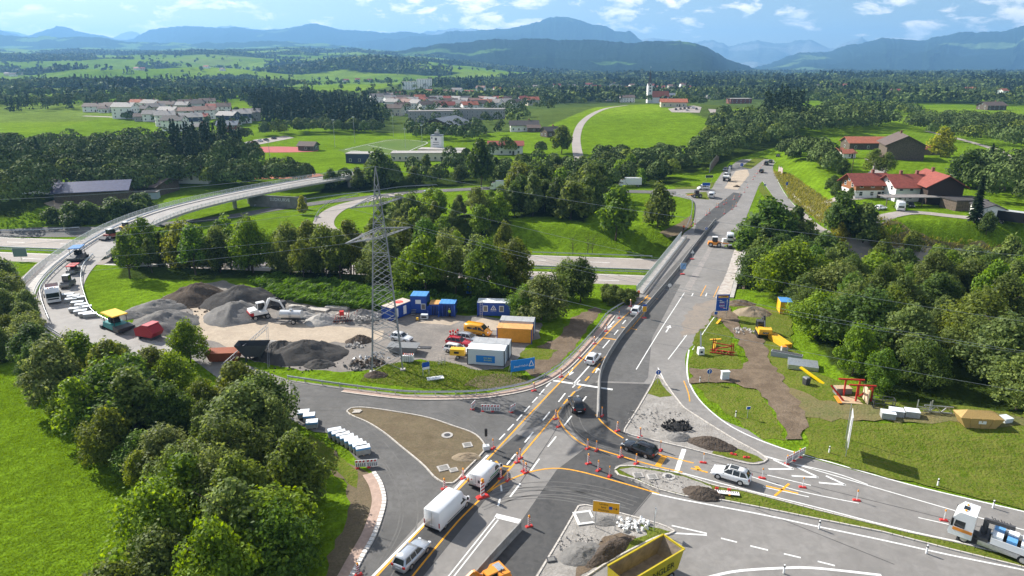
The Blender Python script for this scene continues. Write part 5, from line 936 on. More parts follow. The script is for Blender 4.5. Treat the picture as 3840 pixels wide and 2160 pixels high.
for poly, n, seed, con, hm in (
  ([(-213.2,579.9,2.8),(-147.6,531.3,0.8),(-94.4,504.8,0.3),(-107.9,628.5,1.3),(-159.4,768.4,4),(-231.8,844.7,6.7),(-299,889.8,7),(-335.8,868.3,7),(-252.5,690.4,6.3)], 620, 1, .62, 1.05),        # spruce hill behind the estate
  ([(-505.7,621.3,4.5),(-473.9,650.9,5.4),(-390.3,700.2,6.5),(-310.9,758.2,7),(-345.5,868.3,7),(-471,847.8,7),(-627.2,774.6,7)], 260, 2, .4, 1.0),
  ([(-157.7,320.8,0),(-140.8,334.2,0),(-138,358.1,0),(-156.9,396.8,0),(-185,408.8,0),(-186.9,378.2,0)], 60, 3, .85, 1.15),                                      # dark spruces over the left forest
  ([(-170.2,412.9,0),(-169.9,458.4,0.1),(-149,494.4,0.4),(-91.8,490.4,0.2),(-97.2,519.8,0.4),(-156.9,521.6,0.8),(-178.7,482.9,0.4)], 70, 4, .1, .8),
  ([(-91.3,520,0.3),(-29.2,473.8,0.4),(11.5,480.9,1.1),(14.1,594,3.7),(-51.7,1046.4,0.1),(-172.9,1070.3,4.9)], 110, 5, .2, .85),
  ([(12.1,505.7,1.6),(59.8,803,2.1),(138.8,906.5,0.4),(195.5,987.5,0),(260,1489.4,0.8),(10.3,1530.6,-0.4),(-15.9,741.6,1.4)], 230, 6, .15, .95),
  ([(-172.9,1070.3,4.9),(10.3,1530.6,-0.4),(471.5,1788.6,1.3),(594.7,2261.7,7.6),(143.7,2303.2,6.9),(-223.1,1387.3,11.4)], 380, 7, .3, .95),
  ([(149.9,646,13.5),(274.7,953.4,0.1),(338.5,983.4,0.2),(500.4,1186.2,0.4),(590.5,1403.6,3.4),(410.2,1491,3.2),(273.3,1182.4,0.6)], 330, 8, .2, .95),
  ([(151,454.1,2.3),(174.6,454.8,2.3),(217.1,468.4,2.3),(258.8,498.1,2.3),(303.8,544.1,1.9),(308.4,609.9,2.6),(234.9,535.9,4.9),(198,544,7.3),(160.8,503.3,5.2)], 260, 9, .3, 1.1),
  ([(187.7,541.1,7.5),(239.2,630.3,8.1),(253.4,603.6,6.4),(204.7,505.5,4.4),(183.2,501.7,4.7)], 70, 10, .9, 1.3),
  ([(248.6,568.1,5.6),(369.4,678.3,0.7),(377.5,639.1,0.5),(424.8,743.1,1.3),(365.4,818.2,1.2)], 160, 11, .3, 1.0),
  ([(285.5,505.1,1.6),(276.7,434.3,0.6),(283.6,407.6,0.6),(255.8,332.9,3.6),(396.4,522.3,0.1),(381.6,563,0.3),(341.9,577.7,1)], 170, 12, .25, 1.1),
  ([(165.5,250.3,4),(152,212.8,4),(152.5,189.9,3.9),(227.8,290.5,4),(219.4,302.6,4),(195.8,290.5,4)], 60, 13, .2, 1.0),
  ([(330.2,822.4,1),(539,901.3,0.6),(608,796.9,0.2),(1095.2,1447.9,2.1),(1147.8,2034.2,6.1),(754,1897.7,3.7)], 900, 14, .3, 1.0),
  ([(135,481.7,3.7),(137.5,427.1,1.3),(151,454.1,2.3),(154,499.4,4.9),(171.2,558.3,9.3),(166.3,557.6,9.4)], 90, 15, .2, .8),
  ([(120.8,516.1,5.8),(131,481.9,3.7),(122.8,445.7,1.9),(134.5,481.7,3.7),(144.1,527.1,7)], 0, 16, .2, .6),
  ([(-239.7,292.4,0),(-218.3,306,0),(-187.3,310.8,0),(-160.2,318.2,0),(-180.9,361.3,0),(-231.8,369.6,0),(-299.9,369.6,0)], 120, 17, .35, 1.05),
  ([(-206.2,274.1,0),(-187,274.1,0),(-162.7,266.9,-3.5),(-150,266.4,-4.2),(-144.8,288.4,-4.1),(-124.9,293.8,-3.3),(-128.2,302.6,-1.3),(-156.4,302.6,-1.2),(-183.4,289.4,-0)], 115, 18, .1, 1.0),
  ([(-135.2,293.8,-3.3),(-120.6,291.3,-3.7),(-100.9,293.8,-3.3),(-88.1,297.3,-2.5),(-89.2,301.7,-1.5),(-113.4,300.4,-1.8),(-127.4,300.4,-1.8)], 60, 19, .05, .85),
  ([(-32.9,318.2,0),(-10.9,324.7,0),(2.5,361.2,0),(32.4,369.3,0),(36.8,395.2,0.2),(9.9,410.8,0.2),(-18.3,361.2,0),(-33.6,345.7,0)], 10, 20, .1, .8),
  ([(139.2,359.2,0.3),(132.9,305.2,3.6),(125.6,269,4),(140.5,302.6,4),(148.9,343.6,3.2),(150.9,373.7,1.6)], 50, 21, .1, .9),
  (WOODS['left copse'], 34, 31, .1, 1.15), (WOODS['left forest'], 190, 23, .36, 1.1), (WOODS['road slope'], 120, 24, .15, 1.0), (WOODS['hill foot'], 60, 25, .05, .85), (WOODS['ramp hedge'], 50, 26, .1, .8),
  ([(-627.2,774.6,7),(-277.1,837.9,7),(-204.5,938.5,5.9),(-223.5,1027,6.5),(-494,889.8,7),(-669.9,828.2,7)], 230, 22, .35, .8),
  ([(-333.1,594.9,3.7),(-267.7,542.5,2),(-217.7,525.2,1.3),(-209.1,568.3,2.4),(-251.7,647.2,5.3),(-338.1,690.1,6.4),(-350.4,647,5.3)], 130, 30, .12, .55), ([(-77.6,471.2,0.1),(-26.8,433,0.2),(-12.9,472.1,0.6),(-25.8,514.3,0.8),(-80,504.8,0.3)], 55, 32, .1, .8), ([(-167.6,400.7,0),(-145.5,353.4,0),(-120,324.7,0),(-129.2,353.4,0)], 22, 33, .1, .9),
  ([(-667.4,1060.3,7.6),(-569,1059.7,7.6),(-814.6,1546.9,8.2),(-1045.5,1897.9,8.8),(-954.9,1543.8,9.9)], 90, 27, .55, 1.3), ([(-690.8,912.3,7),(-690.3,1010.4,7.2),(-836.2,1248.7,11.5),(-875.5,1234.7,10.5),(-843.4,1116.9,7.9)], 60, 28, .3, 1.3), ([(-525.8,1223.6,8.2),(-454.7,1254.9,10),(-677.7,1874.9,6.2),(-685.8,1642.5,7.6)], 50, 29, .5, 1.2)):
    if n: batch.append(far_trees(scat_np(poly, n, seed), *((260, 0.62) if min(p[1] for p in poly) < 420 else (85, 0.95)), seed, con, hm))
g = np.random.default_rng(99)
def forest_pts(y0, y1, n, seed):
    g = np.random.default_rng(seed); Y = np.sqrt(g.uniform(y0 * y0, y1 * y1, n)); X = g.uniform(-0.95, 0.95, n) * Y
    f = forest(X, Y); k = g.random(n) < np.maximum(f * 0.95, 0.012); return np.stack([X[k], Y[k]], 1)
b2 = far_trees(forest_pts(900, 2100, 46000, 1), 20, 2.6, 50, .33, 1.15); b3 = far_trees(forest_pts(2100, 5600, 110000, 2), 5, 6.5, 51, .35, 1.45)
def mass(name, label, bs, ):
    P, A, B, T = (np.concatenate([b[i] for b in bs]) for i in range(4)); o = link(name, quads_mesh(name, P, A, B, FLEAF, T.astype(np.float32))); struct(o, 'stuff'); o['label'] = label; return len(P)
NQ = mass('woodland', 'trees of the middle distance around the town and fields', batch), mass('distant_woods', 'far woods on the rolling hills', [b2, b3])
print('TREES', NT[0], NQ)
# ================================================================ buildings
WALLW = mat('white_render', (0.82, 0.80, 0.77), 0.85, var=0.04, scale=0.6)
WALLC = mat('cream_render', (0.62, 0.56, 0.44), 0.85, var=0.05, scale=0.6)
WALLG = mat('grey_render', (0.34, 0.33, 0.32), 0.85, var=0.06, scale=0.6)
WALLB = mat('slate_blue_boards', (0.05, 0.065, 0.11), 0.8, var=0.15, scale=2)
WALLR = mat('red_brown_boards', (0.19, 0.07, 0.05), 0.8, var=0.15, scale=2)
def roofm(n, c): return mat('roof_' + n, c, 0.8, var=0.16, scale=1.1, bump=0.02, bscale=9)
RF = {'brown': roofm('brown', (0.115, 0.085, 0.072)), 'dark': roofm('dark', (0.06, 0.055, 0.055)), 'grey': roofm('grey', (0.20, 0.185, 0.175)), 'pale': roofm('pale', (0.33, 0.31, 0.29)), 'red': roofm('red', (0.25, 0.068, 0.05)), 'orange': roofm('orange', (0.36, 0.12, 0.07)), 'pink': roofm('pink', (0.25, 0.15, 0.12)), 'slate': roofm('slate', (0.13, 0.15, 0.18)), 'solar': mat('solar_panels', (0.055, 0.06, 0.12), 0.25, var=0.12, scale=0.8, spec=0.6)}
WINM = MB().bx(-.62, .62, -.05, .04, -.75, .75, 0).bx(-.5, .5, -.07, -.04, -.62, -.04, 1).bx(-.5, .5, -.07, -.04, .04, .62, 1).mesh('window', [WHITE, GLASS])
DOORM = MB().bx(-.55, .55, -.06, .04, 0, 2.1, 0).bx(-.42, .42, -.08, -.05, 1.2, 1.9, 1).mesh('door', [WOOD_D, GLASS])
CHIM = MB().bx(-.4, .4, -.4, .4, -1.2, 1.0, 0).bx(-.48, .48, -.48, .48, 1.0, 1.12, 0).mesh('chimney', mat('chimney_brick', (0.22, 0.10, 0.075), 0.9, var=0.2))
def house(label, loc, rz, L, Wd, hw, roof='brown', wall=WALLW, pitch=28, over=0.8, wins=(3, 2), name='house', cat='house', group=None, chim=1, door=True, upper=None, flat=False, storeys=None, extra=None):
    t = thing(name, label, cat, (loc[0], loc[1], loc[2]), rz, group); x, y = L / 2, Wd / 2
    rh = 0.0 if flat else y * math.tan(R(pitch))
    mb = MB(); st = storeys or max(1, round(hw / 2.7)); split = hw * (0.52 if upper else 1)
    mb.bx(-x, x, -y, y, -2.5, split)
    if not flat and not upper: mb.add([(-x, -y, hw), (-x, y, hw), (-x, 0, hw + rh), (x, -y, hw), (x, y, hw), (x, 0, hw + rh)], [(0, 2, 1), (3, 4, 5)])
    mb.build('wall', wall, t)
    if upper:
        u = MB().bx(-x - .04, x + .04, -y - .04, y + .04, split, hw); u.add([(-x - .04, -y, hw), (-x - .04, y, hw), (-x - .04, 0, hw + rh), (x + .04, -y, hw), (x + .04, y, hw), (x + .04, 0, hw + rh)], [(0, 2, 1), (3, 4, 5)]); u.build('upper_wall', upper, t)
    if flat: ro = MB().bx(-x - .3, x + .3, -y - .3, y + .3, hw + 0.003, hw + 0.35).build('roof', RF[roof], t)
    else:
        th = 0.22; ex = x + over; ey = y + over; ez = hw - over * math.tan(R(pitch)); mb = MB()
        for s in (-1, 1):
            a = [(-ex, s * ey, ez), (ex, s * ey, ez), (ex, 0, hw + rh), (-ex, 0, hw + rh)]; b = [(p[0], p[1], p[2] + th) for p in a]
            mb.add(a + b, [(0, 1, 2, 3), (7, 6, 5, 4), (0, 4, 5, 1), (1, 5, 6, 2), (3, 7, 4, 0)])
        ro = mb.build('roof', RF[roof], t)
        for k in range(chim): link('chimney', CHIM, ro, (L * (0.18 - 0.4 * k), 0.3, hw + rh + .2))
    for f in range(st):
        z = 1.5 + f * 2.7
        if z > hw - .6: break
        for s, n, ln in ((-1, wins[0], L), (1, wins[0], L)):
            for k in range(n):
                w = link('window', WINM, t, (-ln / 2 + ln * (k + .5) / n, s * (y + .06), z), 0 if s < 0 else math.pi)
        for s in (-1, 1):
            for k in range(wins[1]): link('window', WINM, t, (s * (x + .06), -y + Wd * (k + .5) / wins[1], z), -math.pi / 2 if s < 0 else math.pi / 2)
    if not flat and rh > 2.4 and wins[1]:
        for s in (-1, 1): link('window', WINM, t, (s * (x + .09), 0, hw + rh * .35), -math.pi / 2 if s < 0 else math.pi / 2)
    if door: link('door', DOORM, t, (L * .22 if wins[0] else 0, -y - .06, 0))
    if extra: extra(t, x, y, hw, rh)
    return t
RH = random.Random(3)
EST = [ # estate on the left hill: px, py, length, width, wall height, angle, roof, wall, upper, label
 ((-331.8,604.5,4), 16, 12, 7.5, .2, 'pale', WALLW, None, 'tall white house with pale roof at the meadow edge of the estate'),
 ((-393,663.1,5.7), 15, 10, 4, 0, 'brown', WALLW, None, 'low white house with brown roof at the far left end of the estate'),
 ((-374.6,663.1,5.7), 15, 10, 4.5, .1, 'brown', WALLW, None, 'white house with broad brown roof second from the left end of the estate'),
 ((-379,654.9,5.5), 8, 7, 3, .1, 'brown', WALLW, None, 'small garage between the two brown roofed houses at the estate left end'),
 ((-370.1,700.2,6.5), 12, 9, 5, .05, 'orange', WALLW, None, 'estate house with an orange roof in the back row'),
 ((-328.9,624.8,4.6), 13, 9, 5, .3, 'dark', WALLC, None, 'cream house with dark roof right behind the tall white one'),
 ((-349.7,685.3,6.3), 16, 11, 5, .1, 'grey', WALLW, None, 'wide grey roofed house in the back row of the estate'),
 ((-321.4,635.6,5), 13, 10, 5.5, .3, 'grey', WALLC, None, 'cream gabled house with grey roof in the middle of the estate'),
 ((-324,663.1,5.7), 14, 10, 5.5, .25, 'brown', WALLW, None, 'white gabled house with dark brown roof in the estate back row'),
 ((-310.9,663.1,5.7), 13, 10, 5, .3, 'pale', WALLC, None, 'house with a pale pinkish roof in the estate back row'),
 ((-323.9,705.5,6.6), 16, 10, 4.5, .1, 'brown', WALLW, None, 'long low brown roof at the back of the estate'),
 ((-296.6,671.7,5.9), 13, 10, 5.5, .3, 'dark', WALLW, None, 'white gabled house with dark roof near the spruce hill'),
 ((-317.1,735.6,7), 14, 10, 4, .1, 'brown', WALLW, None, 'hindmost brown roofed house beside the spruce hill'),
 ((-266,632,4.8), 13, 10, 5.5, .2, 'red', WALLW, None, 'white house with red brown roof at the right side of the estate'),
 ((-255.3,624.9,4.6), 10, 10, 6.5, .3, 'brown', WALLW, None, 'white gable house by the road that leaves the estate'),
 ((-293,601.3,3.9), 14, 10, 5.5, .15, 'pale', WALLC, None, 'cream house with pale roof in the estate centre'),
 ((-273.5,598,3.8), 16, 9, 5.5, .05, 'pink', WALLW, None, 'long white house with reddish roof in the estate centre'),
 ((-261.6,598,3.8), 15, 10, 6, .15, 'pink', WALLW, None, 'white house with pinkish roof and balcony right of the long one'),
 ((-297.4,582.5,3.3), 13, 10, 4.5, .15, 'grey', WALLW, None, 'white house with grey roof behind the carport'),
 ((-306.9,582.5,3.3), 10, 8, 3, .1, 'brown', WALLG, None, 'low carport with dark openings on the meadow road'),
 ((-271,547.9,2.2), 13, 10, 6.5, .35, 'pale', WALLW, WALLW, 'white gabled house with red boarded side at the estate front'),
 ((-248.5,516.3,1.2), 14, 11, 6.0, .35, 'dark', WALLW, None, 'white house with dark roof and dormers standing lowest in the estate'),
 ((-247.2,539.9,1.9), 14, 10, 6.0, .35, 'pale', WALLW, WALLB, 'house with dark blue boarded upper floor and pale roof'),
 ((-251.1,567.8,2.8), 9, 8, 4, .1, 'red', WALLW, None, 'small white house with a red roof behind the blue boarded one'),
 ((-226.9,509.1,1), 8, 7, 3, .3, 'grey', WALLC, None, 'small garage with grey roof at the estate front'),
 ((-223.9,555,2.2), 14, 10, 6, .15, 'pale', WALLW, WALLB, 'pale roofed house with dark upper boards at the right front of the estate'),
 ((-219.7,570,2.6), 13, 10, 6, .15, 'pale', WALLW, WALLB, 'second pale roofed house with dark upper boards, nearer the spruces'),
 ((-206.9,510,0.9), 13, 9, 4, .15, 'slate', WALLR, None, 'red brown boarded carport building at the right front of the estate'),
 ((-218.9,588.5,3.1), 14, 10, 5.5, .1, 'grey', WALLG, None, 'grey roofed house at the right end of the estate')]
for loc, L, Wd, hw, a, rf, wl_m, up_m, lab in EST:
    house(lab, loc, a + RH.uniform(-.45, .45), L * 1.08, Wd * 1.05, hw * 1.28, rf, wl_m, 27, .8, (3, 3), upper=up_m, group='houses of the estate on the left')
TOWNH = [ ((-167,875.4,4.3), 'grey'), ((-161.1,912.4,4), 'grey'), ((-146.1,847.7,3.3), 'pale'), ((-131.1,777,2.6), 'pale'), ((-112.3,674.9,1.7), 'brown'), ((-110.3,709.4,1.8), 'brown'), ((-133.1,869.3,2.7), 'brown'), ((-118.5,827.9,2.1), 'pale'), ((-117.9,902.8,2), 'orange'), ((-90.2,745.8,1.1), 'brown'), ((-90.5,806.1,1), 'grey'), ((-95.8,891,1.1), 'pale'), ((-72.2,831.7,0.5), 'brown'), ((-60,793.8,0.4), 'grey'), ((-45.6,754.2,0.6), 'orange'), ((-30.1,809.4,0.4), 'orange'), ((-26.9,883.2,0.1), 'pale'), ((14.4,911.7,0.1), 'red'), ((25.3,879.8,0.3), 'orange')]
PLC = ['beside the school', 'in the town behind the school', 'between the town trees']
for k, (loc, rf) in enumerate(TOWNH):
    house('white gabled town house with %s roof among trees behind the school' % rf, loc, RH.uniform(-.4, .5), RH.uniform(13, 17), 11, 7, rf, RH.choice((WALLW, WALLW, WALLC)), 30, .7, (3, 2), group='town houses with %s roofs' % rf)
for k, loc in enumerate([(-174,944.3,4.6),(-129.7,810.1,2.6),(-117.3,787.9,2),(-106.5,780.2,1.6),(-105.6,829.3,1.5),(-99.8,860,1.3),(-79.3,780.1,0.8),(-85.9,897.7,0.8),(-68.9,753.4,0.7),(-73.4,904.7,0.4),(-60.6,853.2,0.3),(-59.4,910.2,0.2),(-46.3,855.6,0.1),(-36.7,793.2,0.4),(-39.1,913,0),(-19.3,816.4,0.4),(-15.4,912.6,0.1),(-8.5,833.4,0.4),(-2.1,912.2,0.1),(3.7,810.3,0.8),(10.1,1001.1,-0.1),(23,1024.8,-0),(34.1,977.2,-0),(-156,964.1,3.7),(-135.3,986.7,2.7),(-99.8,997,1.2),(-78.6,1012.6,0.5),(-56.3,1022.8,0.1),(-28.3,1048.5,0),(-4.9,1096.4,0.3),(30.2,1121.1,0.5)]):
    rf = RH.choice(('brown', 'grey', 'pink', 'red', 'pale')); house('white town house with %s roof between the trees of the town centre' % rf, loc, RH.uniform(-.6, .7), RH.uniform(12, 17), 11, 6.5, rf, WALLW, 32, .7, (3, 2), group='town centre houses with %s roofs' % rf, chim=0, door=False)
FARH = [(-26.8,1259.4,3.1),(1.4,1219.7,1.8),(28.2,1198.7,1.2),(65.9,1279.2,2.4),(93,1257.5,1.8),(135.3,1405.5,1.1),(173.8,1465.4,0.8),(219.3,1556,1.3),(227.6,1484.6,1),(267,1581,1.4),(312.7,1738.9,2.6),(339.6,1678.9,1.4),(297.8,1429.9,0.3),(344.3,1531.5,2),(304.8,1320.8,1),(361.7,1462.6,0.8),(-70.2,1158.3,1.5),(-102.9,1161.1,2.6),(-57.7,1322,3.8),(50,1441.6,1.5),(133.1,1236.4,1.2),(168.2,1294,1.9),(136.5,1606.1,-0.1),(222.1,1358.5,1.1),(305.7,1553.1,1.4),(384.3,1591.9,3.7),(-132.8,1138.8,3.5),(-95.8,1239.4,3.7),(100,1596.6,0.1),(9.1,1358.5,2.6),(-1002,3073.7,39.5),(-822.6,2610.9,36.4),(-734.6,2392.6,30.8),(-693.9,2366.3,28.5),(-1073.1,3030.7,30),(178.7,1665.5,1.7),(240.8,1677.2,3.2),(666.9,1790.8,3.2),(679.4,1732.9,2.7),(619.3,1453.3,4.3),(734.9,1682.2,3.1),(727.1,1508.4,2.7),(903.9,1597.9,1.8),(612.6,1135.6,3.6),(894.4,1533.8,-1.4),(885.8,1372.7,-0.8),(753.2,1090.2,5.3),(-1111.7,2124.9,37),(-1073.2,2084.2,36.1),(-940.7,2209.3,41.3),(-867.1,2146.2,34.7),(-1474.9,2091.5,21.7),(-1449,2078.7,19.6),(-1459.8,2120.7,22.4),(-477.4,2048,4.7),(-451.2,2085.6,5.1),(-421.4,2110.9,3.4)]
for k, p in enumerate(FARH):
    rf = RH.choice(('red', 'orange', 'brown', 'pink', 'grey', 'red'))
    house('small far off house with %s roof in the distant built up area' % rf, p, RH.uniform(-.5, .6), RH.uniform(12, 20), RH.uniform(9, 12), RH.uniform(4.5, 6.5), rf, RH.choice((WALLW, WALLC, WALLW)), 30, .8, (2, 1), group='far houses with %s roofs' % rf, chim=0, door=False)
house('white flat roofed apartment block left of the pair above the town trees', (-183.8,1273.4,7.4), .1, 24, 16, 13, 'pale', WALLW, flat=True, wins=(5, 3), name='apartment_block', cat='building', door=False)
house('taller white flat roofed apartment block right of the pair above the town trees', (-163.3,1327.1,7.2), .1, 28, 18, 17, 'pale', WALLW, flat=True, wins=(6, 3), name='apartment_block', cat='building', door=False)
house('long grey flat roofed school wing with window bands', (-68.2,607,0.8), .12, 42, 16, 9, 'grey', WALLG, flat=True, wins=(10, 3), name='school_building', cat='building')
house('second grey school wing partly hidden by trees', (-36.5,626,1.4), -.05, 60, 18, 9, 'grey', WALLG, flat=True, wins=(14, 3), name='school_building', cat='building')
house('dark timber sports hall with blue grey gabled roof', (-48.4,511.9,0.5), 1.25, 34, 26, 6, 'slate', WOOD_D, 20, 1.5, (4, 3), name='sports_hall', cat='building', chim=0)
house('white house with dark brown roof on the light green slope', (8.7,509.2,1.6), .05, 20, 11, 4.5, 'dark', WALLW, 26, 1.0, (5, 2), name='house')
house('low brown garage attached beside the dark roofed house', (15.5,502.3,1.6), .05, 9, 8, 3, 'brown', WOOD_D, 22, .7, (1, 1), name='garage', cat='garage', chim=0)
house('dark timber cottage behind the round tree on the slope', (26.1,471.4,1.2), .5, 11, 9, 4, 'dark', WOOD_D, 28, .8, (2, 2))
house('long white house with red tiled roof below the light green slope', (-3.5,383.2,0), .03, 18.5, 9, 5.2, 'red', WALLW, 22, .9, (4, 2), chim=0)
house('small hut with brown roof beside the running track', (-117.7,400.7,0), -.2, 9.5, 7, 3, 'brown', mat('hut_boards', (0.13, 0.14, 0.11), .85, var=.1), 28, .8, (1, 1), name='sports_hut', cat='hut', chim=0)
house('white and dark hall with pale flat roof behind the trees below the pitch', (-75.8,348.8,0), -.1, 14, 9, 4.5, 'pale', WALLB, flat=True, wins=(3, 2), name='hall', cat='building', door=False)
house('long low station building with flat pale roof and brown window band', (-44,358.1,0), .04, 36, 10, 3.8, 'pale', WALLC, flat=True, wins=(12, 2), name='station_building', cat='building')
t = thing('hose_tower', 'white square tower with an emblem and two lines of lettering', 'tower', (-41.3,383.4,0), -.12)
MB().bx(-3, 3, -3, 3, -2, 10).build('wall', WALLW, t); ro = MB().bx(-3.25, 3.25, -3.25, 3.25, 10.003, 10.35).build('roof', RF['slate'], t); MB().bx(-1.2, 1.2, -1.2, 1.2, 10.35, 11.9).build('hatch', WALLG, ro); MB().cyl((0.4, 0, 11.9), (0.4, 0, 13.2), .5, .7, 12).build('siren', GALV, ro)
MB().bx(-.55, .55, -3.06, -3.0, 7.6, 9.0).build('emblem', mat('emblem_dark', (.1, .1, .12), .6), t)
for z, w in ((6.6, 1.6), (5.5, 1.8)):
    for k in range(9): MB().bx(-w + k * w * .222, -w + k * w * .222 + w * .16, -3.04, -3.0, z - .16, z + .16).build('lettering', STEEL_D, t)
MB().bx(-2.6, -1.9, -3.05, -3.0, 8.6, 9.2).build('window', GLASS, t)
house('flat roofed fire station hall at the foot of the white tower', (-38,374.6,0), -.12, 24, 9, 3.6, 'pale', WALLC, flat=True, wins=(6, 1), name='fire_station', cat='building')
c = (182.3,941.8,0.1); t = thing('church', 'white church with tall pointed dark spire and clock', 'church', c, .15)
MB().bx(-3, 3, -3, 3, -3, 21).add([(-3, -3, 21), (3, -3, 21), (3, 3, 21), (-3, 3, 21), (0, -3, 25.5), (3, 0, 25.5), (0, 3, 25.5), (-3, 0, 25.5)], [(0, 1, 4), (1, 2, 5), (2, 3, 6), (3, 0, 7)]).build('tower', WALLW, t)
sp = MB().add([(-3.1, -3.1, 21.4), (3.1, -3.1, 21.4), (3.1, 3.1, 21.4), (-3.1, 3.1, 21.4), (0, -2.4, 26), (2.4, 0, 26), (0, 2.4, 26), (-2.4, 0, 26), (0, 0, 44)], [(0, 4, 7), (1, 5, 4), (2, 6, 5), (3, 7, 6), (4, 5, 8), (5, 6, 8), (6, 7, 8), (7, 4, 8)]).build('spire', RF['dark'], t)
MB().cyl((0, 0, 44), (0, 0, 46.5), .12, .12, 6).bx(-.8, .8, -.08, .08, 45.4, 45.6).build('cross', GALV, sp)
MB().cyl((0, -3.02, 22.5), (0, -3.15, 22.5), 1.2, n=16).build('clock_face', BLACK, t)
for z in (14.5, 18.2): MB().bx(-1.2, 1.2, -3.08, -3.0, z, z + 1.8).build('belfry_opening', GLASS, t)
MB().bx(3, 26, -5.5, 5.5, -3, 8).add([(3, -5.5, 8), (3, 5.5, 8), (3, 0, 15), (26, -5.5, 8), (26, 5.5, 8), (26, 0, 15)], [(0, 2, 1), (3, 4, 5)]).build('nave', WALLW, t)
MB().add([(2.6, -6.2, 7.3), (26.6, -6.2, 7.3), (26.6, 0, 15.2), (2.6, 0, 15.2), (26.6, 6.2, 7.3), (2.6, 6.2, 7.3)], [(0, 1, 2, 3), (3, 2, 4, 5)]).build('roof', RF['orange'], t)
house('long white rectory with grey roof in front of the church', (208.6,976.1,0), .02, 31, 13, 8.5, 'slate', WALLW, 24, .8, (8, 2), name='rectory', cat='house', chim=2)
house('white house with brown roof left of the church tower', (156.8,964.4,0.1), 0, 19, 12, 6.5, 'brown', WALLW, 25, .8, (5, 2))
house('small white house with dark roof at the left end of the hilltop row', (139.4,999.4,0), .05, 14, 10, 5, 'dark', WALLW, 25, .8, (3, 2))
house('low building with red roof below the rectory', (140.5,615.3,13), -.1, 22, 11, 4, 'orange', WALLC, 24, .8, (4, 2), name='parish_hall', cat='building', chim=0)
house('white modern building with flat pale roof by the town entrance', (310.2,1079,0.5), .05, 30, 16, 8, 'pale', WALLW, flat=True, wins=(8, 2), name='office_building', cat='building')
house('red brown shed roofed building beside the white modern one', (344.4,1119.5,0.6), .05, 28, 16, 9, 'red', WALLR, flat=True, wins=(6, 2), name='office_building', cat='building')
house('grey flat roofed building behind the town entrance trees', (392.7,1174.3,-0.4), .05, 26, 16, 9, 'slate', WALLG, flat=True, wins=(7, 2), name='office_building', cat='building')
house('low building with white roof and red wall beside the entrance road', (297.3,926.5,0.4), .05, 28, 16, 6, 'pale', WALLR, flat=True, wins=(5, 2), name='shop_building', cat='building')
house('house with red roof on the crest right of the town entrance', (460.7,1296.3,-1), .1, 20, 11, 5, 'red', WALLW, 25, .8, (3, 2))
house('long farm building with red roof in the wooded plain', (669.5,1469,3.8), 0, 45, 16, 5, 'red', WALLC, 25, .8, (6, 2), name='farm_building', cat='building')
house('brown roofed farmhouse at the right edge of the far meadow', (524.2,771.3,1.3), .2, 24, 15, 5, 'brown', WOOD_D, 24, 1.2, (4, 2), name='farmhouse', cat='house')
house('long barn with bright orange roof behind the old trees', (205.9,399.2,1.1), -.03, 28, 12, 4.0, 'orange', WOOD_D, 24, 1.0, (4, 1), name='barn', cat='barn', chim=0)
house('weathered dark timber barn with grey brown roof on the meadow', (189.3,336.9,3.5), 1.25, 22, 16, 7.5, 'brown', WOOD_D, 27, 1.3, (0, 0), name='barn', cat='barn', chim=1, door=False)
house('little shed with orange roof left of the old trees', (163.4,339.1,3.4), .35, 8, 6, 2.6, 'orange', WALLW, 24, .6, (1, 1), name='shed', cat='shed', chim=0)
house('tiny white shed with orange roof behind the little shed', (167.3,356,2.7), .1, 5, 4, 2.6, 'orange', WALLW, 26, .5, (0, 0), name='shed', cat='shed', chim=0)
house('low tan shed with reddish roof right of the dark barn', (216.8,361.5,2.5), .2, 14, 8, 3.2, 'red', mat('tan_boards', (.20, .15, .10), .85, var=.15), 20, .8, (0, 0), name='shed', cat='shed', chim=0)
house('red roofed farmhouse with timber upper floor, left of the pair', (120.5,232.3,4), .06, 11.5, 9, 4.9, 'red', WALLW, 30, 1.3, (3, 2), upper=mat('larch_boards', (.28, .12, .05), .8, var=.15), name='farmhouse', cat='house')
house('white farmhouse with red tiled roof, right of the pair', (131.7,226.4,4), .02, 13.5, 10, 5.2, 'red', WALLW, 30, 1.3, (4, 2), name='farmhouse', cat='house', chim=2)
house('dark brown timber wing with red roof joined to the white farmhouse', (138.5,222.9,4), 1.45, 15, 10.5, 6.2, 'red', mat('tarred_boards', (.05, .035, .028), .85, var=.2), 30, 1.2, (0, 0), name='barn', cat='barn', chim=1, door=False)
house('dark roofed shed at the right edge beside the narrow lane', (175.7,250.3,4), 1.0, 13, 9, 4, 'brown', WOOD_D, 25, .8, (0, 0), name='shed', cat='shed', chim=0)
house('low open shed with flat dark roof right of the brown wing', (140,209.6,4), .1, 10, 7, 3, 'dark', WOOD_D, flat=True, wins=(0, 0), name='shed', cat='shed', door=False)
house('white garage wall with dark roof beside the parked lorry', (138.5,196.1,4), 1.3, 9, 6, 3.4, 'dark', WALLW, 20, .4, (0, 0), name='garage', cat='garage', chim=0, door=False)
t = thing('carport', 'open carport with grey roof along the white farmhouse', 'carport', (126.1,214.7,4), .02)
MB().bx(-9, 9, -2.6, 2.6, 2.9, 3.1).build('roof', RF['grey'], t)
for k in range(4): MB().bx(-8.6 + k * 5.7, -8.4 + k * 5.7, -2.4, -2.2, -1, 2.9).build('post', WOOD_D, t)
house('white shed with dark brown roof in the trees at the left', (-182.1,263.7,-0.1), .3, 12, 9, 3.8, 'brown', WALLW, 14, .6, (0, 0), name='shed', cat='shed', chim=0, door=False)
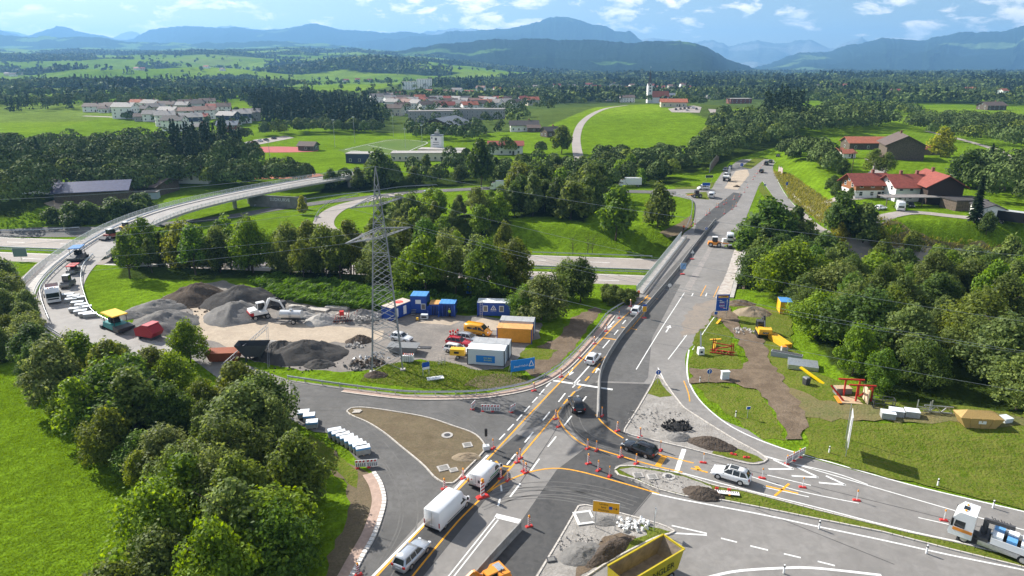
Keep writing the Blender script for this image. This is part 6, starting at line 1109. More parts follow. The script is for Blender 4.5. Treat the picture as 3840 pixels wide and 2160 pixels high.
house('timber barn with purple grey solar roof behind the hedge', (-160.6,261.8,-3.8), .32, 24, 15, 5.5, 'solar', WOOD_D, 18, 1.2, (0, 0), name='barn', cat='barn', chim=0, door=False)
house('long hall with low brown roof behind the solar roofed barn', (-160,285.3,-3.9), -.15, 34, 16, 3.8, 'brown', WOOD_D, 14, 1.2, (0, 0), name='hall', cat='building', chim=0, door=False)
house('low clubhouse with brown roof beside the tennis court trees', (-144.9,304.5,-0.8), -.05, 26, 14, 3.6, 'brown', WALLW, 14, 1.2, (4, 2), name='clubhouse', cat='building', chim=0)
house('pale blue flat wall of the clubhouse annex', (-147.5,270.6,-4.2), .2, 12, 4, 2.6, 'grey', mat('pale_blue_panels', (.42, .50, .55), .6), flat=True, wins=(0, 0), name='annex', cat='building', door=False)
house('dark underpass building with flat roof in the right distance', (600.3,1048,2.3), .1, 40, 14, 6, 'dark', WALLG, flat=True, wins=(8, 0), name='building', cat='building', door=False)
GRN = mat('green_netting', (.01, .32, .20), .6)
for p, q, lab in (((-130.7,314.4,0), (-118.2,314.4,0), 'green windbreak along the left tennis court'), ((-111.3,313.2,0), (-102.9,312,-0), 'green windbreak at the middle tennis court'), ((-120.9,301.7,-1.5), (-113.8,301.7,-1.5), 'green windbreak at the near side of the tennis courts')):
    t = thing('windbreak_fence', lab, 'fence'); p = Vector(p); q = Vector(q)
    MB().add([p, q, q + up * 2.6, p + up * 2.6], [(0, 1, 2, 3)]).build('netting', GRN, t)
    for k in range(6): pp = p + (q - p) * (k / 5); MB().cyl(pp, pp + up * 3, .05, n=6).build('post', GALV, t)
for k, (c, hgt) in enumerate((((-106,414.9,0), 16), ((-99.4,439.3,0), 16), ((-81.1,476.6,0.2), 14), ((-124.1,353.4,0), 10), ((-55.1,425.1,0.1), 12), ((-63.5,412.5,0), 11))):
    t = thing('floodlight_mast', ['tall floodlight mast beside the sports hut', 'tall floodlight mast on the grass behind the pitch fence', 'floodlight mast at the far end of the football pitch', 'lamp mast on the grass below the running track', 'floodlight mast at the right corner of the football pitch', 'floodlight mast behind the centre circle'][k], 'mast', c)
    MB().cyl((0, 0, -.3), (0, 0, hgt), .14, .07, 8).build('pole', GALV, t); MB().bx(-.7, .7, -.25, .1, hgt - .2, hgt + .4).build('lamp', GALV, t)
# ================================================================ vehicles
def paint(n, c, metal=0.0, rough=0.22):
    m = mat('paint_' + n, c, rough, metal=metal, spec=0.5); m.node_tree.nodes['Principled BSDF'].inputs['Coat Weight'].default_value = 0.6; return m
P_ = {'white': paint('white', (0.78, 0.79, 0.80)), 'silver': paint('silver', (0.50, 0.53, 0.57), .55, .3), 'black': paint('black', (0.012, 0.012, 0.014)), 'red': paint('red', (0.42, 0.012, 0.02)), 'yellow': paint('yellow', (0.80, 0.36, 0.015)), 'dark': paint('dark', (0.035, 0.04, 0.05)), 'grey': paint('grey', (0.16, 0.165, 0.17), .3), 'orange': ORANGE, 'blue': paint('blue', (0.04, 0.12, 0.36))}
WHM = {}
def wheel(par, x, y, r, w=0.22, name='wheel'):
    k = (round(r, 2), round(w, 2))
    if k not in WHM:
        WHM[k] = (MB().cyl((0, -w / 2, 0), (0, w / 2, 0), r, n=18).mesh('wheel', BLACK), MB().cyl((0, -w / 2 - .012, 0), (0, w / 2 + .012, 0), r * .62, n=10).mesh('rim', mat('alloy', (0.45, 0.46, 0.47), .35, metal=.7)))
    o = link(name, WHM[k][0], par, (x, y, r)); link('rim', WHM[k][1], o); return o
def head(loc, front): return math.atan2(front[1] - loc[1], front[0] - loc[0])
CK = {'hatch': (4.1, 1.78, 1.47, .60), 'estate': (4.62, 1.80, 1.45, .58), 'suv': (4.45, 1.86, 1.62, .68), 'sedan': (4.5, 1.8, 1.44, .56)}
def car(label, loc, front, kind='hatch', color='white', group=None, sunroof=False, cat='car'):
    L, Wd, Hh, sill = CK[kind]; w = Wd / 2; t = thing('car', label, cat, loc, head(loc, front), group); pm = P_[color]
    zt = 0.93 if kind != 'suv' else 1.05; zb = 0.22 if kind != 'suv' else .3
    sec = []
    for fx, top, fw in ((-.5, zt * .80, .80), (-.485, zt * .93, .9), (-.44, zt, .96), (-.2, zt + .01, 1), (.1, zt, 1), (.2, zt * .985, 1), (.33, zt * .90, .98), (.43, zt * .80, .93), (.485, zt * .66, .86), (.5, zt * .52, .78)):
        hw = w * fw; x = L * fx
        sec.append([(x, hw * .9, zb), (x, hw * .99, zb + .14), (x, hw, (zb + top) / 2), (x, hw * .965, top - .06), (x, hw * .86, top), (x, hw * .4, top + .02), (x, -hw * .4, top + .02), (x, -hw * .86, top), (x, -hw * .965, top - .06), (x, -hw, (zb + top) / 2), (x, -hw * .99, zb + .14), (x, -hw * .9, zb)])
    MB().loft(sec).build('body', pm, t, True)
    rear = {'hatch': (-.47, -.36), 'estate': (-.475, -.40), 'suv': (-.47, -.38), 'sedan': (-.36, -.22)}[kind]
    xw, xf, xr, xb = L * .20, L * .055, L * rear[1], L * rear[0]; bw = w * .90; tw = w * .68; zr = Hh - .05
    bot = [(xw, bw * .93), (L * .05, bw), (L * -.25, bw), (xb, bw * .9)]; top = [(xf, tw * .95), (L * -.02, tw), (L * -.25, tw), (xr, tw * .93)]
    vs = [(x, y, zt - .05) for x, y in bot] + [(x, y, zr) for x, y in top] + [(x, -y, zt - .05) for x, y in bot] + [(x, -y, zr) for x, y in top]
    fs = [(0, 1, 5, 4), (1, 2, 6, 5), (2, 3, 7, 6), (9, 8, 12, 13), (10, 9, 13, 14), (11, 10, 14, 15), (0, 4, 12, 8), (3, 11, 15, 7)]
    MB().add(vs, fs).build('windows', GLASS, t)
    rs = []
    for x, z in ((xf + .06, zr - .02), (L * -.02, Hh), (L * -.25, Hh - .01), (xr - .05, zr - .03)):
        rs.append([(x, tw * 1.02, z - .05), (x, tw * .9, z + .01), (x, 0, z + .03), (x, -tw * .9, z + .01), (x, -tw * 1.02, z - .05), (x, 0, z - .06)])
    ro = MB().loft(rs).build('roof', pm, t, True)
    if sunroof: MB().bx(xr * .45, xf * .7, -tw * .6, tw * .6, Hh + .02, Hh + .045).build('sunroof', GLASS, ro)
    if kind in ('estate', 'suv'):
        for s in (-1, 1): MB().bar((xr + .15, s * tw * .92, Hh + .04), (xf - .1, s * tw * .92, Hh + .04), .04).build('roof_rail', STEEL_D if color != 'silver' else GALV, ro)
    mb = MB()
    for s in (-1, 1):
        for i, (a, b) in enumerate(zip(bot, top)):
            if i == 1: a, b = ((L * -.06, bw), (L * -.07, tw))
            mb.bar((a[0], s * a[1] * 1.005, zt - .05), (b[0], s * b[1] * 1.01, zr), .075 if i != 3 else .2, .03)
    mb.build('pillar', pm, t)
    wb = L * .29
    for sx in (wb, -wb + .02):
        for s in (-1, 1): wheel(t, sx, s * (w - .10), .33 if kind != 'suv' else .36, .22)
    for s in (-1, 1):
        MB().tb(L * .44, L * .492, s * w * .66 - .17, s * w * .66 + .17, zt * .62, zt * .76, .02, .02).build('headlight', LAMPW, t)
        MB().tb(-L * .503, -L * .47, s * w * .74 - .14, s * w * .74 + .14, zt * .72, zt * .94, .01, .01).build('tail_light', TAILRED, t)
        MB().tb(L * .13, L * .17, s * (w + .09) - .09, s * (w + .09) + .09, zt - .02, zt + .13, .02, .02).build('mirror', pm, t)
    MB().bx(-L * .505, -L * .49, -.26, .26, .55, .66).build('number_plate', WHITE, t)
    MB().bx(L * .49, L * .506, -.5, .5, .36, .52).build('grille', BLACK, t)
    return t
def van(label, loc, front, L=5.0, Wd=1.92, Hh=1.95, color='white', windows=0, name='van', nose=.9, group=None, stripe=None, cat='van'):
    t = thing(name, label, cat, loc, head(loc, front), group); pm = P_[color]; w = Wd / 2; x0, x1 = -L / 2, L / 2; zh = 1.02
    sec = []
    for x, z, fw, tp in ((x0, Hh - .12, .95, .86), (x0 + .08, Hh - .03, 1, .88), (x0 + L * .3, Hh, 1, .88), (x1 - nose - 1.1, Hh, 1, .86), (x1 - nose - .7, Hh - .10, 1, .82), (x1 - nose + .02, zh + .12, .99, .86), (x1 - .35, zh - .08, .95, .88), (x1 - .06, .72, .9, .9), (x1, .5, .84, .9)):
        hw = w * fw; zm = min(z - .05, 1.1)
        sec.append([(x, hw * .95, .26), (x, hw, .42), (x, hw, zm), (x, hw * (tp + .08), z - .12), (x, hw * tp * .96, z), (x, -hw * tp * .96, z), (x, -hw * (tp + .08), z - .12), (x, -hw, zm), (x, -hw, .42), (x, -hw * .95, .26)])
    MB().loft(sec).build('body', pm, t, True)
    a, b = x1 - nose - .66, x1 - nose - .02
    MB().add([(b + .02, -w * .80, zh + .2), (b + .02, w * .80, zh + .2), (a + .02, w * .74, Hh - .12), (a + .02, -w * .74, Hh - .12)], [(0, 1, 2, 3)]).build('windscreen', GLASS, t)
    for s in (-1, 1):
        yb, yt = s * (w * 1.0 + .008), s * (w * .955 + .008); zt_ = Hh - .3; zt_ = min(zt_, 1.72)
        MB().add([(b - .12, yb, 1.12), (a - .55, yb, 1.10), (a - .55, yt, zt_), (a - .06, yt, zt_)], [(0, 1, 2, 3)] if s > 0 else [(3, 2, 1, 0)]).build('side_window', GLASS, t)
        for k in range(windows):
            e0 = a - .65 - k * (L - nose - 1.9) / windows; e1 = e0 - (L - nose - 1.9) / windows + .12
            MB().add([(e0, yb, 1.12), (e1, yb, 1.12), (e1, yt, zt_), (e0, yt, zt_)], [(0, 1, 2, 3)] if s > 0 else [(3, 2, 1, 0)]).build('side_window', GLASS, t)
        wheel(t, x1 - .95, s * (w - .12), .35, .23); wheel(t, x0 + 1.0, s * (w - .12), .35, .23)
        MB().tb(x1 - .42, x1 - .1, s * w * .72 - .14, s * w * .72 + .14, .66, .92, .04, .03).build('headlight', LAMPW, t)
        MB().bx(x0 - .02, x0 + .05, s * w * .90 - .06, s * w * .90 + .06, .7, 1.25).build('tail_light', TAILRED, t)
        MB().tb(b - .1, b + .08, s * (w + .14) - .1, s * (w + .14) + .1, 1.1, 1.42, .02, .02).build('mirror', BLACK, t)
        MB().bx(x0 + 1.4, x1 - 1.5, s * (w + .004) - .012, s * (w + .004) + .012, .52, .60).build('side_trim', BLACK, t)
    MB().bx(x0 - .05, x0 + .1, -w * .92, w * .92, .26, .44).build('bumper', BLACK, t)
    MB().bx(x0 - .015, x0, -.26, .26, .72, .83).build('number_plate', WHITE, t)
    if windows: MB().bx(x0 - .012, x0 + .02, -w * .7, w * .7, 1.2, min(Hh - .25, 1.75)).build('rear_window', GLASS, t)
    else: MB().bx(x0 - .008, x0, -.012, .012, .5, Hh - .25).build('door_gap', BLACK, t)
    return t
car('silver estate car following the white vans at the lower edge', (-9.81,55.61,0.03), (-8.03,59.02,0.03), 'estate', 'silver')
van('large white high roof delivery van in the queue', (-6.85,62.43,0.03), (-4.64,66.46,0.03), 6.1, 2.07, 2.55, 'white', 0, nose=.95)
t = van('small white panel van with green lettering ahead of the large van', (-2.99,69.37,0.03), (-0.64,73.74,0.03), 5.0, 1.92, 1.94, 'white', 0)
MB().bx(-.8, 1.2, -.985, -.975, .75, .9).build('side_stripe', mat('sign_green', (.02, .22, .08), .5), t)
MB().bx(-2.535, -2.51, .45, .6, 1.1, 1.25).build('logo', mat('logo_red', (.4, .02, .02), .5), t); MB().bx(-2.535, -2.51, -.6, -.35, .95, 1.3).build('logo', STEEL_D, t)
car('black sport utility car driving up through the junction', (9.12,86.76,0.03), (8.73,90.19,0.03), 'suv', 'black')
car('long black estate car turning left at the yellow curve', (15.96,75.11,0.03), (14.18,76.53,0.03), 'estate', 'black')
car('white sport utility car with glass roof on the right arm', (25.65,69.29,0.03), (23.74,70.45,0.03), 'suv', 'white', None, True)
car('white hatchback alone in the lane beside the concrete barrier', (13.32,102.97,0.03), (15.1,106.75,0.03), 'hatch', 'white')
car('white sport utility car beside the yellow road sign near the bridge', (24.47,125.78,0.03), (26.87,131.2,0.03), 'suv', 'white')
van('yellow orange crew bus parked by the orange container', (-6.11,114.92,0.02), (-3.42,113.77,0.02), 4.9, 1.9, 1.97, 'yellow', 2)
car('silver white estate parked between the crew bus and the red car', (-7.57,111.53,0.02), (-5.28,110.44,0.02), 'estate', 'silver')
car('red estate car parked in the yard', (-9.18,109.73,0.02), (-6.99,108.84,0.02), 'estate', 'red')
car('white estate car parked nearest the white office container', (-9.29,106.6,0.02), (-7.08,105.6,0.02), 'estate', 'white')
car('white saloon parked behind the pylon legs', (-19.53,111.9,0.02), (-17.13,110.8,0.02), 'hatch', 'white')
van('white minibus on the side arm of the north junction', (75.2,267.3,0.1), (71.2,266.3,0.1), 4.8, 1.85, 1.9, 'white', 2)
car('grey car standing in the shaded lane by the noise wall', (98.8,317.9,0.1), (93.6,305.6,0.1), 'suv', 'grey')
car('second dark car in the shaded lane by the noise wall', (103.4,325.7,0.1), (98.4,314.1,0.1), 'estate', 'dark')
van('black van in the right lane of the far road', (125.2,338.1,0.1), (133.4,354.5,0.1), 5.0, 1.9, 1.95, 'black', 2)
car('dark car driving ahead of the black van', (130.3,346.9,0.1), (136.8,359.3,0.1), 'hatch', 'dark')
car('black car on the far road behind the black van', (113.9,312.9,0.1), (118.7,323,0.1), 'suv', 'black')
car('dark car at the entrance of the far bend', (142.4,369.2,0.1), (149.3,381.4,0.1), 'hatch', 'dark')
c0 = (-33.1,272.1,-1.9); car('silver off road car on the slip road behind the copse', c0, (c0[0] - 3, c0[1] - .3), 'suv', 'silver')
for k, c in enumerate([(-170.7,417.2,0),(-167.9,415,0),(-165,412.9,0),(-165.9,421.5,0),(-164.6,425.9,0),(-163.3,430.4,0),(-162.3,437.2,0),(-161.8,446.5,0),(-160.4,453.7,0.1),(-158.5,463.4,0.1)]):
    car('small parked car under the trees beside the running track', (c[0], c[1], c[2] + .12), (c[0] + .6, c[1] + 3), RH.choice(('hatch', 'estate', 'suv')), RH.choice(('dark', 'silver', 'black', 'white', 'red')), 'cars parked beside the running track')
for k, c in enumerate([(136.7,587.6,11.6),(141.1,589.7,11.8),(145,592.1,12),(149,594.8,12.2),(153.1,597.7,12.3),(154.3,589.3,11.8),(144.5,581.6,11.3)]):
    car('small parked car on the lot below the church', (c[0], c[1], c[2] + .2), (c[0] + 1, c[1] + 3), RH.choice(('hatch', 'estate', 'suv')), RH.choice(('dark', 'silver', 'black', 'white')), 'cars parked below the church')
def lorry_cab(t, x1, pm, Wd=2.45, Hc=3.3, stripe=None, z0=.55):
    w = Wd / 2; L = 2.1
    prof = [(x1 - L, z0), (x1 - .05, z0), (x1, z0 + .5), (x1 - .03, 1.45), (x1 - .22, Hc - .75), (x1 - .75, Hc), (x1 - L, Hc)]
    cab = MB().side(prof, -w, w).build('cab', pm, t)
    MB().add([(x1 - .03, -w * .92, 1.55), (x1 - .03, w * .92, 1.55), (x1 - .19, w * .9, Hc - .85), (x1 - .19, -w * .9, Hc - .85)], [(0, 1, 2, 3)]).build('windscreen', GLASS, cab).location = (.015, 0, 0)
    for s in (-1, 1):
        MB().add([(x1 - .4, s * (w + .006), 1.6), (x1 - 1.35, s * (w + .006), 1.55), (x1 - 1.35, s * (w + .006), Hc - .95), (x1 - .5, s * (w + .006), Hc - .95)], [(0, 1, 2, 3)] if s > 0 else [(3, 2, 1, 0)]).build('side_window', GLASS, cab)
        MB().bx(x1 - .35, x1 - .15, s * (w + .2) - .1, s * (w + .2) + .1, 1.7, 2.5).build('mirror', BLACK, cab)
        MB().bx(x1 - .04, x1 + .02, s * w * .72 - .2, s * w * .72 + .2, z0 + .12, z0 + .36).build('headlight', LAMPW, cab)
        if stripe: MB().bx(x1 - L + .05, x1 - .35, s * (w + .01) - .008, s * (w + .01) + .008, 1.15, 1.5).build('stripe', stripe, cab)
        MB().cyl((x1 - 1.1, s * w * .5, Hc), (x1 - 1.1, s * w * .5, Hc + .14), .1, n=8).build('beacon', AMBER, cab)
    MB().bx(x1 - .02, x1 + .012, -w * .8, w * .8, z0 + .55, 1.4).build('grille', BLACK, cab)
    MB().bx(x1 - 1.35, x1 - .85, -.35, .35, Hc + .003, Hc + .05).build('roof_hatch', GLASS, cab)
    return cab
def lorry(label, loc, front, L=8.5, pm=P_['white'], stripe=None, body=None, axles=(1.35, -1.9, -3.2), Wd=2.45, Hc=3.3, name='lorry'):
    t = thing(name, label, 'lorry', loc, head(loc, front)); x1 = L / 2; lorry_cab(t, x1, pm, Wd, Hc, stripe)
    MB().bx(-L / 2, x1 - .4, -.45, .45, .6, .95).build('chassis', STEEL_D, t)
    for ax in [x1 - 1.45] + [a for a in axles[1:]]:
        for s in (-1, 1): wheel(t, ax, s * (Wd / 2 - .2), .5, .34)
    for s in (-1, 1): MB().bx(-L / 2 + 2.9, x1 - 2.6, s * (Wd / 2 - .22) - .18, s * (Wd / 2 - .22) + .18, .45, .95).build('fuel_tank', GALV, t)
    if body: body(t, L, Wd, x1)
    return t
def crane_body(t, L, Wd, x1):
    w = Wd / 2; xa = x1 - 3.6
    MB().bx(-L / 2, xa, -w, w, 1.0, 1.12).build('load_bed', WOOD_D, t)
    for s in (-1, 1): MB().bx(-L / 2, xa, s * w - .03, s * w + .03, 1.05, 1.75).build('side_board', P_['white'], t)
    MB().bx(xa - .05, xa + .03, -w, w, 1.0, 2.0).build('headboard', GALV, t)
    c = MB().cyl((x1 - 2.9, 0, .9), (x1 - 2.9, 0, 2.9), .25, n=10).bar((x1 - 2.9, .1, 2.8), (x1 - 5.2, .3, 3.1), .3, .35).bar((x1 - 5.2, .3, 3.0), (x1 - 3.0, -.3, 2.6), .28, .3).bx(x1 - 3.4, x1 - 2.5, -1.15, 1.15, .8, 1.3)
    for k in range(7): c.cyl((x1 - 3.2 - k * .25, -.2 + .1 * (k % 3), 3.2), (x1 - 3.5 - k * .25, .2, 3.05), .05, n=5)
    c.build('loading_crane', STEEL_D, t)
    for k in range(6): MB().bx(xa - .9 - (k // 2) * 1.15, xa - .05 - (k // 2) * 1.15, -1.1 + (k % 2) * 1.12, -.05 + (k % 2) * 1.12, 1.13, 2.0).build('cargo_pallet', [mat('shrinkwrap', (.74, .78, .82), .35), mat('foil_blue', (.12, .33, .62), .4)][k % 3 == 0], t)
    for k in range(8): MB().bx(x1 - 1.6 + k * .13, x1 - 1.51 + k * .13, -w - .03, -w - .02, 1.27, 1.39).build('lettering', WHITE, t)
lorry('white lorry with orange stripe and black loading crane at the right edge', (48.8,56.83,0.03), (46.61,58.77,0.03), 9.0, P_['white'], ORANGE, crane_body)
def open_box(t, L, Wd, x1):
    w = Wd / 2; xa = x1 - 2.3
    b = MB().bx(-L / 2, xa, -w, w, 1.0, 1.15)
    for s in (-1, 1): b.bx(-L / 2, xa, s * w - .04, s * w + .04, 1.15, 2.3)
    b.bx(xa - .06, xa, -w + .04, w - .04, 1.15, 2.6).bx(-L / 2, -L / 2 + .06, -w + .04, w - .04, 1.15, 2.3); b.build('tipper_body', mat('pale_grey_paint', (.5, .5, .48), .5, var=.1), t)
    MB().bx(-2.6, -.6, -.7, .8, 1.16, 2.0).build('red_compactor', RED_P, t); MB().bx(-.2, 1.0, -.9, .9, 1.16, 1.9).build('white_tank', WHITE, t)
lorry('white tipper lorry with small red machine on its bed facing the camera on the bend', (-95.28,134.39,0.05), (-89.07,125.27,0.05), 9.0, P_['white'], None, open_box)
t = thing('dump_trailer', 'yellow dump truck body with empty steel bed at the lower edge', 'dump truck', (12.32,52.09,0.03), head((9.87,50.58,0.03), (15.97,55.05,0.03)))
YD = mat('lemon_paint', (.46, .36, .02), .5, var=.06, scale=2)
o_ = MB(); L, w = 7.0, 1.3
outer = [(-L / 2, 1.2), (L / 2 - .4, 1.2), (L / 2 + .25, 2.95), (-L / 2 - .1, 2.95)]
for s in (-1, 1): o_.side(outer, s * w - .05 * (s > 0) - .0, s * w + .05 * (s < 0))
o_.add([(L / 2 - .4, -w, 1.2), (L / 2 - .4, w, 1.2), (L / 2 + .25, w, 2.95), (L / 2 + .25, -w, 2.95)], [(0, 1, 2, 3)])
o_.add([(-L / 2, -w, 1.2), (-L / 2, w, 1.2), (-L / 2 - .1, w, 2.95), (-L / 2 - .1, -w, 2.95)], [(3, 2, 1, 0)])
o_.bx(-L / 2, L / 2 - .4, -w, w, 1.12, 1.2)
bd = o_.build('dump_body', YD, t)
MB().bx(-L / 2 + .05, L / 2 - .45, -w + .06, w - .06, 1.205, 1.23).add([(L / 2 - .43, -w + .06, 1.23), (L / 2 - .43, w - .06, 1.23), (L / 2 + .2, w - .06, 2.9), (L / 2 + .2, -w + .06, 2.9)], [(3, 2, 1, 0)]).bx(-L / 2 - .02, L / 2, w - .075, w - .055, 1.23, 2.9).build('bed_lining', mat('scoured_steel', (.15, .125, .105), .6, col2=(.24, .20, .17), scale=1.4), bd)
for s in (-1, 1): MB().bar((-L / 2 - .1, s * w, 3.0), (L / 2 + .3, s * w, 3.0), .16, .12).build('rim_rail', YD, bd)
MB().bar((L / 2 + .3, -w, 3.0), (L / 2 + .3, w, 3.0), .16, .12).build('rim_rail', YD, bd)
text('NGLER', 'lettering', bd, (1.0, -w - .06, 1.95), (R(90), 0, 0), .95, mat('dark_green_print', (.03, .05, .02), .6))
MB().bx(-L / 2, L / 2 - .2, -.5, .5, .65, 1.1).build('chassis', STEEL_D, t)
for ax in (-2.2, -.9, 2.3):
    for s in (-1, 1): wheel(t, ax, s * 1.0, .5, .4)
t = thing('lorry', 'articulated lorry with black side curtain and white roof at the right edge', 'lorry', (141.7,189.6,3.3), head((139.6,197.8,4), (150.4,186.3,1.3)))
MB().bx(-6.8, 6.0, -1.25, 1.25, 1.1, 3.9).build('trailer_side', mat('black_curtain', (.012, .012, .014), .5), t); MB().bx(-6.85, 6.05, -1.27, 1.27, 3.9, 4.0).build('trailer_roof', P_['white'], t)
for ax in (-5.0, -3.7, -2.4, 7.6, 4.6):
    for s in (-1, 1): wheel(t, ax, s * 1.0, .5, .36)
lorry_cab(t, 8.6, P_['black'], 2.45, 3.6)
van('white motorhome parked on the farm grass', (119.5,207.7,4), (124.2,219.4,4), 6.2, 2.2, 2.9, 'white', 1, 'motorhome', cat='motorhome')
car('white car behind the hedge by the farm carport', (114,208.4,4), (116.5,209.6,4), 'hatch', 'white'); car('dark car standing under the farm carport', (125.7,212.8,4), (124.1,207.7,4), 'estate', 'dark')
for c, f, lab in (((48.4,274.1,0), (45.2,274.1,0), 'white box lorry showing above the trees of the north junction'), ((-3.4,266.6,0), (-7.5,266.8,-0), 'small white box lorry on the slip road behind the tall tree')):
    t = thing('lorry', lab, 'lorry', c, head(c, f)); MB().bx(-3.5, 3, -1.25, 1.25, 1.0, 3.7).build('cargo_box', P_['white'], t); lorry_cab(t, 5.2, P_['white'], 2.4, 2.9)
    for ax in (-2.2, 4.0):
        for s in (-1, 1): wheel(t, ax, s, .48, .3)
TRK = {}
def tracks(t, L, g, w=.45, h=.8):
    for s in (-1, 1):
        a = L / 2; prof = [(-a + .25, 0), (a - .25, 0), (a, h * .45), (a - .2, h), (-a + .2, h), (-a, h * .45)]
        MB().side(prof, s * g - w / 2, s * g + w / 2).build('track', BLACK, t)
def cabin(t, x, y, z, L, W_, H_, m, roof=None):
    c = MB();
    for sx in (0, 1):
        for sy in (0, 1): c.bar((x + sx * L, y + sy * W_, z), (x + sx * L * .92 + .04 * L, y + sy * W_, z + H_), .09)
    c = c.build('cab_frame', m, t)
    MB().tb(x + .03, x + L - .03, y + .03, y + W_ - .03, z + .05, z + H_ - .03, .05, .02).build('cab_glass', GLASS, c)
    MB().tb(x - .06, x + L + .06, y - .06, y + W_ + .06, z + H_, z + H_ + .12, .05, .05).build('cab_roof', roof or m, c)
def excavator(label, loc, rz, m, m2, tracked=True, boom=(2.6, 2.6, 4.6, 1.2), blade=True, brand=None, cabm=STEEL_D, scale=1.0, name='excavator', roof=None):
    t = thing(name, label, 'excavator', loc, rz); t.scale = (scale,) * 3
    if tracked: tracks(t, 2.9, .95)
    else:
        for sx in (-1.1, 1.1):
            for s in (-1, 1): wheel(t, sx, s * .95, .48, .4)
        MB().bx(-1.5, 1.5, -.6, .6, .45, .9).build('undercarriage', STEEL_D, t)
    MB().cyl((0, 0, .8), (0, 0, 1.0), .6, n=14).build('slew_ring', STEEL_D, t)
    h = MB(); prof = [(-1.75, 1.0), (-1.95, 1.35), (-1.85, 1.95), (-.6, 2.05), (-.2, 1.5), (1.15, 1.4), (1.2, 1.0)]; hs = h.side(prof, -1.1, 1.1).build('superstructure', m, t)
    MB().side([(-1.78, .98), (-2.02, 1.3), (-1.98, 1.55), (-1.3, 1.55), (-1.3, .98)], -1.13, 1.13).build('counterweight', m2, t)
    cabin(t, -.25, .15, 1.4, 1.35, .95, 1.35, cabm, roof)
    a, bz, c, cz = boom
    b = MB().bar((.7, -.3, 1.3), (a * .62, -.3, bz + .9), .34, .4).bar((a * .62, -.3, bz + .9), (a + .6, -.3, bz), .3, .36).build('boom', m if not brand else STEEL_D, t)
    MB().bar((a + .6, -.3, bz + .15), (c, -.3, cz), .26, .3).build('stick', m if not brand else STEEL_D, b)
    MB().side([(c - .35, cz), (c + .3, cz), (c + .25, cz - .7), (c - .25, cz - .95), (c - .55, cz - .5)], -.75, .15).build('bucket', STEEL_D, b)
    MB().bar((.5, -.3, 1.6), (a * .5, -.3, bz + .5), .12).build('hydraulic_ram', GALV, b)
    if blade: MB().bx(-1.95, -1.8, -1.15, 1.15, .1, .62).build('dozer_blade', mat('worn_blade', (.16, .13, .11), .6), t)
    if brand: MB().bx(-2.04, -2.03, -.5, .5, 1.22, 1.56).build('brand_plate', BLACK, t); text(brand, 'lettering', t, (-2.05, 0, 1.38), (R(90), 0, R(-90)), .42, WHITE)
    return t
excavator('yellow tracked excavator with its rear to the camera on the dirt track', (44.88,113.68,0.06), R(82), YELLOW, YELLOW, True, (2.4, 2.3, 3.8, .9), False, 'CAT')
excavator('white and red wheeled excavator between the gravel heaps', (-48.41,123.14,0.02), R(35), WHITE, mat('machine_red', (.38, .02, .025), .4), False, (3.0, 2.6, 4.4, .9), True, None, WHITE, 1.05, roof=WHITE)
excavator('white excavator with raised arm digging the median north of the bridge', (90.9,288.9,0.1), R(60), WHITE, STEEL_D, True, (1.8, 4.0, 2.4, 2.4), False, None, WHITE, 1.15, roof=WHITE)
excavator('small dark excavator half hidden by the spoil heap behind the yard', (-46.82,128.82,0.02), R(150), STEEL_D, STEEL_D, True, (2.2, 2.0, 3.6, .8), False, None, STEEL_D, .8)
t = excavator('orange machine with grey engine cover cut by the lower edge', (-1.96,51.68,0.03), R(215), ORANGE, ORANGE, True, (3.2, 2.0, 5.2, .8), False, None, ORANGE, .85)
MB().bx(-1.5, -.65, -.75, .45, 2.0, 2.16).build('engine_hatch', GALV, t); MB().cyl((-.9, .7, 2.0), (-.9, .7, 2.5), .07, n=8).build('exhaust', STEEL_D, t)
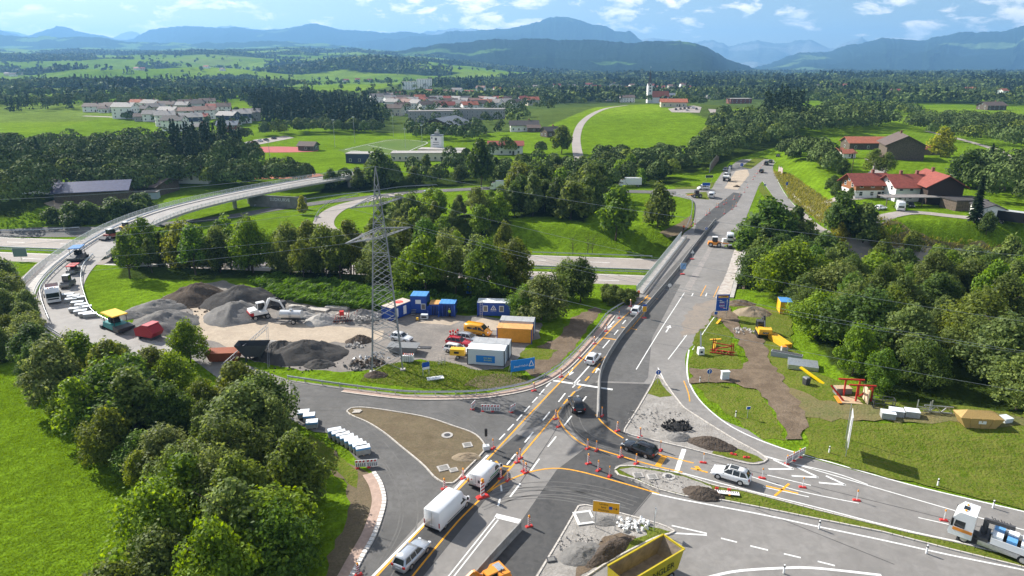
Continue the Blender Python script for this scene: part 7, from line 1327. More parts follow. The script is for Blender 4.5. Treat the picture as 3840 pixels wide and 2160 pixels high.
def machine(label, loc, rz, L, W_, body, roofm_, wheels=True, cab=True, bh=1.3, front=None, name='paver', cat='machine', drum=False, canopy=2.6, scale=1.0):
    t = thing(name, label, cat, loc, rz); t.scale = (scale,) * 3; x = L / 2; w = W_ / 2
    if drum:
        for sx in (-1, 1): MB().cyl((sx * x * .62, -w * .95, .6), (sx * x * .62, w * .95, .6), .6, n=20).build('drum', mat('drum_steel', (.2, .2, .2), .4, metal=.6), t)
    elif wheels:
        for sx in (-1, 1):
            for s in (-1, 1): wheel(t, sx * x * .6, s * (w - .15), .6, .4)
    else: tracks(t, L * .8, w - .3, .4, .8)
    MB().tb(-x, x * .75, -w, w, .55, bh, .15, .08).build('chassis', body, t)
    if front == 'hopper':
        MB().side([(x * .55, .5), (x * 1.25, .6), (x * 1.35, 1.35), (x * .55, 1.5)], -w * 1.15, w * 1.15).build('hopper', STEEL_D, t)
        MB().bx(-x * 1.25, -x * .95, -w * 1.2, w * 1.2, .15, .75).build('screed', STEEL_D, t)
    if front == 'bucket': MB().side([(x * .9, .15), (x * 1.35, .15), (x * 1.3, .5), (x * 1.0, 1.1), (x * .85, .9)], -w * 1.05, w * 1.05).build('bucket', STEEL_D, t); MB().bar((x * .2, 0, 1.3), (x * .95, 0, .7), .5, .2).build('loader_arm', body, t)
    if front == 'fork': MB().bar((x * .2, 0, 1.3), (x * 1.6, 0, .9), .3, .2).bar((x * 1.6, -.4, .9), (x * 2.1, -.4, .85), .1).bar((x * 1.6, .4, .9), (x * 2.1, .4, .85), .1).build('fork_arm', ORANGE, t)
    if cab: cabin(t, -x * .35, -w * .6, bh, L * .36, w * 1.2, 1.25, STEEL_D, roofm_)
    else:
        for sx in (-.75, .6):
            for s in (-1, 1): MB().bar((x * sx, s * w * .85, bh), (x * sx, s * w * .85, canopy), .09).build('canopy_post', STEEL_D, t)
        MB().tb(-x * .95, x * .75, -w * 1.08, w * 1.08, canopy, canopy + .16, .1, .1).build('canopy', roofm_, t)
        MB().bx(-x * .5, -x * .1, -w * .6, -w * .1, bh, bh + .9).bx(-x * .5, -x * .1, w * .1, w * .6, bh, bh + .9).bx(-x * .05, x * .1, -w * .5, w * .5, bh, bh + .6).build('driver_seat', BLACK, t)
    return t
ROOFB = mat('roof_blue', (.05, .18, .42), .4); ROOFY = mat('roof_yellow', (.78, .47, .02), .4)
machine('black asphalt paver with blue canopy on the bend', (-108.1,164.1,0.1), R(-75), 5.0, 2.6, STEEL_D, ROOFB, False, False, 1.5, 'hopper', canopy=3.3)
machine('black roller with red cover in front of the blue roofed paver', (-102.4,152.8,0.1), R(-80), 3.8, 1.9, STEEL_D, RED_P, True, False, 1.2, name='road_roller', drum=True, canopy=1.9)
machine('grey tandem roller with white cab roof behind the tipper lorry', (-97.3,142.5,0.1), R(-80), 3.8, 2.0, mat('machine_grey', (.10, .10, .11), .45), WHITE, True, True, 1.4, name='road_roller', drum=True)
machine('road sweeper with blue and red front box on the curved bridge', (-111.6,185.1,0.5), R(-110), 4.4, 2.2, mat('rust_red_paint', (.28, .07, .05), .5), WHITE, True, True, 1.4, 'bucket', name='sweeper')
machine('small orange wheel loader with white cab on the curved bridge', (-112.4,194.4,0.6), R(-25), 3.6, 1.8, YELLOW, WHITE, True, True, 1.2, 'bucket', name='wheel_loader')
machine('green paver with yellow canopy behind the roadside trees', (-72.36,116.88,0.02), R(-35), 5.4, 2.6, mat('machine_teal', (.02, .22, .22), .45), ROOFY, False, False, 1.5, 'hopper', canopy=3.2)
machine('orange telehandler on the closed carriageway of the bridge', (54.4,178,0.1), R(-12), 3.6, 1.9, ORANGE, WHITE, True, True, 1.3, 'fork', name='telehandler')
machine('dark tractor on the side arm of the north junction', (68.1,250.1,0.1), R(185), 3.8, 2.0, mat('machine_olive', (.06, .07, .05), .5), STEEL_D, True, True, 1.3, 'fork', name='tractor')
t = van('white van standing on the closed bridge carriageway', (60.6,184.6,0.1), (63.7,194.2,0.1), 5.0, 2.0, 2.3, 'white', 1)
van('flatbed service van seen from behind at the north junction', (73.7,250.1,0.1), (78.5,262.8,0.1), 5.2, 2.0, 2.2, 'white', 1)
# ================================================================ pylon
UB = MB().bx(-.5, .5, -.5, .5, 0, 1).mesh('brace', mat('pylon_grey', (.26, .27, .28), .6, var=.15, scale=2))
def ubar(name, par, a, b, w, me=UB):
    a = Vector(a); b = Vector(b); d = b - a; o = link(name, me, par, a); o.rotation_mode = 'QUATERNION'; o.rotation_quaternion = d.to_track_quat('Z', 'Y'); o.scale = (w, w, d.length); return o
PC = Vector((-20.2, 101.5, 0)); t = thing('power_pylon', 'tall lattice steel power pylon standing in the construction yard', 'pylon', PC, R(10))
def half(z): return 2.4 - 1.3 * min(z / 20, 1) - max(0, z - 20) * .085
zs = [0, 2.6, 5, 7.2, 9.3, 11.3, 13.2, 15, 16.8, 18.5, 20.2, 21.8, 23.4, 25, 26.5, 28, 29.5]
cr4 = lambda z: [Vector((sx * half(z), sy * half(z), z)) for sx, sy in ((-1, -1), (1, -1), (1, 1), (-1, 1))]
for i, (a, b) in enumerate(zip(zs[:-1], zs[1:])):
    A, B = cr4(a), cr4(b)
    for k in range(4):
        ubar('leg', t, A[k], B[k], .16 - i * .005); j = (k + 1) % 4
        ubar('brace', t, A[k], B[j], .07); ubar('brace', t, A[j], B[k], .07)
        if i % 3 == 2: ubar('strut', t, B[k], B[j], .07)
for q in cr4(29.5): ubar('leg', t, q, (0, 0, 32), .1)
AD = Vector((8.1, 10.8, 0)).normalized(); AD.rotate(Euler((0, 0, -R(10))))
TIPS = []
for z, hl in ((21.2, 6.6), (26.2, 5.4)):
    for s in (-1, 1):
        tip = AD * (s * hl) + Vector((0, 0, z + .4)); pv = Vector((AD.y, -AD.x, 0)) * .45; TIPS.append(PC + Matrix.Rotation(R(10), 3, 'Z') @ tip)
        for e in (-1, 1):
            r0 = pv * e + Vector((0, 0, z)); r1 = pv * e + Vector((0, 0, z + 1.5)); ubar('crossarm', t, r0, tip, .13); ubar('crossarm', t, r1, tip, .12)
            for k in range(1, 6): f = k / 6; ubar('brace', t, r0.lerp(tip, f), r1.lerp(tip, max(0, f - .16)), .05)
        for k in range(6): f = k / 6; ubar('brace', t, (pv + Vector((0, 0, z))).lerp(tip, f), (-pv + Vector((0, 0, z))).lerp(tip, min(1, f + .16)), .05)
for q in cr4(0): MB().bx(q.x - .4, q.x + .4, q.y - .4, q.y + .4, -.3, .18).build('footing', CONC, t)
WIRE = mat('wire_aluminium', (.42, .44, .46), .5)
def wire(a, b, sag, label):
    a = Vector(a); b = Vector(b); pts = [a.lerp(b, k / 40) - up * (4 * sag * (k / 40) * (1 - k / 40)) for k in range(41)]; secs = []
    for p in pts: secs.append([p + Vector((0, dx, dz)) * .02 for dx, dz in ((1, 0), (-.5, .87), (-.5, -.87))])
    tag(MB().loft(secs).build('overhead_wire', WIRE), label, 'wire', 'overhead wires of the pylon')
top = PC + Vector((0, 0, 32))
wire(top, (-190, 118, 28), 5, 'top wire running from the pylon tip to the left'); wire(top, (190, 62, 26), 7, 'top wire running from the pylon tip to the right')
for k, (tp, nm) in enumerate(zip(TIPS, ('lower near arm', 'lower far arm', 'upper near arm', 'upper far arm'))):
    wire(tp, (-190, 92 + 9 * (k % 2) + k, 17 + 3 * (k // 2)), 4, 'wire from the %s of the pylon to the left' % nm); wire(tp, (190, 34 + 16 * (k % 2), 14 + 4 * (k // 2)), 9, 'wire from the %s of the pylon to the right' % nm)
# ================================================================ heaps
GR_D = ground_mat('dark_aggregate', [(.075, .072, .07), (.11, .105, .10), (.055, .052, .05)], [.5, 4], .12, 7); GR_G = ground_mat('grey_gravel', [(.185, .18, .17), (.235, .225, .215), (.14, .135, .13)], [.4, 4], .08, 9)
GR_B = ground_mat('brown_spoil', [(.085, .068, .055), (.13, .105, .085), (.06, .05, .042)], [.6, 4], .2, 4); GR_S = ground_mat('pale_chippings', [(.36, .345, .32), (.44, .42, .395), (.28, .265, .25)], [.6, 5], .05, 9)
GR_T = ground_mat('tan_sand', [(.27, .215, .15), (.33, .27, .19), (.20, .16, .115)], [.6, 4], .06, 6)
def heap(label, loc, rx, ry, h, m, seed, rz=0.0, rough=.34, flat=.0, name='gravel_heap'):
    nr, na = 14, 44; vs = [(0, 0, h * (1 - flat * .3))]; fs = []
    for i in range(1, nr + 1):
        for k in range(na):
            a = 2 * math.pi * k / na; f = i / nr; px, py = math.cos(a), math.sin(a); wob = .82 + .36 * float(fbm(px * 1.6 + seed, py * 1.6 + seed * 1.7, seed, 3))
            z = h * max(0, (1 - f ** 1.15)) * (1 - flat * (1 - f)) + h * rough * (float(fbm(px * f * 5 + seed, py * f * 5, seed + 5, 5)) - .5) * (1 - f) * 2.2 * min(1, f * 3)
            j_ = (_h(i, k, seed) - .5) * .28 * min(h, 2) * .4; vs.append((px * rx * f * wob, py * ry * f * wob, z + j_ if i < nr else -.05))
    for k in range(na): fs.append((0, 1 + k, 1 + (k + 1) % na))
    for i in range(nr - 1):
        for k in range(na): a = 1 + i * na + k; b = 1 + i * na + (k + 1) % na; fs.append((a, a + na, b + na, b))
    return tag(MB().add(vs, fs).build(name, m, None, True, loc, rz), label, 'heap')
for lab, loc, rx, ry, h, m, sd_, rz in (
 ('large smooth grey gravel heap beside the red hopper', (-65.17,119.37,0), 6.8, 5.8, 3.0, GR_G, 1, .2), ('tall brown spoil heap at the back corner of the yard', (-65.41,134.54,0), 7.8, 6.0, 3.5, GR_B, 2, 0),
 ('big dark grey heap at the back of the yard', (-55.22,132.52,0), 8.6, 6.0, 3.7, GR_D, 3, .2), ('round grey gravel heap with hollowed front', (-53.83,124.29,0), 6.0, 6.0, 3.0, GR_G, 4, .1),
 ('low grey ridge left of the brown spoil heap', (-70.34,128.88,0), 6.5, 3.5, 1.8, GR_G, 5, .3), ('small grey heap behind the yellow roofed paver', (-74.27,124.29,0), 3.2, 2.4, 1.1, GR_G, 6, .2),
 ('pale chippings heap right of the tank trailer', (-35.96,121.46,0), 3.6, 3.0, 1.7, GR_S, 7, .2), ('small pale heap touching the tank trailer', (-40.02,123.19,0), 3.0, 2.4, 1.3, GR_S, 8, 0), ('low grey heap behind the tank trailer', (-42.49,126.32,0), 4.0, 2.6, 1.4, GR_G, 9, 0),
 ('stony heap beside the blue containers', (-28.77,123.19,0), 4.2, 3.2, 1.9, GR_G, 10, .1), ('large black asphalt heap in front of the sandy track', (-34.6,105.64,0), 7.5, 4.6, 2.7, GR_D, 11, .15),
 ('dark heap joined to the right side of the black one', (-39.15,106.31,0), 5.0, 3.6, 2.3, GR_D, 12, .2), ('small heap of black stones below the black asphalt heap', (-31.33,101.46,0), 2.6, 1.9, 1.0, GR_D, 13, 0),
 ('dark earth heap with pale stones left of the pylon', (-26.84,111.58,0), 2.6, 1.8, 1.2, GR_B, 14, .3), ('small earth mound on the grass at the pylon foot', (-21.35,97.42,0), 2.0, 1.3, .8, GR_B, 15, 0),
 ('black broken asphalt heap on the rubble island', (22.18,81.14,0.1), 1.9, 1.1, .55, mat('broken_asphalt', (.025, .025, .026), .9, var=.3, scale=3, bump=.2, bscale=4), 16, -.2), ('grey stone heap beside the broken asphalt', (21.74,78.57,0.1), 1.7, 1.2, .6, GR_G, 17, 0),
 ('brown earth mound on the island by the slip road', (25.4,76.8,0.1), 3.2, 1.5, 1.1, GR_B, 18, -.4), ('brown earth mound on the median beside the fallen barrier', (21.56,66.21,0.1), 2.4, 1.3, .9, GR_B, 19, -.3),
 ('sandy mound with dug out hollow near the bridge end', (47.19,125.86,0), 4.0, 2.8, 1.6, GR_T, 20, 0), ('dark brushwood heap at the bridge end', (46.33,131.29,0), 3.4, 1.8, 1.0, EARTH, 21, 0),
 ('grey gravel heap on the lower rubble island', (6.96,56.1,0.1), 2.4, 1.9, .8, GR_G, 22, .3), ('tumbled brown soil ridge on the lower rubble island', (9.49,56.51,0.1), 3.4, 1.1, .8, GR_B, 23, .75), ('small gravel heap under the yellow direction sign', (9.72,61.38,0.1), 1.8, 1.0, .4, GR_G, 24, 0),
 ('small sand mound on the teardrop island', (-5.7,73.81,0.1), 1.8, 1.1, .5, GR_T, 25, 0), ('tiny spoil heap on the excavated median strip', (90.4,273.8,0.1), 1.6, 1.0, .7, GR_B, 26, 0), ('pale sand heap behind the dark hopper', (-42.79,109.07,0), 4.4, 2.6, 1.2, GR_S, 27, .2)): heap(lab, loc, rx, ry, h, m, sd_, rz)
def rubble(label, loc, r, n, m, seed, smin=.2, smax=.6, name='rubble'):
    g = random.Random(seed); mb = MB()
    for k in range(n):
        a, q = g.uniform(0, 6.28), r * g.random() ** .6; s = g.uniform(smin, smax); M = Matrix.Translation((q * math.cos(a), q * .7 * math.sin(a), s * .3)) @ Euler((g.uniform(0, 3), g.uniform(0, 3), g.uniform(0, 3))).to_matrix().to_4x4()
        mb.tb(-s / 2, s / 2, -s / 3, s / 3, -s / 4, s / 4, s * .15, s * .1, 0, M)
    o = mb.build(name, m, None, False, loc); o['kind'] = 'stuff'; o['label'] = label
for lab, c, r, n, m, sd_, a, b in (('broken asphalt lumps', (22.08,81.19,0.25), 2.0, 90, MATS['broken_asphalt'], 1, .15, .5), ('broken concrete stones by the yard edge', (-24.37,100.85,0), 2.6, 60, GR_G, 2, .2, .6), ('pale stones by the dark earth heap', (-27.07,109.42,0), 1.8, 40, CONC, 3, .2, .6), ('stones on the stony heap', (-28.36,121.48,0.8), 3.0, 80, CONC, 4, .2, .5), ('stones near the excavator', (42.04,115.92,0.01), 2.2, 50, CONC, 5, .2, .6),
   ('white tarpaulin scraps and stones on the lower island', (12.64,60.7,0.12), 1.8, 50, WHITE, 6, .2, .5), ('stones spilled round the grey gravel heap', (-62.1,114.97,0), 6.5, 120, GR_G, 12, .1, .35), ('stones spilled round the dark heaps', (-34.64,103.52,0), 7.5, 140, GR_D, 13, .1, .4), ('clods round the spoil heaps', (-58,128.88,0), 9, 160, GR_B, 14, .12, .5), ('loose stones on the lower island', (6.97,57.43,0.12), 2.4, 90, GR_S, 7, .08, .25), ('loose stones on the rubble island', (19.68,83.27,0.12), 4.5, 130, GR_S, 8, .08, .25), ('loose stones in the median nose', (17.24,68.8,0.14), 3.4, 90, GR_S, 9, .08, .22), ('mixed scrap by the pylon', (-23.32,104.32,0), 3.0, 45, GALV, 10, .12, .5), ('timber scraps by the yard edge', (-23.5,101.93,0), 2.6, 40, WOOD_D, 11, .3, .9)): rubble(lab, c, r, n, m, sd_, a, b)
# ================================================================ containers
def container(label, loc, rz, L, W_, H_, wall, roof, wins=0, logo=None, doors=False, frame=None, name='site_container', lab_panel=None):
    t = thing(name, label, 'container', loc, rz); x, y = L / 2, W_ / 2; fr = frame or wall
    MB().bx(-x, x, -y, y, .12, H_).build('wall', wall, t)
    for k in range(int(L / .3)): MB().bx(-x + .1 + k * .3, -x + .22 + k * .3, -y - .03, -y, .22, H_ - .12).build('rib', wall, t) if wins == 0 else None
    ro = MB().bx(-x - .04, x + .04, -y - .04, y + .04, H_, H_ + .1).build('roof', roof, t)
    for k in range(4): MB().bx(-x + L * (k + .5) / 4 - .04, -x + L * (k + .5) / 4 + .04, -y, y, H_ + .1, H_ + .125).build('roof_seam', roof, ro)
    for sx in (-1, 1):
        for sy in (-1, 1): MB().bx(sx * x - .07, sx * x + .07, sy * y - .07, sy * y + .07, 0, H_ + .05).build('corner_post', fr, t)
    for k in range(wins):
        q = -x + L * (k * 2 + 1) / (2 * wins); w = MB().bx(-.45, .45, -.05, .02, -.6, .6).build('window_frame', WHITE, t, False, (q if wins > 1 else L * .3, -y - .02, 1.55)); MB().bx(-.34, .34, -.07, -.04, -.48, .48).build('pane', mat('shutter_grey', (.22, .2, .17), .6), w)
    if doors:
        for s in (-1, 1): d = MB().bx(0, .06, -1.1, 0, .2, H_ - .15).build('door', wall, t, False, (x * .5 * s + (.55 if s > 0 else -.55), -y, 0), R(18 * s)); MB().bx(.06, .09, -1.0, -.9, 1.0, 1.4).build('handle', GALV, d)
        MB().bx(-.75, .75, -y - .012, -y + .01, .2, H_ - .25).build('opening', BLACK, t)
    if logo:
        for a, b in (((-.5, .0), (0, .85)), ((.5, 0), (0, .85)), ((-.55, 0), (.55, 0)), ((.1, .1), (-.08, .45))): MB().bar((a[0], -y - .05, 1.35 + a[1]), (b[0], -y - .05, 1.35 + b[1]), .03, .12).build('emblem', WHITE, t)
        text(logo, 'lettering', t, (0, -y - .04, 1.1), (R(90), 0, 0), .24, WHITE)
    return t
RW = mat('white_roof_sheet', (.70, .72, .73), .5, var=.12, scale=.9); RB = mat('blue_roof_sheet', (.10, .30, .62), .45, var=.1); RO = mat('orange_roof_sheet', (.62, .33, .12), .6, var=.15, scale=1.2); RG = mat('grey_roof_sheet', (.36, .37, .38), .6, var=.1, scale=1)
WG = mat('pale_cladding', (.62, .66, .68), .5, var=.04); CO = mat('container_orange', (.70, .29, .03), .5, var=.08, scale=1.3)
t = container('blue site container with white roof, two windows and a ladder', (-3.5,125.36,0.02), -.06, 6.2, 2.5, 2.7, BLUE, RW, 2, 'Josef Hebel')
ld = thing('ladder', 'aluminium ladder leaning on the white roofed blue container', 'ladder', (-5.92,123.8,0.02), -.06)
for s in (-.22, .22): MB().bar((s, -.4, 0), (s, .3, 3.3), .06).build('rail', GALV, ld)
for k in range(10): MB().bar((-.22, -.4 + .07 * k, .33 * k + .15), (.22, -.4 + .07 * k, .33 * k + .15), .04).build('rung', GALV, ld)
t = container('tall blue container with bright blue roof and white notice', (-18.08,126.95,0.02), -.08, 3.1, 3.0, 3.6, BLUE, RB, 1); MB().bx(-.6, .5, -1.56, -1.52, 2.1, 2.9).build('notice', WHITE, t)
for k in range(4): MB().bx(-1.4, -.5, -2.6 + k * .3, -2.3 + k * .3, .2 + k * .22, .25 + k * .22).build('step', GALV, t)
t = container('blue tool container with orange roof and open doors', (-14.71,125.58,0.02), -.05, 2.4, 2.4, 2.3, BLUE, RO, 0, None, True)
t = container('blue tool container with pale blue roof and open doors', (-12.41,125.13,0.02), -.08, 3.0, 2.6, 2.6, BLUE, RB, 0, None, True)
t = container('blue and white container with cream roof marked by a red stain', (-22.2,124.24,0.02), .95, 5.6, 2.5, 2.6, BLUE, mat('cream_roof', (.55, .47, .40), .6, var=.06), 0);
for k in range(2): MB().bx(-1.8 + k * 2.2, -1.0 + k * 2.2, -1.31, -1.27, .5, 2.2).build('white_panel', WHITE, t)
MB().cyl((.6, .1, 2.7), (.6, .1, 2.712), .9, n=14).build('red_stain', mat('red_stain', (.5, .05, .04), .7), t)
container('orange site container standing before its grey roofed neighbour', (0.56,111.9,0.02), -.14, 6.06, 2.44, 2.6, CO, RO, 0, frame=BLUE)
container('site container with grey ribbed roof behind the orange one', (1.01,115.31,0.02), -.14, 6.06, 2.44, 2.7, WG, RG, 0, frame=BLUE)
t = container('white office container with blue poster reading ICH BAU BAYERN', (-4.03,102.36,0.02), -.16, 6.06, 2.44, 2.7, WG, RW, 0, frame=STEEL_D)
MB().bx(-1.6, 1.5, -1.30, -1.26, .55, 1.75).build('poster', mat('poster_blue', (.02, .20, .55), .5), t); text('ICH BAU', 'lettering', t, (.35, -1.31, 1.35), (R(90), 0, 0), .36, mat('poster_yellow', (.7, .72, .15), .5)); text('BAYERN', 'lettering', t, (.35, -1.31, .95), (R(90), 0, 0), .36, MATS['poster_yellow'])
container('white office container with grey roof behind the poster container', (-3.32,104.93,0.02), -.16, 6.06, 2.44, 2.7, WG, RG, 2, frame=STEEL_D)
container('yellow container with blue roof at the edge of the right wood', (53.61,126.55,0), 1.4, 3.0, 2.2, 2.5, YELLOW, RB, 0)
t = thing('billboard', 'blue company board with white triangle emblem beside the office container', 'billboard', (1.69,98.1,0.02), .35)
MB().bx(-2.0, 2.0, -.06, 0, .6, 2.5).build('board', mat('board_blue', (.015, .22, .62), .4), t); text('Josef Hebel', 'lettering', t, (-.35, -.07, 1.4), (R(90), 0, 0), .5, WHITE)
for a, b in (((1.0, 1.2), (1.4, 2.1)), ((1.8, 1.2), (1.4, 2.1)), ((1.0, 1.2), (1.8, 1.2))): MB().bar((a[0], -.08, a[1]), (b[0], -.08, b[1]), .03, .12).build('emblem', WHITE, t)
for s in (-1.9, 1.9): MB().bx(s - .05, s + .05, 0, .1, 0, 2.6).build('post', GALV, t); MB().bar((s, .1, 2.2), (s, 1.4, 0), .06).build('stay', GALV, t)
# ================================================================ other yard equipment
t = thing('tank_trailer', 'silver water tank trailer on one axle', 'trailer', (-41.5,120.56,0.02), -.05)
MB().cyl((-2.0, 0, 1.75), (2.0, 0, 1.75), .8, n=24).build('tank', mat('tank_steel', (.6, .61, .62), .35, metal=.4), t, False); MB().cyl((0, 0, 2.5), (0, 0, 2.75), .3, n=12).build('filler_cap', GALV, t)
for k in range(5): MB().bx(-.25, .25, -.86, -.82, 1.0 + k * .3, 1.05 + k * .3).build('rung', STEEL_D, t)
MB().bx(-2.9, 2.7, -.45, .45, .75, .95).bar((-2.8, 0, .85), (-4.0, 0, .6), .12).build('chassis', STEEL_D, t); wheel(t, .6, -.85, .5, .35); wheel(t, .6, .85, .5, .35)
t = thing('material_hopper', 'red closed material hopper by the trees', 'hopper', (-64.49,113.02,0.02), -.35); HR = mat('hopper_red', (.34, .015, .025), .45, var=.08)
MB().side([(-2.0, .6), (1.6, .6), (2.2, 1.5), (1.3, 2.6), (-.2, 2.8), (-2.2, 1.9)], -1.2, 1.2).build('body', HR, t); MB().bx(-.2, 1.3, -1.25, 1.25, 2.72, 2.85).build('lid', mat('faded_red', (.5, .1, .11), .5), t)
for s in (-1.5, 1.2): MB().bx(s, s + .3, -1.1, 1.1, 0, .6).build('skid', STEEL_D, t)
t = thing('skip', 'dark steel hopper skip on legs beside the black heap', 'skip', (-42.5,103.47,0.02), .05); SK = mat('skip_dark', (.055, .06, .068), .5, var=.1)
MB().add([(-2.6, -1.2, 3.0), (2.6, -1.2, 3.0), (2.6, 1.2, 3.0), (-2.6, 1.2, 3.0), (-1.2, -.9, .9), (1.4, -.9, .9), (1.4, .9, .9), (-1.2, .9, .9)], [(0, 4, 5, 1), (1, 5, 6, 2), (2, 6, 7, 3), (3, 7, 4, 0), (4, 7, 6, 5)]).build('body', SK, t)
for sx in (-1.0, 1.2):
    for s in (-.8, .8): MB().bx(sx - .12, sx + .12, s - .12, s + .12, 0, 1.0).build('leg', SK, t)
t = thing('skip', 'rust brown skip partly hidden by the roadside tree', 'skip', (-47.22,103.47,0.02), .1); MB().tb(-2.2, 2.2, -1.1, 1.1, .2, 1.7, -.5, -.2).build('body', mat('rust', (.26, .075, .035), .8, var=.2), t)
t = thing('lattice_boom', 'grey lattice conveyor boom resting across the yard front', 'boom', (0, 0, 0)); a = Vector((-46.1,99.51,0.4)); b = Vector((-42.05,109.54,0.1)) + up * 3.2
for e in (-.35, .35):
    for z in (0, .6): ubar('chord', t, a + Vector((0, e, z)), b + Vector((0, e, z)), .07)
for k in range(14):
    f, g_ = k / 14, (k + 1) / 14; ubar('brace', t, a.lerp(b, f) + Vector((0, -.35, 0)), a.lerp(b, g_) + Vector((0, -.35, .6)), .045); ubar('brace', t, a.lerp(b, f) + Vector((0, .35, .6)), a.lerp(b, g_) + Vector((0, -.35, .6)), .045)
for e in (-.35, .35): ubar('leg', t, b + Vector((0, e, .3)), Vector((-39.09,100.39,0))+ Vector((0, e, 0)), .06)
t = thing('ballast_machine', 'rust red harrow like attachment frame on the yard gravel', 'machine', (-31.42,121.41,0.02), .15)
for k in range(9): ubar('tine_bar', t, (-2.2 + .5 * k, -1.2, .3), (-2.0 + .5 * k, 1.2, .9 + .4 * (k % 3)), .12, MB().bx(-.5, .5, -.5, .5, 0, 1).mesh('tine_bar', mat('rust_machine', (.20, .06, .05), .7, var=.2)))
MB().bx(-2.4, 2.2, -.9, -.7, .3, .6).bx(-2.4, 2.2, .7, .9, .3, .6).build('frame', STEEL_D, t); MB().bx(-1.2, -.4, -.4, .4, 1.3, 2.1).build('hydraulic_block', RED_P, t)
PLK = MB().bx(-1.8, 1.8, -.1, .1, 0, .06).mesh('plank', mat('weathered_plank', (.50, .46, .41), .8, var=.12))
def planks(label, c, rz, n, lay, sc=1.0):
    t = thing('plank_stack', label, 'planks', c, rz)
    for j in range(lay):
        for k in range(n): link('plank', PLK, t, (((k * 7 + j * 3) % 5) * .06, (k - n / 2) * .24, .02 + j * .09)).scale = (sc, 1, 1)
planks('flat stack of pale boards at the juniper bank', (-43.21,129.54,0.02), -.25, 6, 3); planks('longer stack of pale boards behind the chippings', (-38.54,127.65,0.02), -.3, 7, 4, 1.2); planks('high stack of boards behind the rusty frame', (-34.86,128.12,0.02), -.2, 5, 7, 1.3); planks('small stack of boards left of the stony heap', (-33.1,125.36,0.02), -.3, 4, 2, .7)
planks('timber pallet on the tip of the teardrop island', (-21.77,85.61,0.14), .1, 4, 1, .3)
t = thing('generator_trailer', 'yellow generator on a small trailer before the office container', 'generator', (-8.98,104.28,0.02), -.12); MB().tb(-1.25, 1.25, -.65, .65, .65, 1.7, .05, .05).build('housing', YELLOW, t); MB().bx(-.5, .3, -.67, -.645, 1.0, 1.35).build('grille', BLACK, t); wheel(t, .1, -.6, .32); wheel(t, .1, .6, .32); MB().bar((-1.2, 0, .6), (-2.2, 0, .5), .08).build('drawbar', STEEL_D, t)
t = thing('generator', 'small grey generator box before the tall blue container', 'generator', (-16.77,122.7,0.02), -.1); MB().tb(-.7, .7, -.4, .4, .1, .95, .04, .04).build('housing', WG, t); MB().bx(-.5, .5, -.42, -.4, .3, .7).build('grille', STEEL_D, t)
t = thing('plate_compactor', 'yellow plate compactor left of the grey generator box', 'compactor', (-18.03,121.84,0.02), .2); MB().bx(-.4, .4, -.25, .25, 0, .12).build('base_plate', STEEL_D, t); MB().tb(-.25, .25, -.22, .22, .12, .55, .05, .05).build('engine', YELLOW, t); MB().bar((-.2, 0, .4), (-.9, 0, 1.1), .05).build('handle', STEEL_D, t)
t = thing('barrier_rack', 'white rack of folded barrier boards with red lamps beside the pylon', 'rack', (-16.98,102.99,0.02), -.1)
for k in range(5): MB().bx(-.9 + k * .36, -.62 + k * .36, -.5, .5, .05, 1.1).build('barrier_board', WHITE, t); MB().cyl((-.76 + k * .36, 0, 1.1), (-.76 + k * .36, 0, 1.35), .1, n=8).build('lamp', mat('lamp_red', (.6, .1, .04), .4), t)
for k, c in enumerate(((-10.95,112.64,0.02), (-10.49,113.02,0.02), (-9.95,112.46,0.02), (-9.67,113.39,0.02))): t = thing('safety_post', 'red white post in the cluster beside the parked silver estate', 'post', c, 0, 'red posts beside the silver estate'); MB().cyl((0, 0, 0), (0, 0, 1.5), .16, n=8).build('tube', RED_P, t); MB().cyl((0, 0, .9), (0, 0, 1.15), .17, n=8).build('band', WHITE, t)
t = thing('tipping_trough', 'grey tipping body lying beside the pylon', 'dump body', (-18.4,106.77,0.02), -.1); MB().tb(-2.0, 2.2, -1.1, 1.1, .2, 1.3, -.5, -.15).build('trough', mat('skip_grey', (.20, .205, .21), .5), t)
MB_ = thing('steel_plate', 'dark steel road plate lying on the gravel right of the pylon', 'plate', (-16.16,108.67,0.02), -.08); MB().bx(-2.2, 2.2, -.5, .5, 0, .08).build('plate', STEEL_D, MB_); MB().bx(-.1, .4, -.3, -.2, .08, .1).build('lifting_strap', WHITE, MB_)
t = thing('information_sign', 'small white and blue notice on two posts in the yard grass', 'sign', (-13.44,97.38,0.02), .5)
for s in (-.5, .5): MB().bx(s - .04, s + .04, -.04, .04, 0, 2.3).build('post', GALV, t)
MB().bx(-.6, .6, -.07, -.04, 1.1, 2.3).build('panel', SIGNBLUE, t); MB().bx(-.6, .6, -.08, -.07, 1.1, 1.5).build('white_band', WHITE, t)
t = thing('sign_panel', 'white panel lying flat in the yard grass', 'panel', (-11.9,96.37,0.02), .3); MB().bx(-1.3, 1.3, -.55, .55, .02, .12).build('panel', WHITE, t); MB().bx(-1.3, -.9, -.55, .55, .12, .125).build('edge_stripe', GALV, t)
t = thing('trestle', 'folded metal trestle leaning in the yard grass', 'trestle', (-11.52,101.89,0.02), .4)
for s in (-.5, 0, .5): ubar('leg', t, (s, -.4, 0), (s + .2, .3, 1.1), .06); ubar('rail', t, (-.6, -.1, .4 + s * .5), (.8, .0, .5 + s * .5), .05)
t = thing('toilet_cabin', 'grey blue toilet cabin at the juniper bank', 'toilet', (-9.26,138.48,0), 0); MB().bx(-.55, .55, -.55, .55, 0, 2.1).build('wall', mat('cabin_blue', (.12, .2, .3), .5), t); MB().tb(-.6, .6, -.6, .6, 2.1, 2.4, .2, .1).build('roof', WG, t); MB().bx(-.35, .35, -.58, -.55, .1, 1.9).build('door', SIGNBLUE, t)
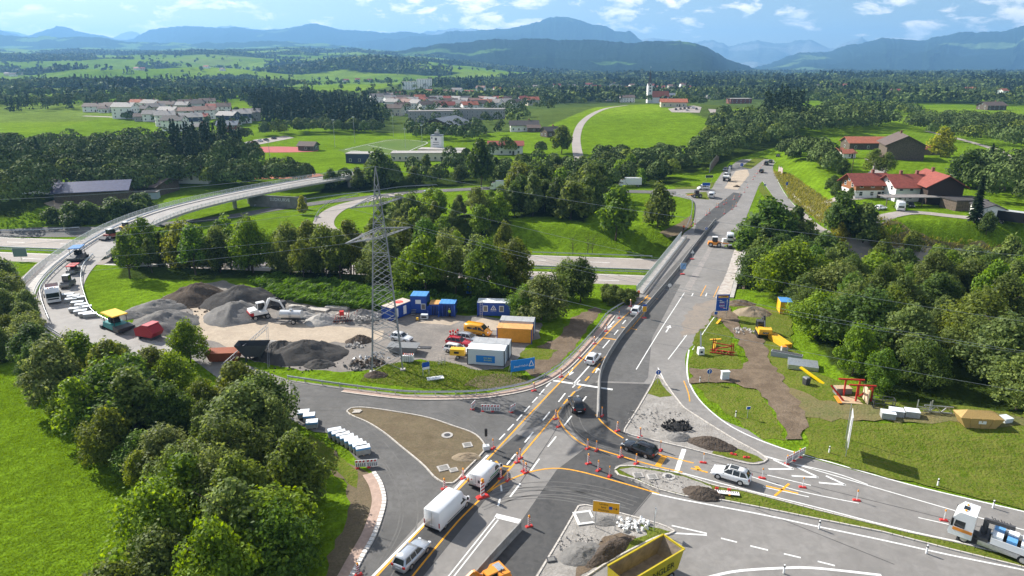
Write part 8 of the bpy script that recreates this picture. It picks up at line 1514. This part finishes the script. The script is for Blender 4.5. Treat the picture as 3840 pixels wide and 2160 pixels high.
# ================================================================ right side equipment
t = thing('beam_stack', 'stack of yellow formwork beams on the grass', 'beams', (46.42,109.83,0.2), 1.75)
for j in range(3):
    for k in range(6): MB().bx(-2.6, 2.6, -.75 + k * .25, -.6 + k * .25, .05 + j * .35, .33 + j * .35).build('beam', YELLOW, t)
def frame_thing(name, label, cat, c, rz, bars, m, w=.14):
    t = thing(name, label, cat, c, rz); me = MB().bx(-.5, .5, -.5, .5, 0, 1).mesh('beam', m)
    for a, b in bars: ubar('beam', t, a, b, w, me)
    return t
REDS = mat('formwork_red', (.42, .03, .02), .5, var=.1)
frame_thing('lifting_frame', 'red steel lifting frame on the verge beside the dirt track', 'frame', (35.3,106.03,0.12), -.35, [((-1.5, 0, 0), (-1.5, 0, 2.4)), ((-1.2, 0, 0), (-1.2, 0, 2.4)), ((1.5, 0, 0), (1.5, 0, 2.0)), ((1.8, 0, 0), (1.8, 0, 2.0)), ((-1.5, 0, 1.7), (1.8, 0, 1.5)), ((-1.9, -.6, .15), (2.1, -.6, .15)), ((-1.9, .6, .15), (2.1, .6, .15)), ((-1, -.6, .3), (-.8, .6, .3)), ((0, -.6, .3), (.2, .6, .3)), ((1, -.6, .3), (1.2, .6, .3)), ((-1.2, 0, .6), (1.5, 0, 1.4))], REDS)
frame_thing('formwork_trestle', 'red formwork trestle with two long beams beside the right wood', 'frame', (48.2,87.84,1.22), -.12, [((-1.9, 0, 2.7), (1.6, 0, 2.7)), ((-1.0, -1.6, 2.6), (2.6, -1.6, 2.6)), ((-.9, 0, 0), (-.9, 0, 2.7)), ((1.0, 0, 0), (1.0, 0, 2.7)), ((.2, -1.6, 0), (.2, -1.6, 2.6)), ((2.2, -1.6, 0), (2.2, -1.6, 2.6)), ((1.0, 0, 0), (2.2, -1.6, 2.4)), ((1.0, 0, 1.2), (.2, -1.6, 2.4)), ((-3.0, -.5, 1.9), (-1.4, -1.8, .1))], REDS, .2)
t = thing('plywood_formwork', 'pale plywood formwork corner panel under the red trestle', 'panel', (48.29,86.61,1.23), -.15); MB().bx(-2.2, 1.2, -1.2, 1.0, 0, .15).build('floor_board', WOOD, t); MB().bx(1.2, 1.35, -1.3, 1.0, 0, 2.2).build('upright_board', mat('birch_ply', (.66, .52, .36), .7, var=.05), t); MB().bx(-2.6, -2.1, -1.4, .8, .12, .2).build('orange_board', ORANGE, t)
t = thing('concrete_block', 'grey block with pale top left of the plywood panel', 'block', (47.58,88.94,1.18), 0); MB().bx(-1.1, 1.1, -.6, .6, 0, 1.0).build('body', CONC_D, t); MB().bx(-1.1, 1.1, -.6, .6, 1.0, 1.05).build('top', WOOD, t)
t = thing('scaffold_stack', 'stack of grey scaffold decks on the grass', 'scaffolding', (46.11,98.73,0.76), -.35)
for k in range(9): MB().bx(-2.4, 2.0, -1.5 + k * .34, -1.2 + k * .34, .1, .85).build('deck', GALV, t)
t = thing('steel_trough', 'long grey steel trough behind the scaffold decks', 'trough', (45.1,103.22,0.49), -.5); MB().bx(-2.4, 2.4, -.5, .5, 0, .9).build('side', mat('trough_grey', (.33, .36, .38), .5), t); MB().bx(-2.3, 2.3, -.42, .42, .9, .92).build('load', STEEL_D, t)
t = thing('yellow_beam', 'bright yellow beam leaning on the scaffold decks', 'beam', (45.3,94.11,0.9), -1.0); MB().bar((-2.0, 0, 1.3), (2.3, 0, .1), .5, .2).build('beam', mat('bright_yellow', (.85, .58, .0), .4), t)
t = thing('box', 'grey box with orange bricks on top beside white sacks', 'box', (45.76,105.96,0.37), -.1); MB().bx(-.5, .5, -.4, .4, 0, .9).build('body', CONC, t); MB().bx(-.4, .3, -.3, .3, .9, 1.05).build('bricks', ORANGE, t)
t = thing('waste_bin', 'dark grey wheeled bin lying near the yellow beam', 'bin', (43.84,92.44,0.85), .3); MB().tb(-.35, .35, -.35, .35, 0, 1.15, -.08, -.08).build('body', STEEL_D, t); MB().tb(-.45, .45, -.45, .45, 1.15, 1.3, .2, .1).build('lid', mat('bin_lid', (.16, .17, .18), .5), t)
t = thing('light_tower', 'white mobile light unit with grey lowered mast on the verge', 'light tower', (31.61,105.5,0.06), .1); MB().tb(-.5, .5, -.45, .45, .1, 1.3, .04, .04).build('housing', WHITE, t); MB().bx(-.2, .2, -.47, -.44, .45, .8).build('grille', BLACK, t); MB().bar((0, .1, 1.3), (.6, 2.2, 3.2), .22).build('mast', mat('mast_grey', (.2, .22, .24), .5), t)
t = thing('cabinet', 'grey electric cabinet on the verge beside the blue arrow sign', 'cabinet', (32.74,95.61,0.18), .1); MB().tb(-.6, .6, -.3, .3, 0, 1.35, .02, .02).build('housing', WG, t); MB().bx(-.66, .66, -.36, .36, 1.35, 1.45).build('lid', WG, t)
for c, lab, rz in (((39.05,120.62,0), 'yellow board lying on the verge below the blue sign', .9), ((34.86,108.72,0.07), 'yellow board standing beside the red lifting frame', 1.2), ((36.01,112.04,0.04), 'yellow lifting beam on the verge above the red frame', .1)): t = thing('yellow_board', lab, 'board', c, rz); MB().bar((-1.0, 0, .1), (1.0, 0, .6 if rz > .5 else .1), .4, .12).build('board', YELLOW, t); MB().bx(-.2, .2, -.05, .05, 0, .1).build('foot', STEEL_D, t)
SHW = mat('shrinkwrap', (.74, .78, .82), .35); FBL = mat('foil_blue', (.12, .33, .62), .4); GRS = mat('pallet_load_grey', (.34, .34, .33), .7, var=.12, scale=3)
def pallet(label, c, rz, L=1.5, W_=1.1, h=.95, group=None, blue=True):
    t = thing('stone_pallet', label, 'pallet', c, rz, group); MB().bx(-L / 2, L / 2, -W_ / 2, W_ / 2, .14, h).build('load', GRS, t); MB().bx(-L / 2 - .02, L / 2 + .02, -W_ / 2 - .02, W_ / 2 + .02, h, h + .04).build('cover', SHW, t)
    if blue: MB().bx(-L / 2 - .03, L / 2 + .03, -W_ / 2 - .03, W_ / 2 + .03, h - .22, h - .02).build('foil_band', FBL, t)
    for k in (-1, 0, 1): MB().bx(k * L * .4 - .06, k * L * .4 + .06, -W_ / 2, W_ / 2, 0, .13).build('skid', WOOD, t)
for k, c in enumerate([(-23.12,78.87,0.04),(-22.45,78.27,0.04),(-21.77,77.77,0.04),(-21.12,77.19,0.04),(-20.41,76.51,0.04),(-19.71,75.85,0.04),(-19.07,75.19,0.04),(-18.55,74.63,0.04)]): pallet('wrapped pallet of stone in the row beside the left turning lane', c, .35, 1.7, .9, 1.05, 'pallet row beside the left turning lane')
for c, lab in (((-28.65,83.97,0.04), 'wrapped pallet partly behind the roadside trees'), ((-27.63,83.08,0.04), 'second wrapped pallet behind the roadside trees'), ((-26.74,81.25,0.04), 'single wrapped pallet nearest the trees')): pallet(lab, c, .2, 1.5, 1.1)
for c, lab in (((50.11,81.34,1.36), 'white wrapped pallet, left of three on the grass'), ((51.46,81.82,1.46), 'white wrapped pallet, middle of three on the grass'), ((53.27,81.37,1.58), 'white wrapped pallet, right of three on the grass')): pallet(lab, c, -.3, 1.7, 1.3, .95, None, False)
for k, c in enumerate([(-92.92,135.39,0.06),(-91.13,134.37,0.06),(-89.36,133.35,0.06),(-87.89,130.39,0.06),(-86.23,128.95,0.06),(-84.59,127.54,0.06),(-85.92,126.61,0.06),(-84.16,125.25,0.06),(-82.44,123.91,0.06),(-81.25,123.47,0.06),(-90.39,132.35,0.06)]): pallet('white wrapped pallet on the closed bend', c, .3 + .1 * (k % 3), 2.2, 1.1, .8, 'pallets on the closed bend', False)
t = thing('work_basket', 'black steel work basket frame at the edge of the right wood', 'basket', (50.91,84.14,1.42), -.25)
BB = MB().bx(-.5, .5, -.5, .5, 0, 1).mesh('bar', STEEL_D)
for z in (.1, .8, 1.5):
    for a, b in (((-1.3, -.5), (1.3, -.5)), ((-1.3, .5), (1.3, .5)), ((-1.3, -.5), (-1.3, .5)), ((1.3, -.5), (1.3, .5))): ubar('bar', t, (*a, z), (*b, z), .07, BB)
for x in (-1.3, 0, 1.3):
    for y in (-.5, .5): ubar('bar', t, (x, y, 0), (x, y, 1.5), .07, BB)
frame_thing('lattice_girder', 'grey lattice girder lying right of the white pallets', 'girder', (56.73,81.63,1.8), -.2, [((-1.6, 0, .3), (1.9, 0, .3)), ((-1.6, 0, 1.2), (1.9, 0, 1.2)), ((-1.6, 0, 1.2), (-.9, 0, .3)), ((-.9, 0, .3), (-.2, 0, 1.2)), ((-.2, 0, 1.2), (.5, 0, .3)), ((.5, 0, .3), (1.2, 0, 1.2)), ((1.2, 0, 1.2), (1.9, 0, .3))], GALV, .13)
frame_thing('scaffold_section', 'upright scaffold frame between the white pallets and the lattice girder', 'frame', (55.21,82.02,1.71), -.1, [((-.9, 0, 0), (-.9, 0, 2.0)), ((.9, 0, 0), (.9, 0, 2.0)), ((-.9, 0, 1.0), (.9, 0, .8)), ((-.9, 0, .7), (.9, 0, .5)), ((.7, 0, 0), (.7, 0, 1.8))], GALV, .1)
t = thing('covered_skip', 'tan covered skip with ribbed sides at the right wood edge', 'skip', (59.89,78.35,1.97), -.12); TN = mat('skip_tan', (.42, .28, .10), .55, var=.1)
MB().add([(-2.6, -1.1, 1.5), (2.6, -1.1, 1.5), (2.6, 1.1, 1.5), (-2.6, 1.1, 1.5), (-1.8, -1.0, .1), (1.8, -1.0, .1), (1.8, 1.0, .1), (-1.8, 1.0, .1), (-1.4, 0, 2.2), (1.4, 0, 2.2)], [(0, 4, 5, 1), (1, 5, 6, 2), (2, 6, 7, 3), (3, 7, 4, 0), (0, 1, 9, 8), (2, 3, 8, 9), (1, 2, 9), (3, 0, 8)]).build('body', TN, t)
for k in (-1.4, 0, 1.4): MB().bar((k, -1.13, 1.5), (k * .75, -1.05, .15), .12, .08).build('rib', TN, t)
MB().bx(-.4, .5, -1.14, -1.1, .8, 1.2).build('label_plate', WHITE, t)
t = thing('crate', 'small pale crate at the right edge of the skip', 'crate', (63.97,78.9,2.12), .2); MB().tb(-.5, .5, -.5, .5, 0, .8, -.1, -.1).build('body', WG, t); MB().bx(-.5, .5, -.5, .5, .55, .56).build('load', CONC_D, t)
t = thing('water_tank', 'white cube tank beside the orange telehandler', 'tank', (58.1,181.5,0.1), .1); MB().tb(-.6, .6, -.5, .5, .15, 1.3, .03, .03).build('tank', WHITE, t); MB().bx(-.6, .6, -.5, .5, 0, .14).build('pallet', WOOD, t)
t = thing('mesh_box', 'wire mesh box on the closed bridge carriageway', 'box', (58,175.9,0.1), .1); MB().bx(-.55, .55, -.45, .45, .1, .9).build('mesh', STEEL_D, t); MB().bx(-.58, .58, -.48, .48, .9, .96).build('rim', GALV, t)
# ================================================================ traffic beacons
def beacon(slim=False):
    t = thing('traffic_beacon', 'x', 'beacon'); MB().tb(-.42, .42, -.2, .2, 0, .12, .08, .05).build('foot', RED_P, t)
    if slim: MB().cyl((0, 0, .1), (0, 0, 1.25), .045, n=8).build('post', WHITE, t)
    else:
        pn = MB().bx(-.125, .125, -.03, .03, .12, 1.15).build('panel', WHITE, t)
        for k in range(4):
            for s in (-1, 1): MB().add([(-.125, s * .033, .2 + k * .25), (.125, s * .033, .32 + k * .25), (.125, s * .033, .44 + k * .25), (-.125, s * .033, .32 + k * .25)], [(0, 1, 2, 3)]).build('stripe', RED_P, pn)
    MB().cyl((0, -.05, 1.3), (0, .05, 1.3), .1 if not slim else .07, n=10).bx(-.07, .07, -.06, .06, 1.15, 1.25).build('lamp', AMBER, t); return t
B0, B1 = beacon(), beacon(True); first = [True, True]
def put(src, i, c, label, group, rz):
    if first[i]: first[i] = False; src.location = c; src.rotation_euler = (0, 0, rz); src['label'] = label; src['group'] = group; return src
    return dup(src, label, c, rz, group)
for grp, lab, pts in (('beacons round the junction', 'red white striped beacon with amber lamp round the yellow junction lines', [(-7.74,67.31,0.03),(-5.74,69.37,0.03),(-2.42,75.96,0.03),(0.63,72.76,0.03),(0.98,73.65,0.03),(1.33,70.95,0.03),(1.66,70.53,0.03),(-1.31,69.37,0.03),(-0.51,68.97,0.03),(6,83.55,0.03),(6.25,81.48,0.03),(12.44,84.44,0.03),(13.98,80.32,0.03),(9.56,75.96,0.03),(10.62,75.49,0.03),(9.3,72.5,0.03),(10.33,71.03,0.03),(11.49,69.78,0.03),(13.45,74.01,0.03),(15.11,72.5,0.03),(18.68,75.49,0.03),(16.71,78.79,0.03)]),
   ('beacons along the lane to the bridge', 'striped beacon beside the left yellow line on the way to the bridge', [(3.26,92.12,0.03),(7.62,96.92,0.03),(11.21,104.09,0.03),(14.35,110.24,0.03),(17.22,116.26,0.03),(20.57,123.11,0.03),(23.92,129.99,0.03)]),
   ('beacons north of the bridge', 'small striped beacon in the lane shift north of the bridge', [(63.3,218.8,0.1),(65.1,222,0.1),(70.1,231.4,0.1),(70.9,232.1,0.1),(74.4,237.1,0.1),(75.9,239.3,0.1),(80.7,246.1,0.1),(84.5,251.7,0.1),(89.3,261,0.1),(94.1,271.9,0.1),(103.1,292.1,0.1),(106.9,301,0.1),(110.6,309.2,0.1),(114.5,317.9,0.1),(119,328.4,0.1),(122.9,336.7,0.1),(69.7,220.7,0.1),(74.5,228,0.1),(77.5,233.5,0.1),(56.1,205.3,0.1),(54.4,202.5,0.1)])):
    for k, c in enumerate(pts): put(B0, 0, c, lab, grp, .5 + .3 * (k % 3))
put(B0, 0, (1.8,60.55,0.03), 'striped beacon at the end of the short concrete barrier', None, .4).pop('group', None); put(B0, 0, (-14.63,53.35,0.03), 'striped beacon at the notched kerb by the lower edge', None, .4).pop('group', None)
b = put(B0, 0, (-3.3,65.71,0.03), 'tall chevron beacon right behind the small white van', None, .5); b.pop('group', None); b.scale = (1.8, 1.8, 1.7)
for c in [(23.34,72.67,0.03),(29.37,69.37,0.03),(33.39,67.54,0.03),(38.4,65.05,0.03),(45.99,61.54,0.03)]: put(B1, 1, c, 'slim white post with amber top and red foot on the right arm', 'slim posts on the right arm', -.25)
def barrier_board(label, c, rz, n=1, lamps=0, fallen=False):
    t = thing('barrier_board', label, 'barrier', c, rz)
    for k in range(n):
        pn = MB().bx(-.65, .65, -.03, .03, .1, 1.0).build('panel', WHITE, t, False, (k * 1.35, 0, 0))
        for j in range(5): MB().bx(-.52 + j * .24, -.42 + j * .24, -.036, .036, .15, .6).build('slot', STEEL_D, pn)
        for j in range(3): MB().add([(-.6 + j * .42, -.036, .72), (-.38 + j * .42, -.036, .72), (-.32 + j * .42, -.036, .97), (-.54 + j * .42, -.036, .97)], [(0, 1, 2, 3)]).build('stripe', RED_P, pn)
        MB().tb(-.6, -.2, -.3, .3, 0, .1, .05, .05).build('foot', RED_P, t, False, (k * 1.35, 0, 0))
    for k in range(lamps): MB().cyl((k * 1.3 - .4, -.06, 1.13), (k * 1.3 - .4, .06, 1.13), .1, n=8).build('lamp', AMBER, t)
    if fallen: t.rotation_euler = (R(80), 0, rz)
barrier_board('striped barrier seen edge on left of the excavated corner', (-5.46,86.64,0.03), 1.2); barrier_board('striped barrier facing the camera at the excavated corner', (-3.68,85.82,0.03), -.05, 2); barrier_board('striped barrier seen edge on right of the excavated corner', (0.11,85.82,0.03), .9, 1)
barrier_board('striped barrier closing the row of wrapped pallets', (-18.22,71.63,0.03), .15, 2); barrier_board('long striped barrier with amber lamps closing the slip road', (33.77,72.67,0.03), .62, 3, 3); barrier_board('striped barrier fallen flat on the median grass', (23.75,66.93,0.13), -.2, 2, 2, True)
for c, lab, rz in (((27.56,74.45,0.1), 'red beacon foot lying on the island tip, left one', -.5), ((28.96,73.72,0.1), 'red beacon foot lying on the island tip, right one', -.1)): t = thing('beacon_foot', lab, 'foot', c, rz); MB().tb(-.42, .42, -.2, .2, 0, .14, .08, .05).build('block', RED_P, t); MB().bx(-.1, .1, -.1, .1, .14, .16).build('socket', BLACK, t)
# ================================================================ signs
def sign(label, c, rz, w, h, z, m, posts=1, name='road_sign', round_=False, tri=False, foot=False):
    t = thing(name, label, 'sign', c, rz)
    for k in range(posts): s = 0 if posts == 1 else (-w * .38 + k * w * .76); MB().cyl((s, .06, 0), (s, .06, z + h * .95), .05, n=8).build('post', GALV, t)
    if round_: MB().cyl((0, 0, z + h / 2), (0, -.04, z + h / 2), w / 2, n=22).build('panel', m, t); MB().cyl((0, .0, z + h / 2), (0, -.03, z + h / 2), w / 2 + .03, n=22).build('rim', WHITE, t)
    elif tri: MB().side([(-w / 2, z), (w / 2, z), (0, z + h)], -.04, 0).build('panel', WHITE, t)
    else: MB().bx(-w / 2, w / 2, -.05, 0, z, z + h).build('panel', m, t); MB().bx(-w / 2 - .03, w / 2 + .03, -.04, .004, z - .03, z + h + .03).build('rim', WHITE, t)
    if foot: MB().tb(-.5, .5, -.3, .3, 0, .14, .08, .05).build('foot', RED_P, t)
    return t
def arrow_on(t, x, z, L, m=WHITE, y=-.06, right=False):
    if right: MB().bx(x - L / 2, x + L * .3, y - .005, y, z - .04, z + .04).add([(x + L * .2, y - .005, z - .16), (x + L / 2, y - .005, z), (x + L * .2, y - .005, z + .16)], [(0, 1, 2)]).build('arrow', m, t)
    else: MB().bx(x - .04, x + .04, y - .005, y, z, z + L * .85).add([(x - .14, y - .005, z + L * .75), (x + .14, y - .005, z + L * .75), (x, y - .005, z + L)], [(0, 1, 2)]).build('arrow', m, t)
t = sign('large blue direction sign with yellow plate beside the bridge end', (40.25,123.19,0), .05, 2.5, 3.3, 1.5, SIGNBLUE, 2)
MB().bx(-.95, 1.0, -.06, -.05, 4.1, 4.55).build('yellow_plate', SIGNYEL, t)
RP = mat('sign_red_print', (.45, .16, .3), .5)
for k, (n, z, x, m_) in enumerate(((8, 4.33, -.5, BLACK), (3, 3.55, -.6, WHITE), (6, 3.2, -.6, WHITE), (7, 2.85, -.6, RP), (7, 2.5, -.65, WHITE), (6, 2.15, -.4, RP))):
    for j in range(n): MB().bx(x + j * .15, x + j * .15 + .11, -.07, -.055, z - .08, z + .08 + .05 * (j % 3 == 0)).build('lettering', m_, t)
arrow_on(t, .85, 1.8, 2.1); MB().bx(.2, .85, -.06, -.055, 1.95, 2.05).build('arrow', WHITE, t)
sign('small blue plate left below the large blue direction sign', (38.73,121.89,0), .05, .6, .6, 1.2, SIGNBLUE)
t = sign('yellow direction sign to Lindau and Isny on the lower island', (9.72,60.07,0.1), -.22, 2.7, 1.25, 2.0, SIGNYEL, 2)
for k, s in enumerate(('Lindau', 'Isny', 'Weitnau')): text(s, 'lettering', t, (-.25, -.06, 2.98 - k * .36), (R(90), 0, 0), .34, BLACK)
arrow_on(t, .95, 2.6, .45, BLACK, -.06, True); MB().bx(.3, .65, -.06, -.05, 2.45, 2.8).build('motorway_symbol', SIGNBLUE, t)
for c, lab, rz in (((22.13,94.26,0.1), 'blue round arrow sign at the tip of the rubble island', .1), ((29.95,94.55,0.09), 'blue round arrow sign on the verge beside the grey cabinet', .1), ((55.5,190.7,0.1), 'blue round sign on the concrete barrier at the bridge north end', .1), ((98.9,266.3,0.1), 'blue round sign in the gore of the right ramp', 0), ((33.36,137.53,0.05), 'round speed sign beside the concrete barrier', .1)):
    t = sign(lab, c, rz, .75, .75, 1.6, SIGNBLUE if 'speed' not in lab else WHITE, 1, 'road_sign', True); arrow_on(t, 0, 1.7, .5)
t = sign('pale blue lane shift sign standing on the closed carriageway', (39.7,152.1,0.1), .05, 1.3, 1.5, 1.2, mat('pale_sign_blue', (.25, .45, .75), .4), 1, foot=True); MB().bar((-.25, -.07, 1.4), (-.1, -.07, 1.9), .02, .1).bar((-.1, -.07, 1.9), (.25, -.07, 2.2), .02, .1).bar((.25, -.07, 2.2), (.3, -.07, 2.6), .02, .1).build('arrow', BLACK, t)
sign('triangular warning sign on the closed bridge carriageway', (45.2,165.2,0.1), .05, .9, .8, 1.5, WHITE, 1, tri=True, foot=True); t = sign('yellow road sign with blue top beside the white car near the bridge', (25.37,123.06,0.05), .1, .75, 1.1, 1.3, SIGNYEL, 1, foot=True); MB().bx(-.38, .38, -.06, .01, 2.43, 2.75).build('top_plate', SIGNBLUE, t)
sign('triangular sign seen from behind on the lower island post', (14.79,59.69,0.1), 1.2, .9, .8, 2.1, STEEL_D, 1, tri=True); sign('blue direction boards at the north junction', (75.4,264.5,0.1), 0, 3.0, 1.1, 2.0, SIGNBLUE, 2); sign('dark direction boards behind the blue ones at the north junction', (81.3,281.7,0.1), 0, 3.0, 1.0, 2.4, mat('sign_dark', (.04, .06, .06), .5), 2)
t = sign('blue motorway sign on the far median grass', (108.4,324.3,0.1), 0, 1.3, 1.4, 1.2, SIGNBLUE); arrow_on(t, 0, 1.4, .9); sign('blue and white sign at the right ramp bank', (108.6,269.1,0.1), 0, .8, 1.2, 1.4, SIGNBLUE)
t = sign('tall pale sign panel seen edge on at the right verge', (41.76,74.83,0.04), 1.15, 2.6, 4.2, 1.4, mat('sign_back', (.50, .58, .66), .4, metal=.3), 3)
sign('small blue plate on a post on the right verge', (32.29,83.59,0.13), .1, .5, .35, 1.4, SIGNBLUE); sign('grey sign board at the left edge beyond the cycle path', (-122.4,164.2,0), .1, 3.2, 2.2, 1.0, mat('sign_grey', (.16, .2, .23), .5), 1)
for k, c in enumerate([(30.8,84.01,0.02),(39.63,74.85,0.02),(49.02,67.79,0.02),(52.65,63.69,0.02),(28.7,94.83,0.02)]+ [(25.9,53.54,0.05),(32.09,60.14,0.05),(41.12,56.34,0.05)]):
    t = thing('delineator_post', ['white delineator post opposite the brown mound', 'white delineator post below the tall pale sign panel', 'white delineator post halfway along the right verge', 'white delineator post behind the orange striped lorry', 'white delineator post beside the blue arrow sign on the verge', 'white delineator post at the lower right grass', 'small marker post on the median, left one', 'small marker post on the median, right one'][k], 'post', c, 0)
    MB().tb(-.07, .07, -.07, .07, 0, 1.0, .01, .01).build('post', WHITE, t); MB().bx(-.075, .075, -.075, .075, .72, .88).build('band', BLACK, t)
t = thing('traffic_light', 'mobile traffic light at the tip of the teardrop island', 'traffic light', (-3.26,75.65,0.1), .2); MB().bx(-.4, .4, -.3, .3, 0, .55).build('battery_box', WG, t); MB().cyl((0, 0, .5), (0, 0, 2.0), .05, n=8).build('pole', GALV, t); MB().bx(-.16, .16, -.14, .1, 1.9, 2.9).build('signal_head', BLACK, t)
for z in (2.1, 2.4, 2.7): MB().cyl((0, -.15, z), (0, -.17, z), .1, n=10).build('lens', STEEL_D, t)
def noise_wall(label, a, b, h, m):
    a = Vector(a); b = Vector(b); t = thing('noise_wall', label, 'wall'); n = max(2, round((b - a).length / 4)); an = math.atan2((b - a).y, (b - a).x)
    for k in range(n): p = a.lerp(b, (k + .5) / n); p.z = float(H(p.x, p.y)); MB().bx(-(b - a).length / n / 2 + .05, (b - a).length / n / 2 - .05, -.08, .08, -1, h * (.75 + .25 * k / n)).build('panel', m, t, False, p, an); MB().bx(-.1, .1, -.14, .14, -1, h).build('post', GALV, t, False, a.lerp(b, k / n), an)
noise_wall('brown noise wall left of the far road under the trees', (90.3,313.2,0), (106.5,354.9,0), 4.5, mat('noise_brown', (.22, .14, .12), .8, var=.15)); noise_wall('pale noise wall panels at the start of the right bank', (122.7,315.7,0), (120.9,306,0), 3.2, mat('noise_pale', (.42, .34, .32), .8, var=.1))
t = thing('utility_pole', 'wooden utility pole beside the old farm trees', 'pole', (134.2,271,4), 0); MB().cyl((0, 0, 0), (.3, 0, 11), .16, .1, 8).build('pole', WOOD_D, t); MB().bar((-.6, 0, 10), (1.2, 0, 10), .12).build('crossarm', WOOD_D, t)
t = thing('transmitter_mast', 'thin transmitter mast on the mountain top', 'mast', (889.3,10990,716), 0); MB().cyl((0, 0, -60), (0, 0, 75), 4, 2, 6).build('mast', GALV, t); MB().bx(-5, 5, -5, 5, 10, 16).build('platform', GALV, t)
# ================================================================ people
SKIN = mat('skin', (.42, .25, .18), .6)
def person(label, c, rz, top, legs, hat):
    t = thing('person', label, 'person', c, rz)
    def chain(secs, n=8): return [[(x + rx * math.cos(a), y + ry * math.sin(a), z) for a in [2 * math.pi * k / n for k in range(n)]] for x, y, z, rx, ry in secs]
    body = MB()
    body.loft(chain([(0, 0, .92, .16, .12), (0, 0, 1.15, .15, .11), (0, .0, 1.38, .2, .12), (0, 0, 1.46, .1, .08), (0, 0, 1.52, .055, .055), (0, -.01, 1.58, .075, .09), (0, -.01, 1.68, .085, .1), (0, 0, 1.77, .06, .07)]))
    for s in (-1, 1):
        body.loft(chain([(s * .21, 0, 1.40, .06, .06), (s * .26, .03, 1.12, .05, .05), (s * .24, -.12, .92, .04, .04), (s * .23, -.16, .84, .035, .045)]))
        body.loft(chain([(s * .09, 0, .95, .1, .11), (s * .11, -.02 * s, .5, .07, .075), (s * .12, .03 * s, .08, .05, .06)])); body.bx(s * .12 - .05, s * .12 + .05, -.18, .08, 0, .09)
        for k in range(4): body.cyl((s * .23 + (k - 1.5) * .018, -.17, .83), (s * .23 + (k - 1.5) * .018, -.2, .75), .009, n=5)
        body.cyl((s * .2, -.16, .85), (s * .185, -.2, .8), .01, n=5)
    body.cyl((0, -.1, 1.63), (0, -.13, 1.62), .015, n=5)
    body.build('body', SKIN, t, True)
    j = MB().loft(chain([(0, 0, .88, .19, .145), (0, 0, 1.15, .175, .13), (0, 0, 1.38, .225, .14), (0, 0, 1.475, .1, .08)]))
    for s in (-1, 1): j.loft(chain([(s * .21, 0, 1.42, .075, .075), (s * .265, .03, 1.12, .062, .062), (s * .25, -.09, .97, .052, .052)]))
    j.build('jacket', top, t, True); l = MB()
    for s in (-1, 1): l.loft(chain([(s * .09, 0, .98, .115, .13), (s * .11, -.02 * s, .5, .085, .09), (s * .12, .03 * s, .06, .075, .08)]))
    l.build('trousers', legs, t, True); MB().loft(chain([(0, -.01, 1.70, .105, .125), (0, -.01, 1.76, .1, .115), (0, 0, 1.83, .05, .06)])).build('helmet', hat, t, True)
VO = mat('vest_orange', (.85, .16, .03), .6); VY = mat('vest_yellow', (.62, .80, .04), .6); TR = mat('work_trousers', (.03, .032, .04), .8)
person('worker in orange jacket standing at the start of the bridge walkway', (26.45,135.28,0.1), .4, VO, TR, WHITE); person('worker in yellow vest at the open blue tool container', (-12.05,123.58,0.02), 2.6, VY, TR, WHITE); person('worker in orange jacket at the north end of the walkway', (50.5,196.5,0.1), .2, VO, TR, SIGNBLUE)
# ================================================================ grass
GRASS = leaf_mat('grass_blades', (.055, .105, .006), (.13, .21, .02), .4)
cover('grass', 'mown meadow grass of the lower left field', [(-92.38,103.52,0),(-78.29,97.42,0),(-61.74,81.32,0),(-50.55,71.33,0),(-42.34,64.87,0),(-39.58,60.85,0),(-39.27,53.71,0),(-37.41,46.04,0),(-51.94,46.04,0)], 30000, 21, .14, .06, GRASS, (1.25, 1.25, 1), lean=(.25, -.1, .9))
cover('grass', 'tall grass of the right verge', [(39.7,81.82,0.5),(49.21,77.75,1.04),(59.62,74.44,1.73),(71.56,71.21,2.15),(62.49,59.69,0),(55.96,63.51,0),(50.16,66.51,0),(43.15,70.49,0),(36.93,74.33,0)], 16000, 22, .13, .07, GRASS, (1.5, 1.35, 1.6), lean=(.3, -.2, .8))
cover('grass', 'rough grass of the verge round the machines', [(32.3,112.65,0.02),(38.59,123.85,0),(49.54,110.75,0.19),(46.12,93.25,0.99),(49.68,83.84,1.33),(61.74,77.7,2.05),(48.89,78.13,1.05),(40.27,81.93,0.56),(36.93,84.41,0.42),(35.93,91.18,0.37),(33.5,92.77,0.24),(27.49,94.39,0.03),(28.72,100.29,0.04)], 12000, 23, .13, .07, GRASS, (1.3, 1.2, 1.2), lean=(.3, -.2, .8))
cover('grass', 'grass patches round the pylon foot', [(-23.38,95.29,0),(-22.46,99.93,0),(-18.72,102.4,0),(-10.98,103.04,0),(-5.58,99.63,0),(0.13,99.63,0),(2.6,96.99,0),(2.56,95.01,0),(-3.45,92.58,0),(-11.22,92.84,0),(-19.83,94.19,0)], 7000, 24, .16, .12, GRASS, (.9, .95, .9), lean=(.2, -.2, .9))
